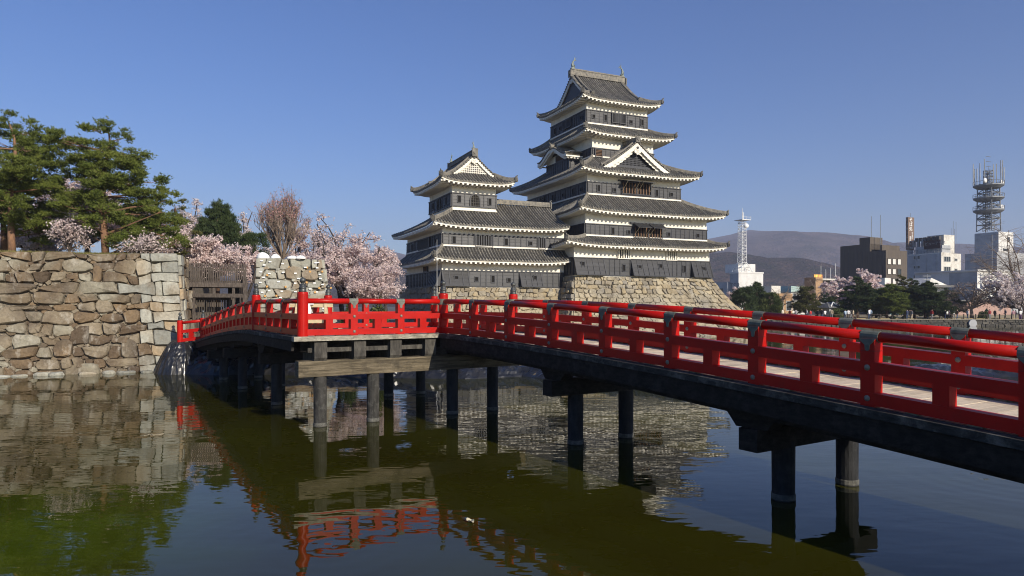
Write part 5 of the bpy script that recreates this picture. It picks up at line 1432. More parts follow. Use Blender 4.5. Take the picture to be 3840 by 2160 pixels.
# ------------------------------------------------------------------ trees
def tree_root(name, label, cat, x, y, z, group=None): return thing(name, label, cat, (x, y, z), 0, group)
def pine(label, base, trunk, pads, rt=.20, barkm='bark', leafm='needle', dens=150, blade=.16, seed=1, group='pines on the terrace', name='pine_tree', wid=.017, pruned=True):
    """trunk and pads in world coordinates; pads: (x,y,z,rx,rz)"""
    r_ = np.random.default_rng(seed); rd = random.Random(seed); B = V3(base)
    t = tree_root(name, label, 'tree', *base, group)
    T = [V3(p)-B for p in trunk]; n = len(T)
    mb = MB(); mb.tube(T, [rt*(1-.82*i/(n-1)) for i in range(n)], 9)
    mb.build('trunk', M[barkm], t, smooth=True)
    lb = MB(); cen = []; outw = []
    for (x, y, z, rx, rz) in pads:
        c = V3((x, y, z))-B
        # limb from the trunk
        k = min(range(n), key=lambda i: abs(T[i].z-(c.z-.25*abs(c.x-T[i].x)-.1)))
        a = T[k]; mid = a.lerp(c, .55)+V3((rd.uniform(-.1,.1), rd.uniform(-.1,.1), -.10))
        L = (c-a).length
        if L > .35: lb.tube([a, mid, c-V3((0,0,rz*.5))], [max(.03,rt*.30*min(1,L/2)), max(.022,rt*.2*min(1,L/2)), .014], 5)
        for q in range(5):
            e = c+V3((rd.uniform(-.8,.8)*rx, rd.uniform(-.8,.8)*rx, rd.uniform(-.2,.3)*rz)); lb.tube([c-V3((0,0,rz*.5)), e], [.016,.007], 4)
        m = int(dens*2.6*max(.12, rx*rx))
        # sub-clumps make the pad uneven
        ncl = max(4, int(rx*rx*9)); cc = np.stack([r_.uniform(-1,1,ncl)*rx*.9, r_.uniform(-1,1,ncl)*rx*.9, r_.normal(0,.55,ncl)*rz], 1)
        keep_ = (cc[:,0]/rx)**2+(cc[:,1]/rx)**2 < 1.0; cc = cc[keep_] if keep_.any() else cc
        pick = r_.integers(0, len(cc), m); p = cc[pick]+r_.normal(0, 1, (m,3))*np.array([.17*max(.7,rx**.5), .17*max(.7,rx**.5), .085])
        cen.append(p+np.array(c)); outw.append(np.stack([p[:,0]/rx*.7, p[:,1]/rx*.7, np.full(m,.25)], 1))
    lb.build('limbs', M[barkm], t)
    cen = np.concatenate(cen); outw = np.concatenate(outw)
    me = np_mesh('crown', blades(cen, blade, wid, r_, 7, .55, outw), 3, M[leafm])
    link('crown', me, t); return t
def px_pads(lst, Y, seed, dy=1.6, k=1.42):
    rd = random.Random(seed); out = []
    for (px, py, rx, ry) in lst:
        y = Y+rd.uniform(-dy, dy); s = Y/F; out.append((at(px, Y)*1.0+(y-Y)*0, y, zt(py, Y), max(.22, rx*s*k), max(.18, ry*s*1.5)))
    return out
def px_line(lst, Y): return [(at(a, Y), Y, zt(b_, Y)) for a, b_ in lst]
P2 = [(410,498,45,22),(470,503,22,12),(450,538,24,15),(375,540,24,12),(245,515,20,9),(285,535,30,13),(320,552,40,18),(255,556,22,12),
 (400,590,60,22),(500,588,50,18),(455,568,26,12),(350,600,45,20),(330,640,60,22),(440,620,70,22),(490,640,35,20),(420,650,55,20),(258,650,48,18),(530,660,38,18),(470,680,60,22),
 (500,720,65,26),(560,708,28,14),(440,722,40,20),(555,742,55,24),(350,760,75,28),(300,772,45,20),(430,792,42,18),(520,782,60,24),(252,762,28,16),
 (470,832,75,26),(565,822,55,26),(530,852,46,18),(405,802,55,22),(598,792,28,16),(420,882,36,14),(500,902,50,18),(585,868,40,18),(380,690,40,14)]
P2 += [(392,700,40,18),(385,840,40,16),(400,735,40,18),(365,870,36,14),(425,905,40,16),(640,905,36,16),(560,925,40,14)]
Y2 = 39.5
pine('tall pine with layered needle pads standing alone at the middle of the left wall', (at(397,Y2), Y2, TZ-.05), px_line([(397,960),(391,880),(390,800),(384,740),(388,680),(396,620),(404,570),(412,530),(408,496)], Y2), px_pads(P2, Y2, 3, 1.5), .21, 'orangebark', 'needle', 210, .17, 3)
P1 = [(20,458,40,20),(85,480,48,22),(-10,520,50,25),(110,512,45,22),(60,545,60,25),(140,545,42,22),(172,578,32,20),(20,592,60,25),(100,592,66,25),(150,602,40,20),(60,642,70,25),(160,642,48,20),(0,662,50,22),(110,672,60,22),(180,692,40,18),(30,702,60,22),(-60,560,50,25),(-70,640,55,25),(-50,720,60,25)]
P1 += [(45,640,40,22),(30,690,45,22),(60,740,45,22),(25,780,40,20),(75,800,40,18),(40,840,36,16),(110,760,45,20),(130,650,40,20)]
Y1 = 39.0
pine('big pine with an orange trunk at the far left edge of the terrace', (at(46,Y1), Y1, TZ-.05), px_line([(46,958),(42,880),(42,800),(40,720),(50,640),(58,560),(50,500),(30,455)], Y1), px_pads(P1, Y1, 5, 1.7), .21, 'orangebark', 'needle', 200, .17, 5)
P1b = [(90,732,66,24),(200,742,50,22),(150,772,66,26),(60,782,58,22),(212,782,40,20),(30,802,50,20),(172,822,58,24),(100,840,50,22),(200,852,40,18),(150,866,50,18),(0,850,55,22),(20,750,50,20),(-40,800,50,22),(130,708,40,16)]
Y1b = 41.5
pine('lower pine with a dark leaning trunk behind the orange-trunked pine at the left edge', (at(14,Y1b), Y1b, TZ-.05), px_line([(14,958),(18,890),(10,820),(40,770),(80,730)], Y1b), px_pads(P1b, Y1b, 7, 1.5), .22, 'bark', 'needle', 190, .17, 7)
P2 += [(380,655,50,20),(300,655,40,16),(410,760,60,22),(470,760,50,20),(345,800,55,20),(265,790,40,18),(520,830,50,22),(560,785,40,18),(450,860,50,18),(600,850,32,16),(350,640,40,18),(430,560,40,16),(540,700,36,16),(480,640,50,20),(460,740,50,20)]
P5 = [(655,775,26,20),(680,815,30,24),(640,830,28,20),(690,870,28,24),(660,900,30,22),(700,930,26,20),(668,960,26,16),(640,870,26,18),(640,950,28,16)]
Y5 = 46.5
pine('slim yellowish pine half hidden by cherry blossom beside the wall corner', (at(668,Y5), Y5, 1.15), px_line([(668,1120),(668,1000),(664,900),(660,800),(655,765)], Y5), px_pads(P5, Y5, 9, .7), .12, 'bark', 'needle_yl', 190, .16, 9)
# dense fir-like tree behind the gate
def fir(label, cx, Y, zbase, ytop, ybot, hw, leafm, seed, tips=((0,0),(.35,.12),(-.3,.2),(.6,.36),(-.62,.42)), name='conifer_tree'):
    r_ = np.random.default_rng(seed); B = V3((at(cx,Y), Y, zbase)); t = tree_root(name, label, 'tree', *B); s = Y/F; rw = hw*s; H = zt(ytop,Y)-zbase; z0 = zt(ybot,Y)-zbase
    mb = MB(); mb.tube([(0,0,-.05),(.05,0,H*.5),(0,0,H*.98)], [.22,.14,.03], 8); mb.build('trunk', M['bark'], t, smooth=True)
    cen = []; out = []; lb = MB()
    for (dx, dz) in tips:
        zt_ = H-(H-z0)*dz; cx_ = dx*rw; wd = rw*(.95 if dx == 0 else .5); nb = int(95*(1 if dx == 0 else .6))
        for i in range(nb):
            f = r_.uniform(0,1)**.8; a = r_.uniform(0,6.283); L = wd*(.10+.90*f)*r_.uniform(.6,1.08); z = zt_-(zt_-z0)*f*.97
            c = np.array([cx_+math.cos(a)*L, math.sin(a)*L*.8, z+.05*L]); lb.tube([(cx_*.6,0,z-.1*L),tuple(c)], [.02,.006], 3, caps=False)
            m = int(55*(.5+f)); u = r_.uniform(.25,1.02,m)[:,None]; p = np.array([cx_*.8,0,z])*(1-u)+c*u+r_.normal(0,1,(m,3))*np.array([.13,.13,.10]); cen.append(p); out.append(np.tile(np.array([math.cos(a)*.5,math.sin(a)*.5,.75]),(m,1)))
    lb.build('limbs', M['bark'], t)
    link('crown', np_mesh('crown', blades(np.concatenate(cen), .24, .02, r_, 4, .6, np.concatenate(out)), 3, M[leafm]), t); return t
def bushy(label, cx, Y, zbase, ytop, ybot, hw, leafm, seed, name='conifer_tree', dens=1.0, group=None, blade=.22, shape=1.0, wid=.02, trunk=True):
    r_ = np.random.default_rng(seed); B = V3((at(cx,Y), Y, zbase)); t = tree_root(name, label, 'tree', *B, group)
    z0, z1 = zt(ybot,Y)-zbase, zt(ytop,Y)-zbase; H = z1-z0; rw = hw*Y/F
    mb = MB(); mb.tube([(0,0,-.05),(.05,0,z0+H*.4),(0,0,z1-.3)], [max(.08,rw*.07),max(.06,rw*.05),.02], 8); mb.build('trunk', M['bark'], t, smooth=True)
    n = int(95*dens); ts = r_.uniform(0,1,n)**1.15; prof_ = (np.sin(np.clip((1-ts)*1.15+.10,0,1.25)*math.pi/2.1))**shape
    ang = r_.uniform(0,2*math.pi,n); rr = rw*prof_*r_.uniform(.55,1.0,n)
    pc = np.stack([np.cos(ang)*rr, np.sin(ang)*rr, z0+ts*H], 1); ps = rw*.26*(.5+.6*prof_)
    m = int(95*max(.5,dens)); C = (np.repeat(pc,m,0)+r_.normal(0,1,(n*m,3))*np.repeat(ps,m)[:,None]*np.array([.55,.55,.34]))
    out = np.stack([C[:,0]/max(.1,rw), C[:,1]/max(.1,rw), np.full(n*m,.45)],1)
    lb = MB()
    for i in range(0,n,3): lb.tube([(0,0,pc[i][2]-.25*rr[i]),tuple(pc[i])], [.03,.01], 4)
    lb.build('limbs', M['bark'], t)
    link('crown', np_mesh('crown', blades(C, blade, wid, r_, 3, .6, out), 3, M[leafm]), t); return t
fir('dense dark green fir-like tree rising above the wooden gate', 815, 56, 1.15, 748, 925, 98, 'needle_dk', 12)
bushy('low dark evergreen bush right of the fir-like tree, above the gate', 955, 54, 1.15, 880, 975, 62, 'needle_dk', 13, 'evergreen_bush', .6, shape=.5)
# cherry trees and bare trees: trunk, limbs, twigs, blossoms
def broad(label, base, crown, rad, seed, leafm='blossom', nl=7, nsub=8, ntw=6, nfl=15, fs=.055, rt=.22, barkm='cbark', name='cherry_tree', group='cherry trees in blossom', upright=0.0, lean=(0,0), fork=.35, flat=.0, catg='tree', droop=0.0, lowcut=-.9, lt=.5, tl=1.0):
    r_ = np.random.default_rng(seed); rd = random.Random(seed); nfl = int(nfl*(1.9 if leafm.startswith('blossom') else 1)); fs = fs*(.66 if leafm.startswith('blossom') else 1); B = V3(base); C = V3(crown)-B; t = tree_root(name, label, catg, *base, group)
    rx, ry, rz = rad; fz = max(.4, C.z*fork); fk = V3((C.x*.45+lean[0], C.y*.45+lean[1], fz))
    mb = MB(); mb.tube([(0,0,-.1), fk*.35+V3((rd.uniform(-.1,.1),0,0)), fk*.7, fk], [rt*1.15, rt*.95, rt*.85, rt*.75], 9); mb.build('trunk', M[barkm], t, smooth=True)
    lb = MB(); fl = []
    def rndp():
        while True:
            v = np.array([rd.uniform(-1,1), rd.uniform(-1,1), rd.uniform(lowcut,1)])
            if .35 < np.linalg.norm(v) < 1: return C+V3((v[0]*rx, v[1]*ry, v[2]*rz))
    def curve3(a, c, sag, k=5):
        mid = a.lerp(c,.5)+V3((rd.uniform(-1,1),rd.uniform(-1,1),rd.uniform(-.2,1)))*(c-a).length*sag
        return [a.lerp(mid,s*2*.5*2).lerp(mid.lerp(c,s),s) if False else (a*(1-s)**2+mid*2*s*(1-s)+c*s*s) for s in [i/k for i in range(k+1)]]
    for i in range(nl):
        if upright:
            q_ = math.sqrt(rd.uniform(0,1)); a_ = rd.uniform(0,6.283); e = C+V3((math.cos(a_)*q_*rx, math.sin(a_)*q_*ry, rz*math.sqrt(max(0,1-q_*q_))*rd.uniform(.55,1.0)-.12*rz*q_))
        else: e = rndp()
        limb = curve3(fk, e, .22); lb.tube(limb, [rt*lt*(1-.8*s/5)+.010 for s in range(6)], 6)
        for j in range(nsub):
            s = rd.uniform(.3,1); k = min(4,int(s*5)); a = limb[k].lerp(limb[k+1], s*5-k)
            if upright: q = a+V3((rd.uniform(-.16,.16)*rx, rd.uniform(-.16,.16)*ry, rd.uniform(.15,.45)*rz))
            else:
                q = a+V3((rd.gauss(0,.34)*rx, rd.gauss(0,.34)*ry, rd.gauss(.05-droop,.26)*rz))
                v = V3(((q.x-C.x)/rx, (q.y-C.y)/ry, (q.z-C.z)/rz)); 
                if v.length > 1.02: v = v/v.length*1.0; q = C+V3((v.x*rx, v.y*ry, v.z*rz))
                if (q.z-C.z)/rz < lowcut: q.z = C.z+lowcut*rz
            sub = curve3(a, q, .18, 3); lb.tube(sub, [.028,.02,.014,.008], 4)
            for w in range(ntw):
                s2 = rd.uniform(.1,1); k2 = min(2,int(s2*3)); a2 = sub[k2].lerp(sub[k2+1], s2*3-k2)
                L = rd.uniform(.35,.8)*min(1,rx*.42)*tl
                d = V3((rd.gauss(0,1),rd.gauss(0,1),rd.gauss(.15-droop,.6)+upright*1.1)).normalized()*L
                lb.tube([a2, a2+d*.5+V3((0,0,.03)), a2+d], [.010,.008,.005], 3, caps=False)
                for f in range(nfl if not upright or a2.z > C.z+.15*rz else 0):
                    u_ = rd.uniform(.15,1.05); p = a2+d*u_; fl.append((p.x+rd.gauss(0,.10), p.y+rd.gauss(0,.10), p.z+rd.gauss(0,.09)))
    lb.build('branches', M[barkm], t)
    if fl: link('crown', np_mesh('crown', quads(np.array(fl), r_.uniform(.6,1.3,len(fl))*fs, r_), 4, M[leafm]), t)
    return t
def cherry_px(label, bx, by, cx, cy, rx, ry, Y, seed, **k):
    s = Y/F; zb = k.pop('zb', None); zb = zt(by,Y) if zb is None else zb
    return broad(label, (at(bx,Y), Y, zb), (at(cx,Y), Y, zt(cy,Y)), (rx*s, rx*s*.8, ry*s), seed, **k)
cherry_px('wide cherry tree in pink blossom behind the lone pine on the left wall', 330,958, 325,760, 190,150, 46, 21, zb=TZ-.05, nl=12, nsub=11, nfl=20, fs=.08)
cherry_px('cherry tree in blossom between the lone pine and the wall corner', 560,958, 590,850, 120,120, 45, 22, zb=TZ-.05, nl=10, nsub=10, nfl=22, fs=.08)
cherry_px('cherry tree in blossom behind the two pines at the left edge', 150,958, 130,830, 190,130, 48, 23, zb=TZ-.05, nl=11, nsub=10, nfl=20, fs=.08)
cherry_px('low cherry branches in blossom over the wall top, left of the lone pine', 262,958, 258,885, 95,68, 37.4, 24, zb=TZ-.05, nl=7, nsub=6, nfl=4, fs=.06, fork=.4, rt=.10)
cherry_px('low cherry in blossom over the wall top, right of the lone pine', 500,958, 530,915, 125,40, 38.2, 25, zb=TZ-.05, nl=6, nsub=6, nfl=4, fs=.06, fork=.5, rt=.09)
cherry_px('pale cherry tree behind the fir-like tree, left side', 735,1120, 735,850, 75,95, 62, 26, zb=1.15, nl=7, nsub=8, nfl=13, fs=.085, leafm='blossom_wh')
cherry_px('pale cherry tree behind the fir-like tree, right side', 900,1120, 905,835, 60,90, 62, 27, zb=1.15, nl=7, nsub=7, nfl=11, fs=.085, leafm='blossom_wh')
cherry_px('dense low cherry in full blossom right above the wooden gate fence', 800,1100, 800,945, 125,58, 48, 28, zb=1.15, nl=10, nsub=11, nfl=17, fs=.075, fork=.6)
cherry_px('small blossoming cherry between gate fence and grey gate wall', 905,1100, 925,940, 45,45, 50, 29, zb=1.15, nl=6, nsub=6, nfl=12, fs=.075)
cherry_px('leggy cherry with bare upper branches against the sky, right of the red-budded tree', 1292,1120, 1235,885, 95,85, 56, 30, zb=1.15, nl=9, nsub=7, ntw=5, nfl=5, fs=.075, fork=.55, droop=-.1)
cherry_px('large cherry in full blossom right of the grey gate wall', 1295,1125, 1335,960, 150,110, 52, 31, zb=1.15, nl=11, nsub=10, nfl=15, fs=.075, rt=.26)
cherry_px('low spreading cherry boughs in blossom in front of the corner tower base', 1330,1130, 1430,1055, 125,62, 50, 32, zb=1.15, nl=10, nsub=10, nfl=16, fs=.072, fork=.6, lean=(-1.2,0))
cherry_px('low cherry in blossom just behind the grey gate wall', 1170,1120, 1175,1000, 75,95, 54, 33, zb=1.15, nl=8, nsub=8, nfl=12, fs=.075)
cherry_px('pale cherry crown filling the gap behind the gate, left of the red-budded tree', 1010,1110, 985,920, 75,75, 66, 34, zb=1.15, nl=9, nsub=9, nfl=12, fs=.085, leafm='blossom_wh')
cherry_px('pale cherry crown far behind, right of the red-budded tree', 1150,1110, 1150,915, 90,75, 68, 35, zb=1.15, nl=9, nsub=9, nfl=11, fs=.085)
cherry_px('low pale cherry behind the big cherry, next to the corner tower', 1450,1120, 1440,985, 70,60, 62, 36, zb=1.15, nl=9, nsub=9, nfl=12, fs=.08)
cherry_px('pale cherry behind the wall corner, left of the fir-like tree', 690,1110, 690,880, 60,90, 58, 37, zb=1.15, nl=9, nsub=9, nfl=13, fs=.08)
# tall tree with reddish buds: fan of upright branches
Yr = 58
broad('tall leafless tree with a fan of upright branches and reddish buds', (at(1062,Yr), Yr, 1.15), (at(1058,Yr), Yr, zt(860,Yr)), (2.5,2.2,2.75), 41, 'redbud', 44, 11, 6, 3, .036, .22, 'twig', 'budding_tree', None, upright=1.0, fork=.70, lt=.17)
# shrubs seen through the railing
def shrub(label, cx, Y, zb, ytop, ybot, hw, leafm, seed, name='garden_shrub'):
    r_ = np.random.default_rng(seed); B = (at(cx,Y), Y, zb); t = tree_root(name, label, 'shrub', *B); rw = hw*Y/F; H = zt(ytop,Y)-zb
    mb = MB()
    for k in range(5): mb.tube([(0,0,-.05),(math.cos(k*1.3)*rw*.5,math.sin(k*1.3)*rw*.4,H*.6)], [.04,.012], 5)
    mb.build('stems', M['bark'], t)
    v = r_.normal(size=(2600,3)); v /= np.linalg.norm(v,axis=1)[:,None]; v[:,2] = np.abs(v[:,2]); v *= r_.uniform(.72,1.02,2600)[:,None]
    lump = 1+.22*np.sin(v[:,0]*5+seed)*np.cos(v[:,1]*6)
    C = v*np.array([rw,rw*.8,H])*lump[:,None]
    link('crown', np_mesh('crown', quads(C, r_.uniform(.6,1.2,2600)*.055*max(1,rw*.8), r_), 4, M[leafm]), t); return t
shrub('rounded green garden shrub seen through the platform railing', 1420, 44, 1.15, 1140, 1175, 42, 'leaf', 51)
shrub('small dark shrub left of the rounded shrub, seen through the railing', 1310, 44, 1.15, 1150, 1175, 34, 'needle_dk', 52)
# ---- park trees on the far bank
PG = 1.10
def far_pine(label, cx, Y, ytop, hw, seed, leafm='needle_dk', tiers=6, lean=0, dens=95):
    rd = random.Random(seed); s = Y/F; zb = PG; H = zt(ytop,Y)-zb; rw = hw*s; X = at(cx,Y); pads = []
    for i in range(tiers):
        f = .28+.70*i/(tiers-1); z = zb+H*f-.15; w = rw*(1.08-.5*max(0,(f-.45))/.55)*rd.uniform(.8,1.12)
        for k in range(4 if f < .85 else 2):
            a = rd.uniform(0,6.28); pads.append((X+lean*f+math.cos(a)*w*.66, Y+math.sin(a)*w*.5, z+rd.uniform(-.45,.45), w*rd.uniform(.36,.58), .45))
        pads.append((X+lean*f, Y-.2, z+.2, w*.5, .3))
    tr = [(X, Y, zb-.05), (X+lean*.3+rd.uniform(-.2,.2), Y, zb+H*.3), (X+lean*.6+rd.uniform(-.2,.2), Y, zb+H*.6), (X+lean, Y, zb+H*.96)]
    return pine(label, (X, Y, zb), tr, pads, .20, 'bark', leafm, dens, .30, seed, 'garden pines on the far bank', wid=.035)
bushy('round dark evergreen right beside the foot of the keep base', 2790, 114, PG, 1085, 1190, 52, 'needle_dk', 61, 'evergreen_tree', .8, 'evergreens on the far bank', .38, .45, .045)
bushy('pointed cedar-like tree with its tip against the white tower block', 2838, 118, PG, 1056, 1190, 36, 'needle_dk', 62, 'evergreen_tree', .8, 'evergreens on the far bank', .36, 1.2, .045)
bushy('bright green rounded evergreen right of the pointed tree', 2888, 116, PG, 1104, 1190, 44, 'leaf', 63, 'evergreen_tree', .8, 'evergreens on the far bank', .36, .45, .045)
far_pine('yellowish cloud-pruned pine left of the tiled kiosk', 3022, 117, 1082, 46, 64, 'needle_yl', 7)
far_pine('dark pine close behind the tiled kiosk', 3098, 124, 1108, 38, 65, 'needle_dk', 5)
far_pine('tall tiered pine in front of the pink cherry tree', 3215, 116, 1046, 62, 66, 'needle_dk', 7)
far_pine('broad dark pine in front of the brown block corner', 3325, 115, 1072, 66, 67, 'needle', 7, .6)
far_pine('slender light green pine in front of the brown block windows', 3392, 118, 1050, 48, 68, 'needle_yl', 7)
far_pine('wide dense dark pine in front of the grey block', 3468, 115, 1066, 84, 69, 'needle_dk', 6)
far_pine('small cloud-pruned pine top above the wide dense pine', 3418, 128, 1048, 36, 70, 'needle_dk', 5)
far_pine('bushy mid-green pine filling in left of the broad dark pine', 3285, 120, 1098, 52, 88, 'needle', 5)
far_pine('mid-green pine between the slender pine and the wide dense pine', 3428, 118, 1092, 50, 89, 'needle', 5)
far_pine('low dark pine under the brown leafless tree', 3560, 122, 1096, 60, 71, 'needle_dk', 5)
def far_broad(label, bx, cx, cy, rx, ry, Y, seed, **k):
    k.setdefault('zb', PG); return cherry_px(label, bx, 1195, cx, cy, rx, ry, Y, seed, **k)
far_broad('leafless tree with a pale leaning trunk, left of the yellowish pine', 2905, 2945,1110, 75,45, 119, 72, leafm='twig', nl=9, nsub=8, ntw=6, nfl=0, barkm='twig', name='bare_tree', group='leafless trees on the far bank', fork=.45, rt=.22)
far_broad('leafless tree with a sinuous trunk, between yellowish pine and kiosk', 3085, 3060,1085, 90,48, 121, 73, nl=9, nsub=8, ntw=6, nfl=0, barkm='twig', name='bare_tree', group='leafless trees on the far bank', fork=.5, rt=.2, lean=(-.9,0))
far_broad('broad pink cherry tree in front of the dark brown block', 3215, 3215,1080, 128,72, 128, 74, nl=16, nsub=12, ntw=7, nfl=10, fs=.21, rt=.3)
far_broad('brown leafless bushy tree right of the pines', 3645, 3640,1105, 115,70, 116, 75, leafm='twig', nl=14, nsub=12, ntw=9, nfl=2, fs=.07, barkm='twig', name='bare_tree', group='leafless trees on the far bank', fork=.4, rt=.28)
far_broad('pale cherry tree in blossom at the right edge of the picture', 3830, 3815,1085, 125,95, 108+5, 76, nl=13, nsub=11, ntw=6, nfl=9, fs=.15, leafm='blossom_wh', rt=.3, lowcut=-.75)
far_broad('tall leafless tree with spreading limbs at the right edge, in front of the mast building', 3850, 3790,950, 165,120, 126, 77, nl=20, nsub=14, ntw=11, nfl=0, lt=.28, tl=1.6, barkm='twig', name='bare_tree', group='leafless trees on the far bank', fork=.42, rt=.38)
far_broad('small pink cherry just beside the foot of the keep base', 2752, 2752,1110, 45,28, 150, 78, nl=8, nsub=7, ntw=5, nfl=8, fs=.18)
shrub('low clipped dark bush on the dry grass by the promenade', 3348, 114.6, PG, 1186, 1193, 11, 'needle_dk', 53)
shrub('low clipped dark bush under the wide dense pine', 3390, 114.6, PG, 1186, 1193, 9, 'needle_dk', 54)
shrub('low green bush under the cherry at the right edge', 3690, 115.0, PG, 1168, 1193, 22, 'leaf', 55)
shrub('round shrub below the kiosk roof', 3140, 116, PG, 1155, 1193, 26, 'leaf', 56)
# ------------------------------------------------------------------ wooden gate between the two walls
gx0, gy0 = -18.25, 37.7; gx1, gy1 = -15.35, 39.35
gl = math.hypot(gx1-gx0, gy1-gy0); ga = math.atan2(gy1-gy0, gx1-gx0)
gate = thing('wooden_gate', 'dark weathered timber gate with a picket fence on top, between the two stone walls', 'gate', (gx0, gy0, 1.35), ga)
GZ = 1.35
def gp(nm, a, c, w, h, up=(0,1,0), m='gatewood', par=None):
    b = MB(); b.bar(a, c, w, h, up=up); return b.build(nm, M[m], par or gate)
gp('gate_post', (.38,0,-.4), (.02,0,4.75-GZ), .26, .26); gp('gate_post', (gl-.05,0,-.4), (gl-.05,0,4.80-GZ), .26, .26)
gp('lintel', (.05,-.02,4.42-GZ), (gl-.1,-.02,4.42-GZ), .20, .26, (0,0,1)); gp('lintel', (.05,-.02,3.82-GZ), (gl-.1,-.02,3.82-GZ), .18, .22, (0,0,1))
for x in (.62, 1.65, gl-.65): gp('gate_stud', (x,.05,2.2-GZ if x != 1.65 else 3.9-GZ), (x,.05,4.35-GZ), .15, .12)
for x in (.55, gl-.7): gp('inner_post', (x,.9,-.3), (x,.9,3.9-GZ), .22, .22)
pk = MB(); pk.box(-.035,.035,-.02,.02,0,1.22); pkm = pk.mesh('picket', M['gatewood'])
npk = 34
for i in range(npk):
    link('picket', pkm, gate, (-.45+(gl+.5)*i/(npk-1), .28, 4.42-GZ), (random.uniform(-.01,.01), random.uniform(-.012,.012), 0))
gp('picket_rail', (-.5,.33,4.62-GZ), (gl+.1,.33,4.62-GZ), .05, .09, (0,0,1)); gp('picket_rail', (-.5,.33,5.30-GZ), (gl+.1,.33,5.30-GZ), .05, .09, (0,0,1))
for i in range(10):
    b = MB(); b.box(.05,gl-.1,.12+i*.26,.12+i*.26+.245,4.30-GZ,4.36-GZ); b.build('gate_deck_plank', M['gatewood'], gate)
db = MB(); db.box(-.04,.04,-.03,.03,0,2.45); dbm = db.mesh('door_slat', M['gatewood'])
for i in range(15): link('door_slat', dbm, gate, (.72+(gl-1.5)*i/14, 1.7, -.05))
gp('door_rail', (.6,1.72,1.25), (gl-.75,1.72,1.25), .05, .14, (0,0,1)); gp('door_rail', (.6,1.72,2.3), (gl-.75,1.72,2.3), .05, .16, (0,0,1)); gp('door_rail', (.6,1.72,.2), (gl-.75,1.72,.2), .05, .16, (0,0,1))
for x in (.3, gl-.4):
    b = MB(); b.box(x-.22,x+.22,1.1,2.7,-.3,3.0); b.build('side_board', M['darkwood'], gate)
# path from the bridge end into the gate
px0, py0 = bw2(0, SEND+.9); 
b = MB(); pa = [bw2(-.6,SEND+.6), bw2(LWd+.8,SEND+.6), (-12.6,37.5), (-15.2,39.6), (-16.0,46), (-20.5,46), (gx0+.2,gy0)]
b.prism(pa, .6, 1.40); tag(b.build('gate_path', M['soil']), kind='structure')
# white covered bundles on top of the grey wall
for i, (px_, w, h, lab) in enumerate(((985,40,20,'large white sandbag lying on top of the grey gate wall, left end'),(1032,30,15,'bluish white sandbag on the grey gate wall, second from the left'),(1095,32,10,'flat white sandbag in the middle of the grey gate wall top'),(1128,30,11,'flat white sandbag on the grey gate wall, right end'))):
    b = MB(); Yg = 40.9+.02*i; s_ = Yg/F; vs = []
    rr = random.Random(i)
    for j in range(7):
        for k in range(14):
            t = 2*math.pi*k/14; v = j/6*math.pi/2; q = 1+.12*math.sin(3*t+i)+rr.uniform(-.05,.05)
            vs.append((math.cos(t)*math.cos(v)*w*.62*s_*q, math.sin(t)*math.cos(v)*.30*q, math.sin(v)*h*1.2*s_*(.9+.15*math.cos(2*t))))
    b.add(vs, [(j*14+k, j*14+(k+1)%14, (j+1)*14+(k+1)%14, (j+1)*14+k) for j in range(6) for k in range(14)]+[tuple(range(13,-1,-1))])
    o = b.build('sandbag', M['white'], None, True, (at(px_,Yg), Yg, GT0.z-.03)); tag(o, lab, 'sandbag', 'white bags on the grey gate wall')
# thin pole in front of the corner tower
b = MB(); b.lathe([(.035,0),(.03,5),(.015,9.3)], 8); o = b.build('lightning_pole', lit('galvanised', (.42,.43,.43), .5), None, False, (pole_xy[0], pole_xy[1], .3)); tag(o, 'thin tall grey pole standing in front of the corner tower', 'pole')

# ------------------------------------------------------------------ town behind the far bank
BRt = R(24); ub = (math.cos(BRt), math.sin(BRt)); vb = (-ub[1], ub[0])
def span(px0, Y, px1, ax):
    k = (px1-1920)/F; X = at(px0, Y); return (k*Y-X)/(ax[0]-k*ax[1])
class Bld:
    def __init__(s, name, label, pxc, Y, cat='building', base=1.0):
        s.Y = Y; s.px = pxc; s.X = at(pxc, Y); s.base = base
        s.t = thing(name, label, cat, (s.X, Y, base), BRt); s.n = 0
    def a(s, px): return span(s.px, s.Y, px, ub)
    def b(s, px): return span(s.px, s.Y, px, vb)
    def z(s, py, d=0): return zt(py, s.Y)-s.base
    def box(s, nm, x0, x1, y0, y1, z0, z1, m, par=None):
        q = MB(); q.box(x0, x1, y0, y1, z0, z1); return q.build(nm, m if not isinstance(m, str) else M[m], par or s.t)
    def win(s, face, c0, c1, z0, z1, glass='glass', fr='frame_w', nm=1, at_=0.0, par=None):
        """recess-framed window on the front ('f', y=at_) or left ('l', x=at_) face"""
        P = (lambda c, o, z: (c, at_-o, z)) if face == 'f' else (lambda c, o, z: (at_-o, c, z))
        g = MB(); hexa(g, P, c0, c1, z0, z1, -.05, .02, -.05, .02); w = g.build('window', M[glass], par or s.t)
        f = MB(); e = .10
        for (ca, cb, za, zb) in ((c0-e, c0, z0-e, z1+e), (c1, c1+e, z0-e, z1+e), (c0, c1, z1, z1+e), (c0, c1, z0-e, z0)): hexa(f, P, ca, cb, za, zb, -.05, .10, -.05, .10)
        for k in range(1, nm): c = c0+(c1-c0)*k/nm; hexa(f, P, c-.05, c+.05, z0, z1, .0, .07, .0, .07)
        f.build('window_frame', M[fr], w); return w
lit('glass', (.03,.035,.04), .12, spec=.6); lit('blind', (.62,.60,.55), .6); lit('frame_w', (.45,.45,.43), .5); lit('frame_d', (.07,.065,.06), .5)
M['white_wall'] = mat('white_render', (.60,.59,.56), (.70,.69,.66), .5, .85, .1, dirt=(.36,.34,.31), dirt_scale=.35, dirt_amt=.5)
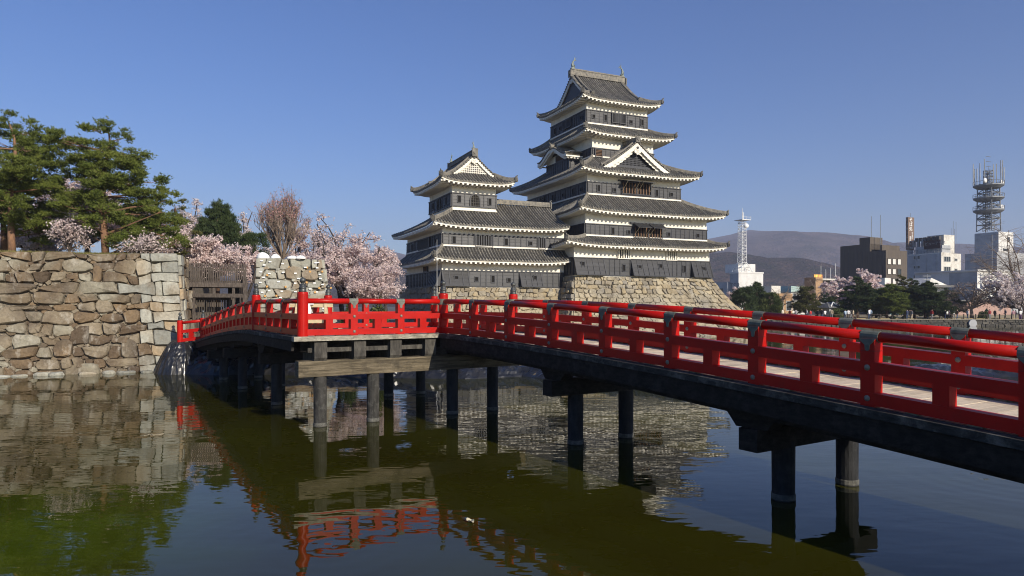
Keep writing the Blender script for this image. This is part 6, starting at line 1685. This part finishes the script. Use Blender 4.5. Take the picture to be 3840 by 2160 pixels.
M['stained_wall'] = mat('stained_white_wall', (.52,.50,.45), (.66,.64,.58), .4, .85, .1, dirt=(.27,.24,.20), dirt_scale=.5, dirt_amt=.75)
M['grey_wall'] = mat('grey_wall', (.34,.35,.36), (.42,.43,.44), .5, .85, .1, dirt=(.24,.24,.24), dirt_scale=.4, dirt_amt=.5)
M['brown_wall'] = mat('dark_brown_cladding', (.075,.060,.047), (.105,.085,.065), 1.5, .6, .1, stretch=(1,1,.1), spec=.35)
M['sign_brown'] = mat('sign_brown', (.15,.10,.075), (.18,.125,.095), 1.5, .6)
M['maroon'] = mat('maroon_board', (.028,.012,.012), (.04,.018,.017), 1.5, .6)
M['orange_wall'] = mat('tan_brick_wall', (.30,.185,.10), (.40,.26,.15), 1.2, .85)
M['teal_roof'] = mat('pale_teal_roof', (.30,.42,.40), (.38,.50,.47), 1.0, .6)
M['steel'] = mat('galvanised_steel', (.17,.18,.19), (.27,.28,.29), 1.0, .5, metal=.3)
M['steel_w'] = mat('white_painted_steel', (.66,.66,.64), (.76,.76,.74), 1.0, .5)
M['kawara'] = mat('grey_kiosk_tile', (.10,.10,.10), (.16,.155,.145), 3, .6)
def text_obj(s, txt, size, m, parent, loc, rot, name='lettering', align='CENTER', ext=.02):
    cu = bpy.data.curves.new(name, 'FONT'); cu.body = txt; cu.size = size; cu.align_x = align; cu.align_y = 'CENTER'; cu.extrude = ext; cu.resolution_u = 2
    o = bpy.data.objects.new(name, cu); me = bpy.data.meshes.new_from_object(o); bpy.data.objects.remove(o); bpy.data.curves.remove(cu)
    me.materials.clear(); me.materials.append(m); me.name = name
    return link(name, me, parent, loc, rot)
FR = (R(90), 0, 0); LR = (R(90), 0, R(-90))
lit('letter_white', (.85,.84,.80), .5); lit('letter_grey', (.20,.21,.22), .5)
# white broadcasting block with lattice tower
B1 = Bld('office_block', 'plain white office block carrying a white lattice mast, just right of the castle', 2770, 235)
w1 = B1.a(2862); d1 = B1.b(2738); H1 = B1.z(1024)
B1.box('wall', 0, w1, .02, d1, 0, H1, 'white_wall'); B1.box('shaded_side', -.03, .0, .05, d1, 0, H1-.1, 'grey_wall')  # white block; grey slab paints the shade on its left face
B1.box('parapet', -.15, w1+.15, -.12, d1+.15, H1, H1+.5, 'white_wall')
p0, p1 = B1.a(2787), B1.a(2852); B1.box('penthouse', p0, p1, 2.5, 9, H1+.5, B1.z(992)+.5, 'white_wall')
B1.win('f', B1.a(2812), B1.a(2815), B1.z(1074), B1.z(1069)); B1.win('f', B1.a(2784), B1.a(2785.5), B1.z(1083), B1.z(1075))
lx0 = B1.b(2690); B1.box('side_wing', -1.2, 5, d1, lx0+16, 0, B1.z(1056), 'grey_wall')
for k in range(4): B1.win('l', d1+2+k*4.2, d1+5.6+k*4.2, B1.z(1056)-5.8, B1.z(1056)-2.2, at_=-1.2)
text_obj(B1, 'TSB', 3.2, M['letter_grey'], B1.t, (-.10, d1*.45, H1-4.6), LR)
# lattice tower
def lattice(parent, x, y, z0, z1, w0, w1, n, m, rad=.09, name='lattice_mast', brace=True):
    mb = MB()
    cs = [(-1,-1),(1,-1),(1,1),(-1,1)]
    def c(k, t): w = (w0+(w1-w0)*t)/2; return (x+cs[k][0]*w, y+cs[k][1]*w, z0+(z1-z0)*t)
    for k in range(4): mb.tube([c(k,0), c(k,1)], rad, 5)
    for i in range(n):
        t0, t1 = i/n, (i+1)/n
        for k in range(4):
            k2 = (k+1)%4; mb.tube([c(k,t1), c(k2,t1)], rad*.7, 4)
            a, b_ = (c(k,t0), c(k2,t1)) if (i+k)%2 else (c(k2,t0), c(k,t1)); mb.tube([a,b_], rad*.6, 4)
    return mb.build(name, m, parent)
tx_ = (p0+B1.a(2812))/2+.2
zt0 = H1+.5; zt1 = B1.z(822)
lattice(B1.t, tx_, 2.4, zt0, zt0+(zt1-zt0)*.18, 5.0, 2.2, 2, M['steel_w'], .13); lattice(B1.t, tx_, 2.4, zt0+(zt1-zt0)*.18, zt1, 2.15, 1.8, 15, M['steel_w'], .095)
b = MB(); b.box(tx_-1.7, tx_+2.2, .4, 4.4, zt1, zt1+.22)
for xx in (tx_-1.65, tx_, tx_+2.15): b.box(xx-.05, xx+.05, .4, .5, zt1+.25, zt1+1.4)
b.box(tx_-1.7, tx_+2.2, .4, .48, zt1+1.0, zt1+1.08); b.build('mast_platform', M['steel_w'], B1.t)
b = MB(); b.lathe([(.2,-.3),(.85,-.22),(.88,.08),(.15,.3)], 14); o = b.build('dish_antenna', M['steel_w'], B1.t, True, (tx_-1.0,-.7,zt1-2.2)); o.rotation_euler = (R(80),0,R(-25))
b = MB(); b.tube([(tx_-1.5,.6,zt1),(tx_-1.5,.6,zt1+4.0)], .07, 5); b.tube([(tx_-1.2,.6,zt1),(tx_-1.2,.6,zt1+2.6)], .18, 6); b.build('whip_antenna', M['steel_w'], B1.t)
# dark brown block
B2 = Bld('commercial_block', 'dark brown commercial block with white-blind windows and a chimney-like roof box', 3322, 165)
w2 = B2.a(3402); d2 = B2.b(3151); H2 = B2.z(938)
B2.box('wall', 0, w2, 0, d2, 0, H2, 'brown_wall'); 
c0, c1 = B2.b(3262), B2.b(3222); B2.box('stair_tower', .1, 4.5, c0, c1, H2, zt(891, B2.Y+.91*(c0+c1)/2)-B2.base, 'brown_wall')
B2.box('raised_wall', .0, w2*.5, c0*1.0, d2, H2, H2+1.9, 'brown_wall')
B2.box('roof_box', 1.2, w2, 2.0, c0*.55, H2, B2.z(920)+.3, 'brown_wall')
for r_, (ya, yb) in enumerate(((970,990),(1008,1027),(1045,1064))):
    for k, (xa, xb) in enumerate(((3329,3341),(3347,3359),(3366,3378))):
        B2.win('f', B2.a(xa), B2.a(xb), B2.z(yb), B2.z(ya), 'blind' if (r_, k) != (1, 2) else 'glass', 'frame_d')
for k in range(9): B2.box('cladding_seam', -.05, .0, d2*(k+.7)/9.6, d2*(k+.7)/9.6+.12, 0, H2, 'frame_d')
b = MB(); b.tube([(2,3,H2),(2,3,H2+9)], .06, 5); b.tube([(2.5,(c0+c1)/2,H2),(2.5,(c0+c1)/2,H2+9)], .06, 5); b.build('rooftop_antenna', M['steel'], B2.t)
# brown sign tower
S1 = Bld('sign_tower', 'tall slim brown sign tower with white vertical lettering, between the brown and the grey blocks', 3405, 205, 'sign')
ws = S1.a(3428); ds = S1.b(3397); z0, z1 = S1.z(936), S1.z(814)
S1.box('sign_body', 0, ws, 0, ds, z0, z1, 'sign_brown'); S1.box('sign_support', .25, ws-.2, .2, ds-.2, 0, z0, 'grey_wall')
b = MB(); b.tube([(ws*.6,ds/2,z1),(ws*.6,ds/2,z1+1.3)], .05, 5); b.build('lightning_rod', M['steel'], S1.t)
hs = z1-z0
def sgn(ch, x, f, size, face):
    if face == 'f': text_obj(S1, ch, size, M['letter_white'], S1.t, (ws*x, -.03, z0+hs*f), FR)
    else: text_obj(S1, ch, size*.6, M['letter_grey2'], S1.t, (-.03, ds*(1-x), z0+hs*f), LR)
lit('letter_grey2', (.30,.29,.28), .5)
for face in 'fl':
    for ch, x, f, sz in (('そ',.45,.915,1.45),('ば',.45,.775,1.45),('処',.45,.635,1.45),('や',.68,.505,.85),('ま',.68,.43,.85),('が',.68,.355,.85),('書',.35,.37,.85),('蔵',.35,.29,.85),('11:00',.55,.185,.82),('~',.55,.12,.8),('18:00',.55,.055,.82)): sgn(ch, x, f, sz, face)
# grey-white block
B3 = Bld('commercial_block', 'white stained concrete block, grey on its shaded side, with rooftop railing and a maroon billboard', 3530, 196)
w3 = B3.a(3570); d3 = B3.b(3393); H3 = B3.z(946)
B3.box('wall', 0, w3, 0, d3, 0, H3, 'stained_wall'); B3.box('side_wall', -.06, 0, 0.03, d3, 0, H3-.3, 'grey_wall'); B3.box('dark_end', -.5, .5, d3+.01, d3+1.6, 0, H3*.98, 'frame_d')  # grey side slab: shade of the left face put into the colour
w3b = B3.a(3632); B3.box('rear_wall', w3+.01, w3b, 2.2, d3*.7, 0, B3.z(945), 'stained_wall')
for ya, yb in ((970,981),(1008,1018),(1044,1054)):
    B3.win('l', B3.b(3452), B3.b(3428)-.0, B3.z(yb)*1.12, B3.z(ya)*1.12, 'glass', 'frame_w', 3, -.06) if False else B3.win('l', B3.b(3450), B3.b(3427), B3.z(yb)+1.2, B3.z(ya)+1.2, 'glass', 'frame_w', 3, -.06)
for ya, yb in ((962,980),(1000,1018),(1040,1062)): B3.win('f', B3.a(3540), B3.a(3563), B3.z(yb), B3.z(ya), 'glass', 'frame_w', 3)
for ya, yb in ((965,973),(1004,1012)): B3.win('f', B3.a(3608), B3.a(3617), B3.z(yb), B3.z(ya), 'glass', 'frame_w', 2, at_=2.2)
for k in range(3): B3.box('drain_pipe', -.20, -.06, d3*(.12+.27*k), d3*(.12+.27*k)+.16, 0, H3-.4, 'grey_wall')
b = MB()
for k in range(12): b.box(-.05,.05,d3*k/11-.05,d3*k/11+.05,H3,H3+1.2)
b.box(-.05,.05,0,d3,H3+1.1,H3+1.2); b.box(-.05,.05,0,d3,H3+.55,H3+.62); b.box(0,w3,-.05,.05,H3+1.1,H3+1.2); b.build('roof_railing', M['steel'], B3.t)
y0_, y1_ = B3.b(3560)*0+.5, B3.b(3462)
B3.box('penthouse', .8, w3*.95, .3, d3*.75, H3, B3.z(918), 'grey_wall')
bb_ = B3.box('billboard', .3, .55, .6, B3.b(3462), B3.z(930), B3.z(897), 'maroon')
text_obj(B3, 'ビューテラス', 1.05, M['letter_grey2'], bb_, (.26, B3.b(3462)*.38, (B3.z(897)+B3.z(930))/2+.2), LR)
ph0, ph1 = B3.a(3562), B3.a(3592); B3.box('stair_tower', w3*.55, w3+2.6, 1.0, 6, H3, B3.z(877), 'stained_wall')
for k in range(6): B3.box('roof_unit', .8, 1.8, 1.2+k*1.3, 2.1+k*1.3, B3.z(897), B3.z(883), 'frame_d')
for k, (yy, h) in enumerate(((6.0,2.0),(7.4,2.2),(8.8,1.4))): B3.box('vent_pipe', .8, 1.5, yy, yy+.7, B3.z(918), B3.z(900)+h*.5, 'steel')
b = MB()
for k in range(4): b.tube([(w3+3+k*1.4, 2+k*.5, H3-1), (w3+3+k*1.4, 2+k*.5, H3+7.5+(k%2)*2.2)], .05, 5)
b.build('rooftop_antenna', M['steel'], B3.t)
# mast building + telecom tower
B4 = Bld('exchange_building', 'grey and white building carrying the tall steel telecom tower at the right', 3745, 215)
w4 = B4.a(3800); d4 = B4.b(3655); H4 = B4.z(868)
B4.box('wall', 0, w4, 0, d4, 0, H4, 'white_wall'); B4.box('side_wall', -.06, 0, .03, d4, 0, H4-.2, 'grey_wall')  # left face of the white block coloured grey for its shade
B4.box('lower_wing', -6, w4+14, -3, d4*.9, 0, B4.z(950), 'grey_wall')
B4.win('f', B4.a(3778), B4.a(3785), B4.z(905), B4.z(888), 'glass', 'frame_d'); B4.win('f', B4.a(3762), B4.a(3780), B4.z(938), B4.z(932), 'glass', 'frame_d')
T1 = thing('telecom_tower', 'tall grey steel telecom tower with three round platforms and whip antennas', 'tower', (at(3707,222), 222, zt(868,222)), R(24))
zz = lambda py: zt(py, 222)-zt(868,222)
lattice(T1, 0, 0, 0, zz(700), 4.7, 4.3, 7, M['steel'], .20, 'tower_legs'); lattice(T1, 0, 0, 0, zz(640), 2.2, 2.0, 20, M['steel'], .12, 'ladder_core')
for py, r_ in ((697,4.3),(744,4.3),(790,4.3)):
    b = MB(); b.lathe([(r_*.75,-.9),(r_,-.15),(r_,.2),(r_*.5,.2)], 16, (0,0,zz(py))); pf = b.build('platform', M['steel'], T1)
    b = MB(); n = 16; pts = [(math.cos(2*math.pi*k/n)*r_, math.sin(2*math.pi*k/n)*r_, zz(py)+1.3) for k in range(n+1)]; b.tube(pts, .06, 4)
    for k in range(n): b.tube([(pts[k][0],pts[k][1],zz(py)+.2), pts[k]], .05, 4)
    b.build('platform_rail', M['steel'], pf)
for k in range(11):
    a = 2*math.pi*k/11; h = (7.5,5.5,8.2,6.2)[k%4]; b = MB(); x, y = math.cos(a)*4.15, math.sin(a)*4.15
    b.tube([(x,y,zz(697)),(x,y,zz(697)+h*.45),(x,y,zz(697)+h)], [.09,.17,.14], 6); b.build('whip_antenna', M['steel'], T1)
b = MB()
for sx in (-1,1):
    b.tube([(sx*1.3,0,zz(697)),(sx*1.3,0,zz(640))], .10, 5)
for k in range(6): b.tube([(-1.3,0,zz(697)+1.5+k*1.6),(1.3,0,zz(697)+1.5+k*1.6)], .08, 4)
b.tube([(0,0,zz(640)),(0,0,zz(622))], .05, 4); b.build('top_frame', M['steel'], T1)
for sg, py in ((1,782),(1,690),(-1,690)):
    b = MB(); b.lathe([(.2,-.3),(.8,-.2),(.8,.2),(.2,.3)], 12); o = b.build('dish_antenna', M['steel_w'], T1, True, (sg*4.3,-1.5,zz(py)+.6)); o.rotation_euler = (R(85),0,0)
# low white houses under the mast building
B5 = Bld('low_building', 'low flat white building below the telecom tower, partly behind bare branches', 3665, 165)
B5.box('wall', 0, B5.a(3790), 0, 16, 0, B5.z(1016), 'white_wall'); B5.box('side_wall', -.05, 0, .03, B5.b(3560), 0, B5.z(1016)-.2, 'grey_wall'); B5.box('roof_slab', -.3, B5.a(3790)+.3, -.3, 16, B5.z(1016), B5.z(1016)+.35, 'white_wall')  # grey slab on the left paints that face as shaded
B6 = Bld('low_building', 'white gabled house with a grey tile roof in front of the grey block', 3470, 160)
hb = B6.z(1070); wb_ = B6.a(3545)
B6.box('wall', 0, wb_, 0, 8, 0, hb, 'white_wall')
b = MB(); b.extrude([(-.4,-.5,hb),(wb_+.4,-.5,hb),(wb_*.2,-.5,B6.z(1042))], (0,9,0)); b.build('gable', M['white_wall'], B6.t)
b = MB(); b.bar((-3,-1.2,hb-.2),(wb_+.2,-1.2,hb-.2), 1.6, .5); b.build('roof', M['kawara'], B6.t)
# centre-right low buildings
B7 = Bld('low_building', 'tan brick building with white upper wall behind the leafless trees', 2905, 150)
B7.box('wall', 0, B7.a(2972), 0, 9, 0, B7.z(1100), 'orange_wall'); B7.box('upper_wall', 0.05, B7.a(2940), 1, 9, B7.z(1100), B7.z(1071), 'stained_wall'); B7.box('side_wall', -.05, 0, .03, B7.b(2868), 0, B7.z(1100)-.1, 'orange_wall')
for k in range(3): B7.win('f', 1.0+k*2.4, 2.4+k*2.4, 1.2, 3.2)
B8 = Bld('low_building', 'pale building with a teal roof edge behind the yellowish pine', 2965, 170)
B8.box('wall', 0, B8.a(3030), 0, 9, 0, B8.z(1095), 'white_wall'); B8.box('roof', -.4, B8.a(3030), -.5, 9, B8.z(1095), B8.z(1073), 'teal_roof')
for k in range(3): B8.win('f', .8+k*2.6, 2.8+k*2.6, B8.z(1125), B8.z(1100), 'glass', 'frame_w', 2)
B9 = Bld('shop_building', 'pale two-storey shop building with a flat dark roof and a small colourful billboard', 3062, 150)
w9 = B9.a(3160); d9 = B9.b(3024); h9 = B9.z(1066)
B9.box('wall', 0, w9, 0, d9, 0, h9, 'grey_wall'); B9.box('brick_pier', -.6, 1.5, -.3, d9, h9*.5, B9.z(1040), 'orange_wall'); B9.box('upper_storey', 1.6, w9, .8, d9, h9, B9.z(1050), 'brown_wall'); B9.box('roof', 1.2, w9+.8, -.2, d9, B9.z(1050), B9.z(1050)+.35, 'stained_wall')
for k in range(4): B9.win('f', 1.8+k*2.3, 3.6+k*2.3, B9.z(1108), B9.z(1090), 'glass', 'frame_w', 2)
for k in range(3): B9.win('f', 1.4+k*3, 3.4+k*3, .6, 2.6, 'glass', 'frame_d', 2)
bbx0, bbx1 = -.6, 1.8; M['billboard'] = mat('colourful_billboard', (.75,.62,.12), (.70,.10,.06), .9, .6, ramp=(.42,.58), dirt=(.10,.42,.18), dirt_scale=.9, dirt_amt=.9)
B9.box('billboard', -.5, 2.0, .2, .4, B9.z(1040), B9.z(1029), 'billboard'); b = MB()
for k, h in enumerate((3.0,2.2,2.6,3.6)): b.tube([(3+k*1.5,1.5,B9.z(1050)+.3),(3+k*1.5,1.5,B9.z(1050)+.3+h)], .05, 5)
b.build('rooftop_antenna', M['steel_w'], B9.t)
B10 = Bld('low_building', 'long low pinkish building seen under the brown leafless tree', 3560, 150)
B10.box('wall', 0, 22, 0, 6, 0, 3.2, lit('pink_wall', (.36,.24,.20), .85)); B10.box('roof', -.3, 22.3, -.5, 6, 3.2, 3.5, 'kawara')
B11 = Bld('vehicle_shed', 'low light-blue awning seen between the pine trunks', 3350, 140, 'awning')
B11.box('canopy', 0, 5.5, 0, 3, 1.9, 2.2, lit('blue_sheet', (.20,.42,.50), .6))
for xx in (.2, 2.7, 5.3): B11.box('leg', xx-.05, xx+.05, .1, .2, 0, 1.9, 'steel')
B11.box('back_panel', 0, 5.5, 2.8, 3, .4, 1.9, 'blue_sheet')
B12 = Bld('concrete_block', 'white rounded water tank block beside the pink cherry', 3318, 150)
B12.box('wall', 0, B12.a(3340), 0, 3, 0, B12.z(1042), 'white_wall')
# kiosk with hipped tile roof
ks = thing('tiled_kiosk', 'small kiosk with a grey tiled roof and white gable edge, beyond the promenade', 'kiosk', (at(3112,118), 118, 1.1), R(24))
b = MB(); b.box(-1.3,1.3,-1.0,1.0,0,1.75); b.build('wall', M['grey_wall'], ks)
b = MB(); b.add([(-1.9,-1.5,1.75),(1.9,-1.5,1.75),(1.9,1.5,1.75),(-1.9,1.5,1.75),(-.7,0,2.75),(.7,0,2.75)], [(0,1,5,4),(1,2,5),(2,3,4,5),(3,0,4),(3,2,1,0)]); b.build('roof', M['kawara'], ks)
b = MB(); b.bar((-1.15,-1.2,2.0),(-.25,-.9,2.78),.12,.14); b.bar((.75,-1.2,2.0),(-.25,-.9,2.78),.12,.14); b.build('gable_edge', M['white'], ks)
b = MB(); b.box(-.8,.8,-1.03,-1.0,.8,1.5); b.build('window', M['glass'], ks)
# utility poles and low rail along the promenade
for i, (px_, Yp, yt, lab) in enumerate(((3476,158,1028,'utility pole with crossarms in front of the grey block'),(3710,164,1010,'utility pole with crossarms in front of the white low building'),(3690+30,200,880,'slim lightning rod mast behind the penthouse of the grey block'))):
    b = MB(); h = zt(yt, Yp)-1.0; b.lathe([(.16,0),(.10,h)], 8)
    if i < 2:
        for k in range(3): b.box(-.9,.9,-.05,.05,h-.5-k*.8,h-.38-k*.8)
        b.lathe([(.28,h-3.4),(.28,h-2.5)], 8, (.42,0,0))
    o = b.build('utility_pole', M['steel'], None, False, (at(px_,Yp), Yp, 1.0)); tag(o, lab, 'pole')
fe = thing('rope_fence', 'low wooden post fence along the edge of the dry grass on the far bank', 'fence', (at(3300,114.2), 114.2, 1.1))
pm = MB(); pm.box(-.06,.06,-.06,.06,-.1,.75); pmm = pm.mesh('fence_post', M['gatewood']); nfp = 44
for i in range(nfp): link('fence_post', pmm, fe, (-14+i*2.0, 0, 0))
b = MB(); b.tube([(-14,0,.6),(-14+2.0*(nfp-1),0,.6)], .025, 4); b.build('rope', M['twig'], fe)
b = MB(); b.tube([(0,-.25,0),(0,.15,0)], .62, 20); o = b.build('outlet_cover', M['grey_wall'], None, False, (at(3646,107.9), 107.95, .45)); tag(o, 'round white outlet cover set in the dark bank wall', 'outlet')
# ------------------------------------------------------------------ people on the promenade
def person_mesh(kind):
    """one continuous skinned figure, 1.65 m tall, facing +y"""
    st = {'stand': (0,0,0,0), 'walk': (.22,-.20,.18,-.16), 'look': (.03,-.03,.30,.0), 'sit': (0,0,0,0)}[kind]
    la, ra, aa, ab = st
    v = [(0,0,.92),(0,0,1.10),(0,.01,1.32),(0,.02,1.44),(0,.04,1.54),(0,.045,1.62),
         (-.10,0,.88),(-.11,la*.5+.03,.48),(-.11,la,.07),(-.11,la+.14,.03),
         (.10,0,.88),(.11,ra*.5+.03,.48),(.11,ra,.07),(.11,ra+.14,.03),
         (-.19,.0,1.36),(-.24,-aa*.3,1.08),(-.22,aa*.6+.04,.84),(.19,0,1.36),(.24,ab*.3,1.08),(.22,-ab*.6+.06,.84)]
    if kind == 'look': v[18] = (.26,.10,1.12); v[19] = (.12,.26,1.38)
    r = [.145,.13,.15,.06,.095,.085,.09,.062,.045,.035,.09,.062,.045,.035,.065,.047,.036,.065,.047,.036]
    e = [(0,1),(1,2),(2,3),(3,4),(4,5),(0,6),(6,7),(7,8),(8,9),(0,10),(10,11),(11,12),(12,13),(2,14),(14,15),(15,16),(2,17),(17,18),(18,19)]
    me = bpy.data.meshes.new('person_skel'); me.from_pydata(v, e, []); o = bpy.data.objects.new('person_skel', me); col.objects.link(o)
    sk = o.modifiers.new('skin', 'SKIN')
    for i, d in enumerate(me.skin_vertices[0].data): d.radius = (r[i], r[i]*(.75 if i in (0,1,2) else 1)); d.use_root = (i == 0)
    sb = o.modifiers.new('sub', 'SUBSURF'); sb.levels = 1
    dg = bpy.context.evaluated_depsgraph_get(); dg.update(); m2 = bpy.data.meshes.new_from_object(o.evaluated_get(dg)); m2.name = 'person'
    bpy.data.objects.remove(o); bpy.data.meshes.remove(me)
    return m2
lit('skin', (.50,.33,.25), .6); lit('hair', (.02,.016,.014), .6)
PK = {k: person_mesh(k) for k in ('stand','walk','look')}
pcount = [0]
def person(label, px, Y, top, bottom, pose, rz, h=1.65, zb=None, grp='people strolling along the far bank'):
    me = PK[pose].copy(); me.name = 'person'; me.materials.clear()
    for m in (top, bottom, M['skin'], M['hair']): me.materials.append(m)
    for p in me.polygons:
        z = p.center.z; y = p.center.y; x = abs(p.center.x)
        if z > 1.605 or (z > 1.50 and y < .035): i = 3
        elif z > 1.44: i = 2
        elif x > .17 and z < .90 and z > .76: i = 2
        elif z > .90 or (x > .17 and z > .8): i = 0
        else: i = 1
        if pose == 'look' and p.center.y > .20 and z > 1.2: i = 2
        p.material_index = i
    o = link('person', me, None, (at(px,Y), Y, (.985 if Y < 114.4 else 1.10) if zb is None else zb), (0,0,rz)); s = h/1.65; o.scale = (s,s,s)
    tag(o, label, 'person', grp); return o
def cl(c): 
    k = 'cloth_%02x%02x%02x' % tuple(int(x*255) for x in c)
    return M.get(k) or lit(k, c, .85)
blk, nav, red_, wht, gry, bei, jean, brn, pnk, lbl, grn = [cl(c) for c in ((.02,.02,.022),(.03,.04,.08),(.42,.04,.035),(.72,.71,.69),(.22,.22,.23),(.45,.37,.26),(.07,.10,.17),(.12,.07,.045),(.55,.30,.32),(.35,.46,.58),(.10,.16,.08))]
PPL = [
 ('person in a red jacket pushing forward along the promenade below the broad pines',3494,110.5,red_,gry,'walk',-1.2),
 ('person in white top and jeans standing by the promenade left of the pines',3260,110.5,wht,jean,'look',.4),
 ('person in light blue coat and dark trousers behind the red handrail',3264,112.5,lbl,blk,'stand',2.4),
 ('person in dark blue clothes sheltering under the wide dense pine, left of a pair',3402,111.5,nav,jean,'stand',.3),
 ('person all in black beside the navy-clad walker under the wide dense pine',3412,112.2,blk,blk,'stand',-.4),
 ('person in grey jacket and pale trousers walking under the wide dense pine',3420,110.6,gry,bei,'walk',1.4),
 ('person in black jacket and dark trousers left of the group below the brown tree',3544,110.6,blk,nav,'walk',-1.4),
 ('person with a white cap-pale top in the group below the brown tree',3552,111.6,wht,blk,'stand',.5),
 ('person in purple-grey coat in the group below the brown tree',3560,110.9,cl((.16,.11,.16)),blk,'walk',1.2),
 ('person in white coat and grey trousers beside the trunk of the brown tree',3577,113.0,wht,gry,'look',-.3),
 ('person in brown coat walking left below the brown tree',3590,110.4,brn,jean,'walk',1.6),
 ('person in pale grey top and navy trousers near the round outlet cover',3628,110.6,cl((.45,.45,.46)),nav,'walk',-1.5),
 ('person in a big dark red coat under the cherry at the right edge',3712,110.6,cl((.22,.03,.035)),gry,'stand',.2),
 ('person in black with pale shoes walking right of the dark red coat',3731,110.5,blk,blk,'walk',-1.3),
 ('person in dark green jacket near the dark red coat, further back',3700,114.9,grn,blk,'stand',2.6),
 ('person in a pale pink dress-like coat at the right edge',3800,111.0,pnk,bei,'stand',-.5),
 ('person in black jacket beside the pale pink coat',3810,111.8,blk,nav,'stand',.9),
 ('person in white top and purple trousers at the far right edge',3827,110.6,wht,cl((.14,.08,.16)),'look',.1),
 ('person in dark grey coat pushing along at the right, under the cherry',3770,110.4,cl((.09,.09,.10)),blk,'walk',1.4),
 ('person in navy jacket looking at the blue awning between the pine trunks',3363,131,nav,blk,'stand',3.0),
 ('person in white shirt right above the red handrail, below the kiosk roof',3094,111,wht,blk,'look',.2),
 ('person in beige jacket just left of the kiosk',3118,111.5,bei,gry,'stand',-.6),
 ('person in red top in the crowd left of the kiosk',3040,111.5,red_,jean,'stand',.5),
 ('person in white hooded top in the crowd by the yellowish pine',3026,112.0,wht,jean,'walk',1.3),
 ('person in black coat between the yellowish pine and the kiosk',3066,111.2,blk,blk,'walk',-1.2),
 ('person in pale blue shirt between kiosk and tall tiered pine',3170,111.3,lbl,jean,'stand',.2),
 ('person in white blouse with dark skirt, right of the kiosk',3182,110.6,wht,blk,'stand',-.2),
 ('person in dark jacket bending forward by the tall tiered pine',3192,112.4,blk,gry,'walk',1.0),
 ('person in tan coat by the trunk of the tall tiered pine',3200,110.8,bei,brn,'stand',.8),
 ('person in grey hoodie at the left end of the crowd, behind the handrail',2985,112.0,gry,jean,'stand',.3),
 ('person in maroon sweater at the left end of the crowd, by the leafless tree',2962,112.6,cl((.25,.05,.05)),blk,'walk',-1.1),
 ('person in cream top near the trunk of the leafless leaning tree',2935,113.0,cl((.6,.55,.45)),jean,'stand',.6),
 ('person in black parka between the kiosk and the sinuous trunk',3082,112.6,blk,jean,'stand',2.2),
]
for q in PPL: person(*q, h=random.uniform(1.55,1.75))
# ------------------------------------------------------------------ haze: thin air round everything
hm = bpy.data.materials.new('haze_air'); hm.use_nodes = True; hn = hm.node_tree; hn.nodes.clear()
ho = hn.nodes.new('ShaderNodeOutputMaterial'); pv = hn.nodes.new('ShaderNodeVolumePrincipled')
pv.inputs['Color'].default_value = (.74, .79, 1.0, 1); pv.inputs['Density'].default_value = HAZE; pv.inputs['Anisotropy'].default_value = .0
hn.links.new(pv.outputs[0], ho.inputs['Volume'])
hb_ = MB(); hb_.box(-5600, 5600, -60, 4800, -3.2, 520)
tag(hb_.build('haze', hm), kind='stuff')
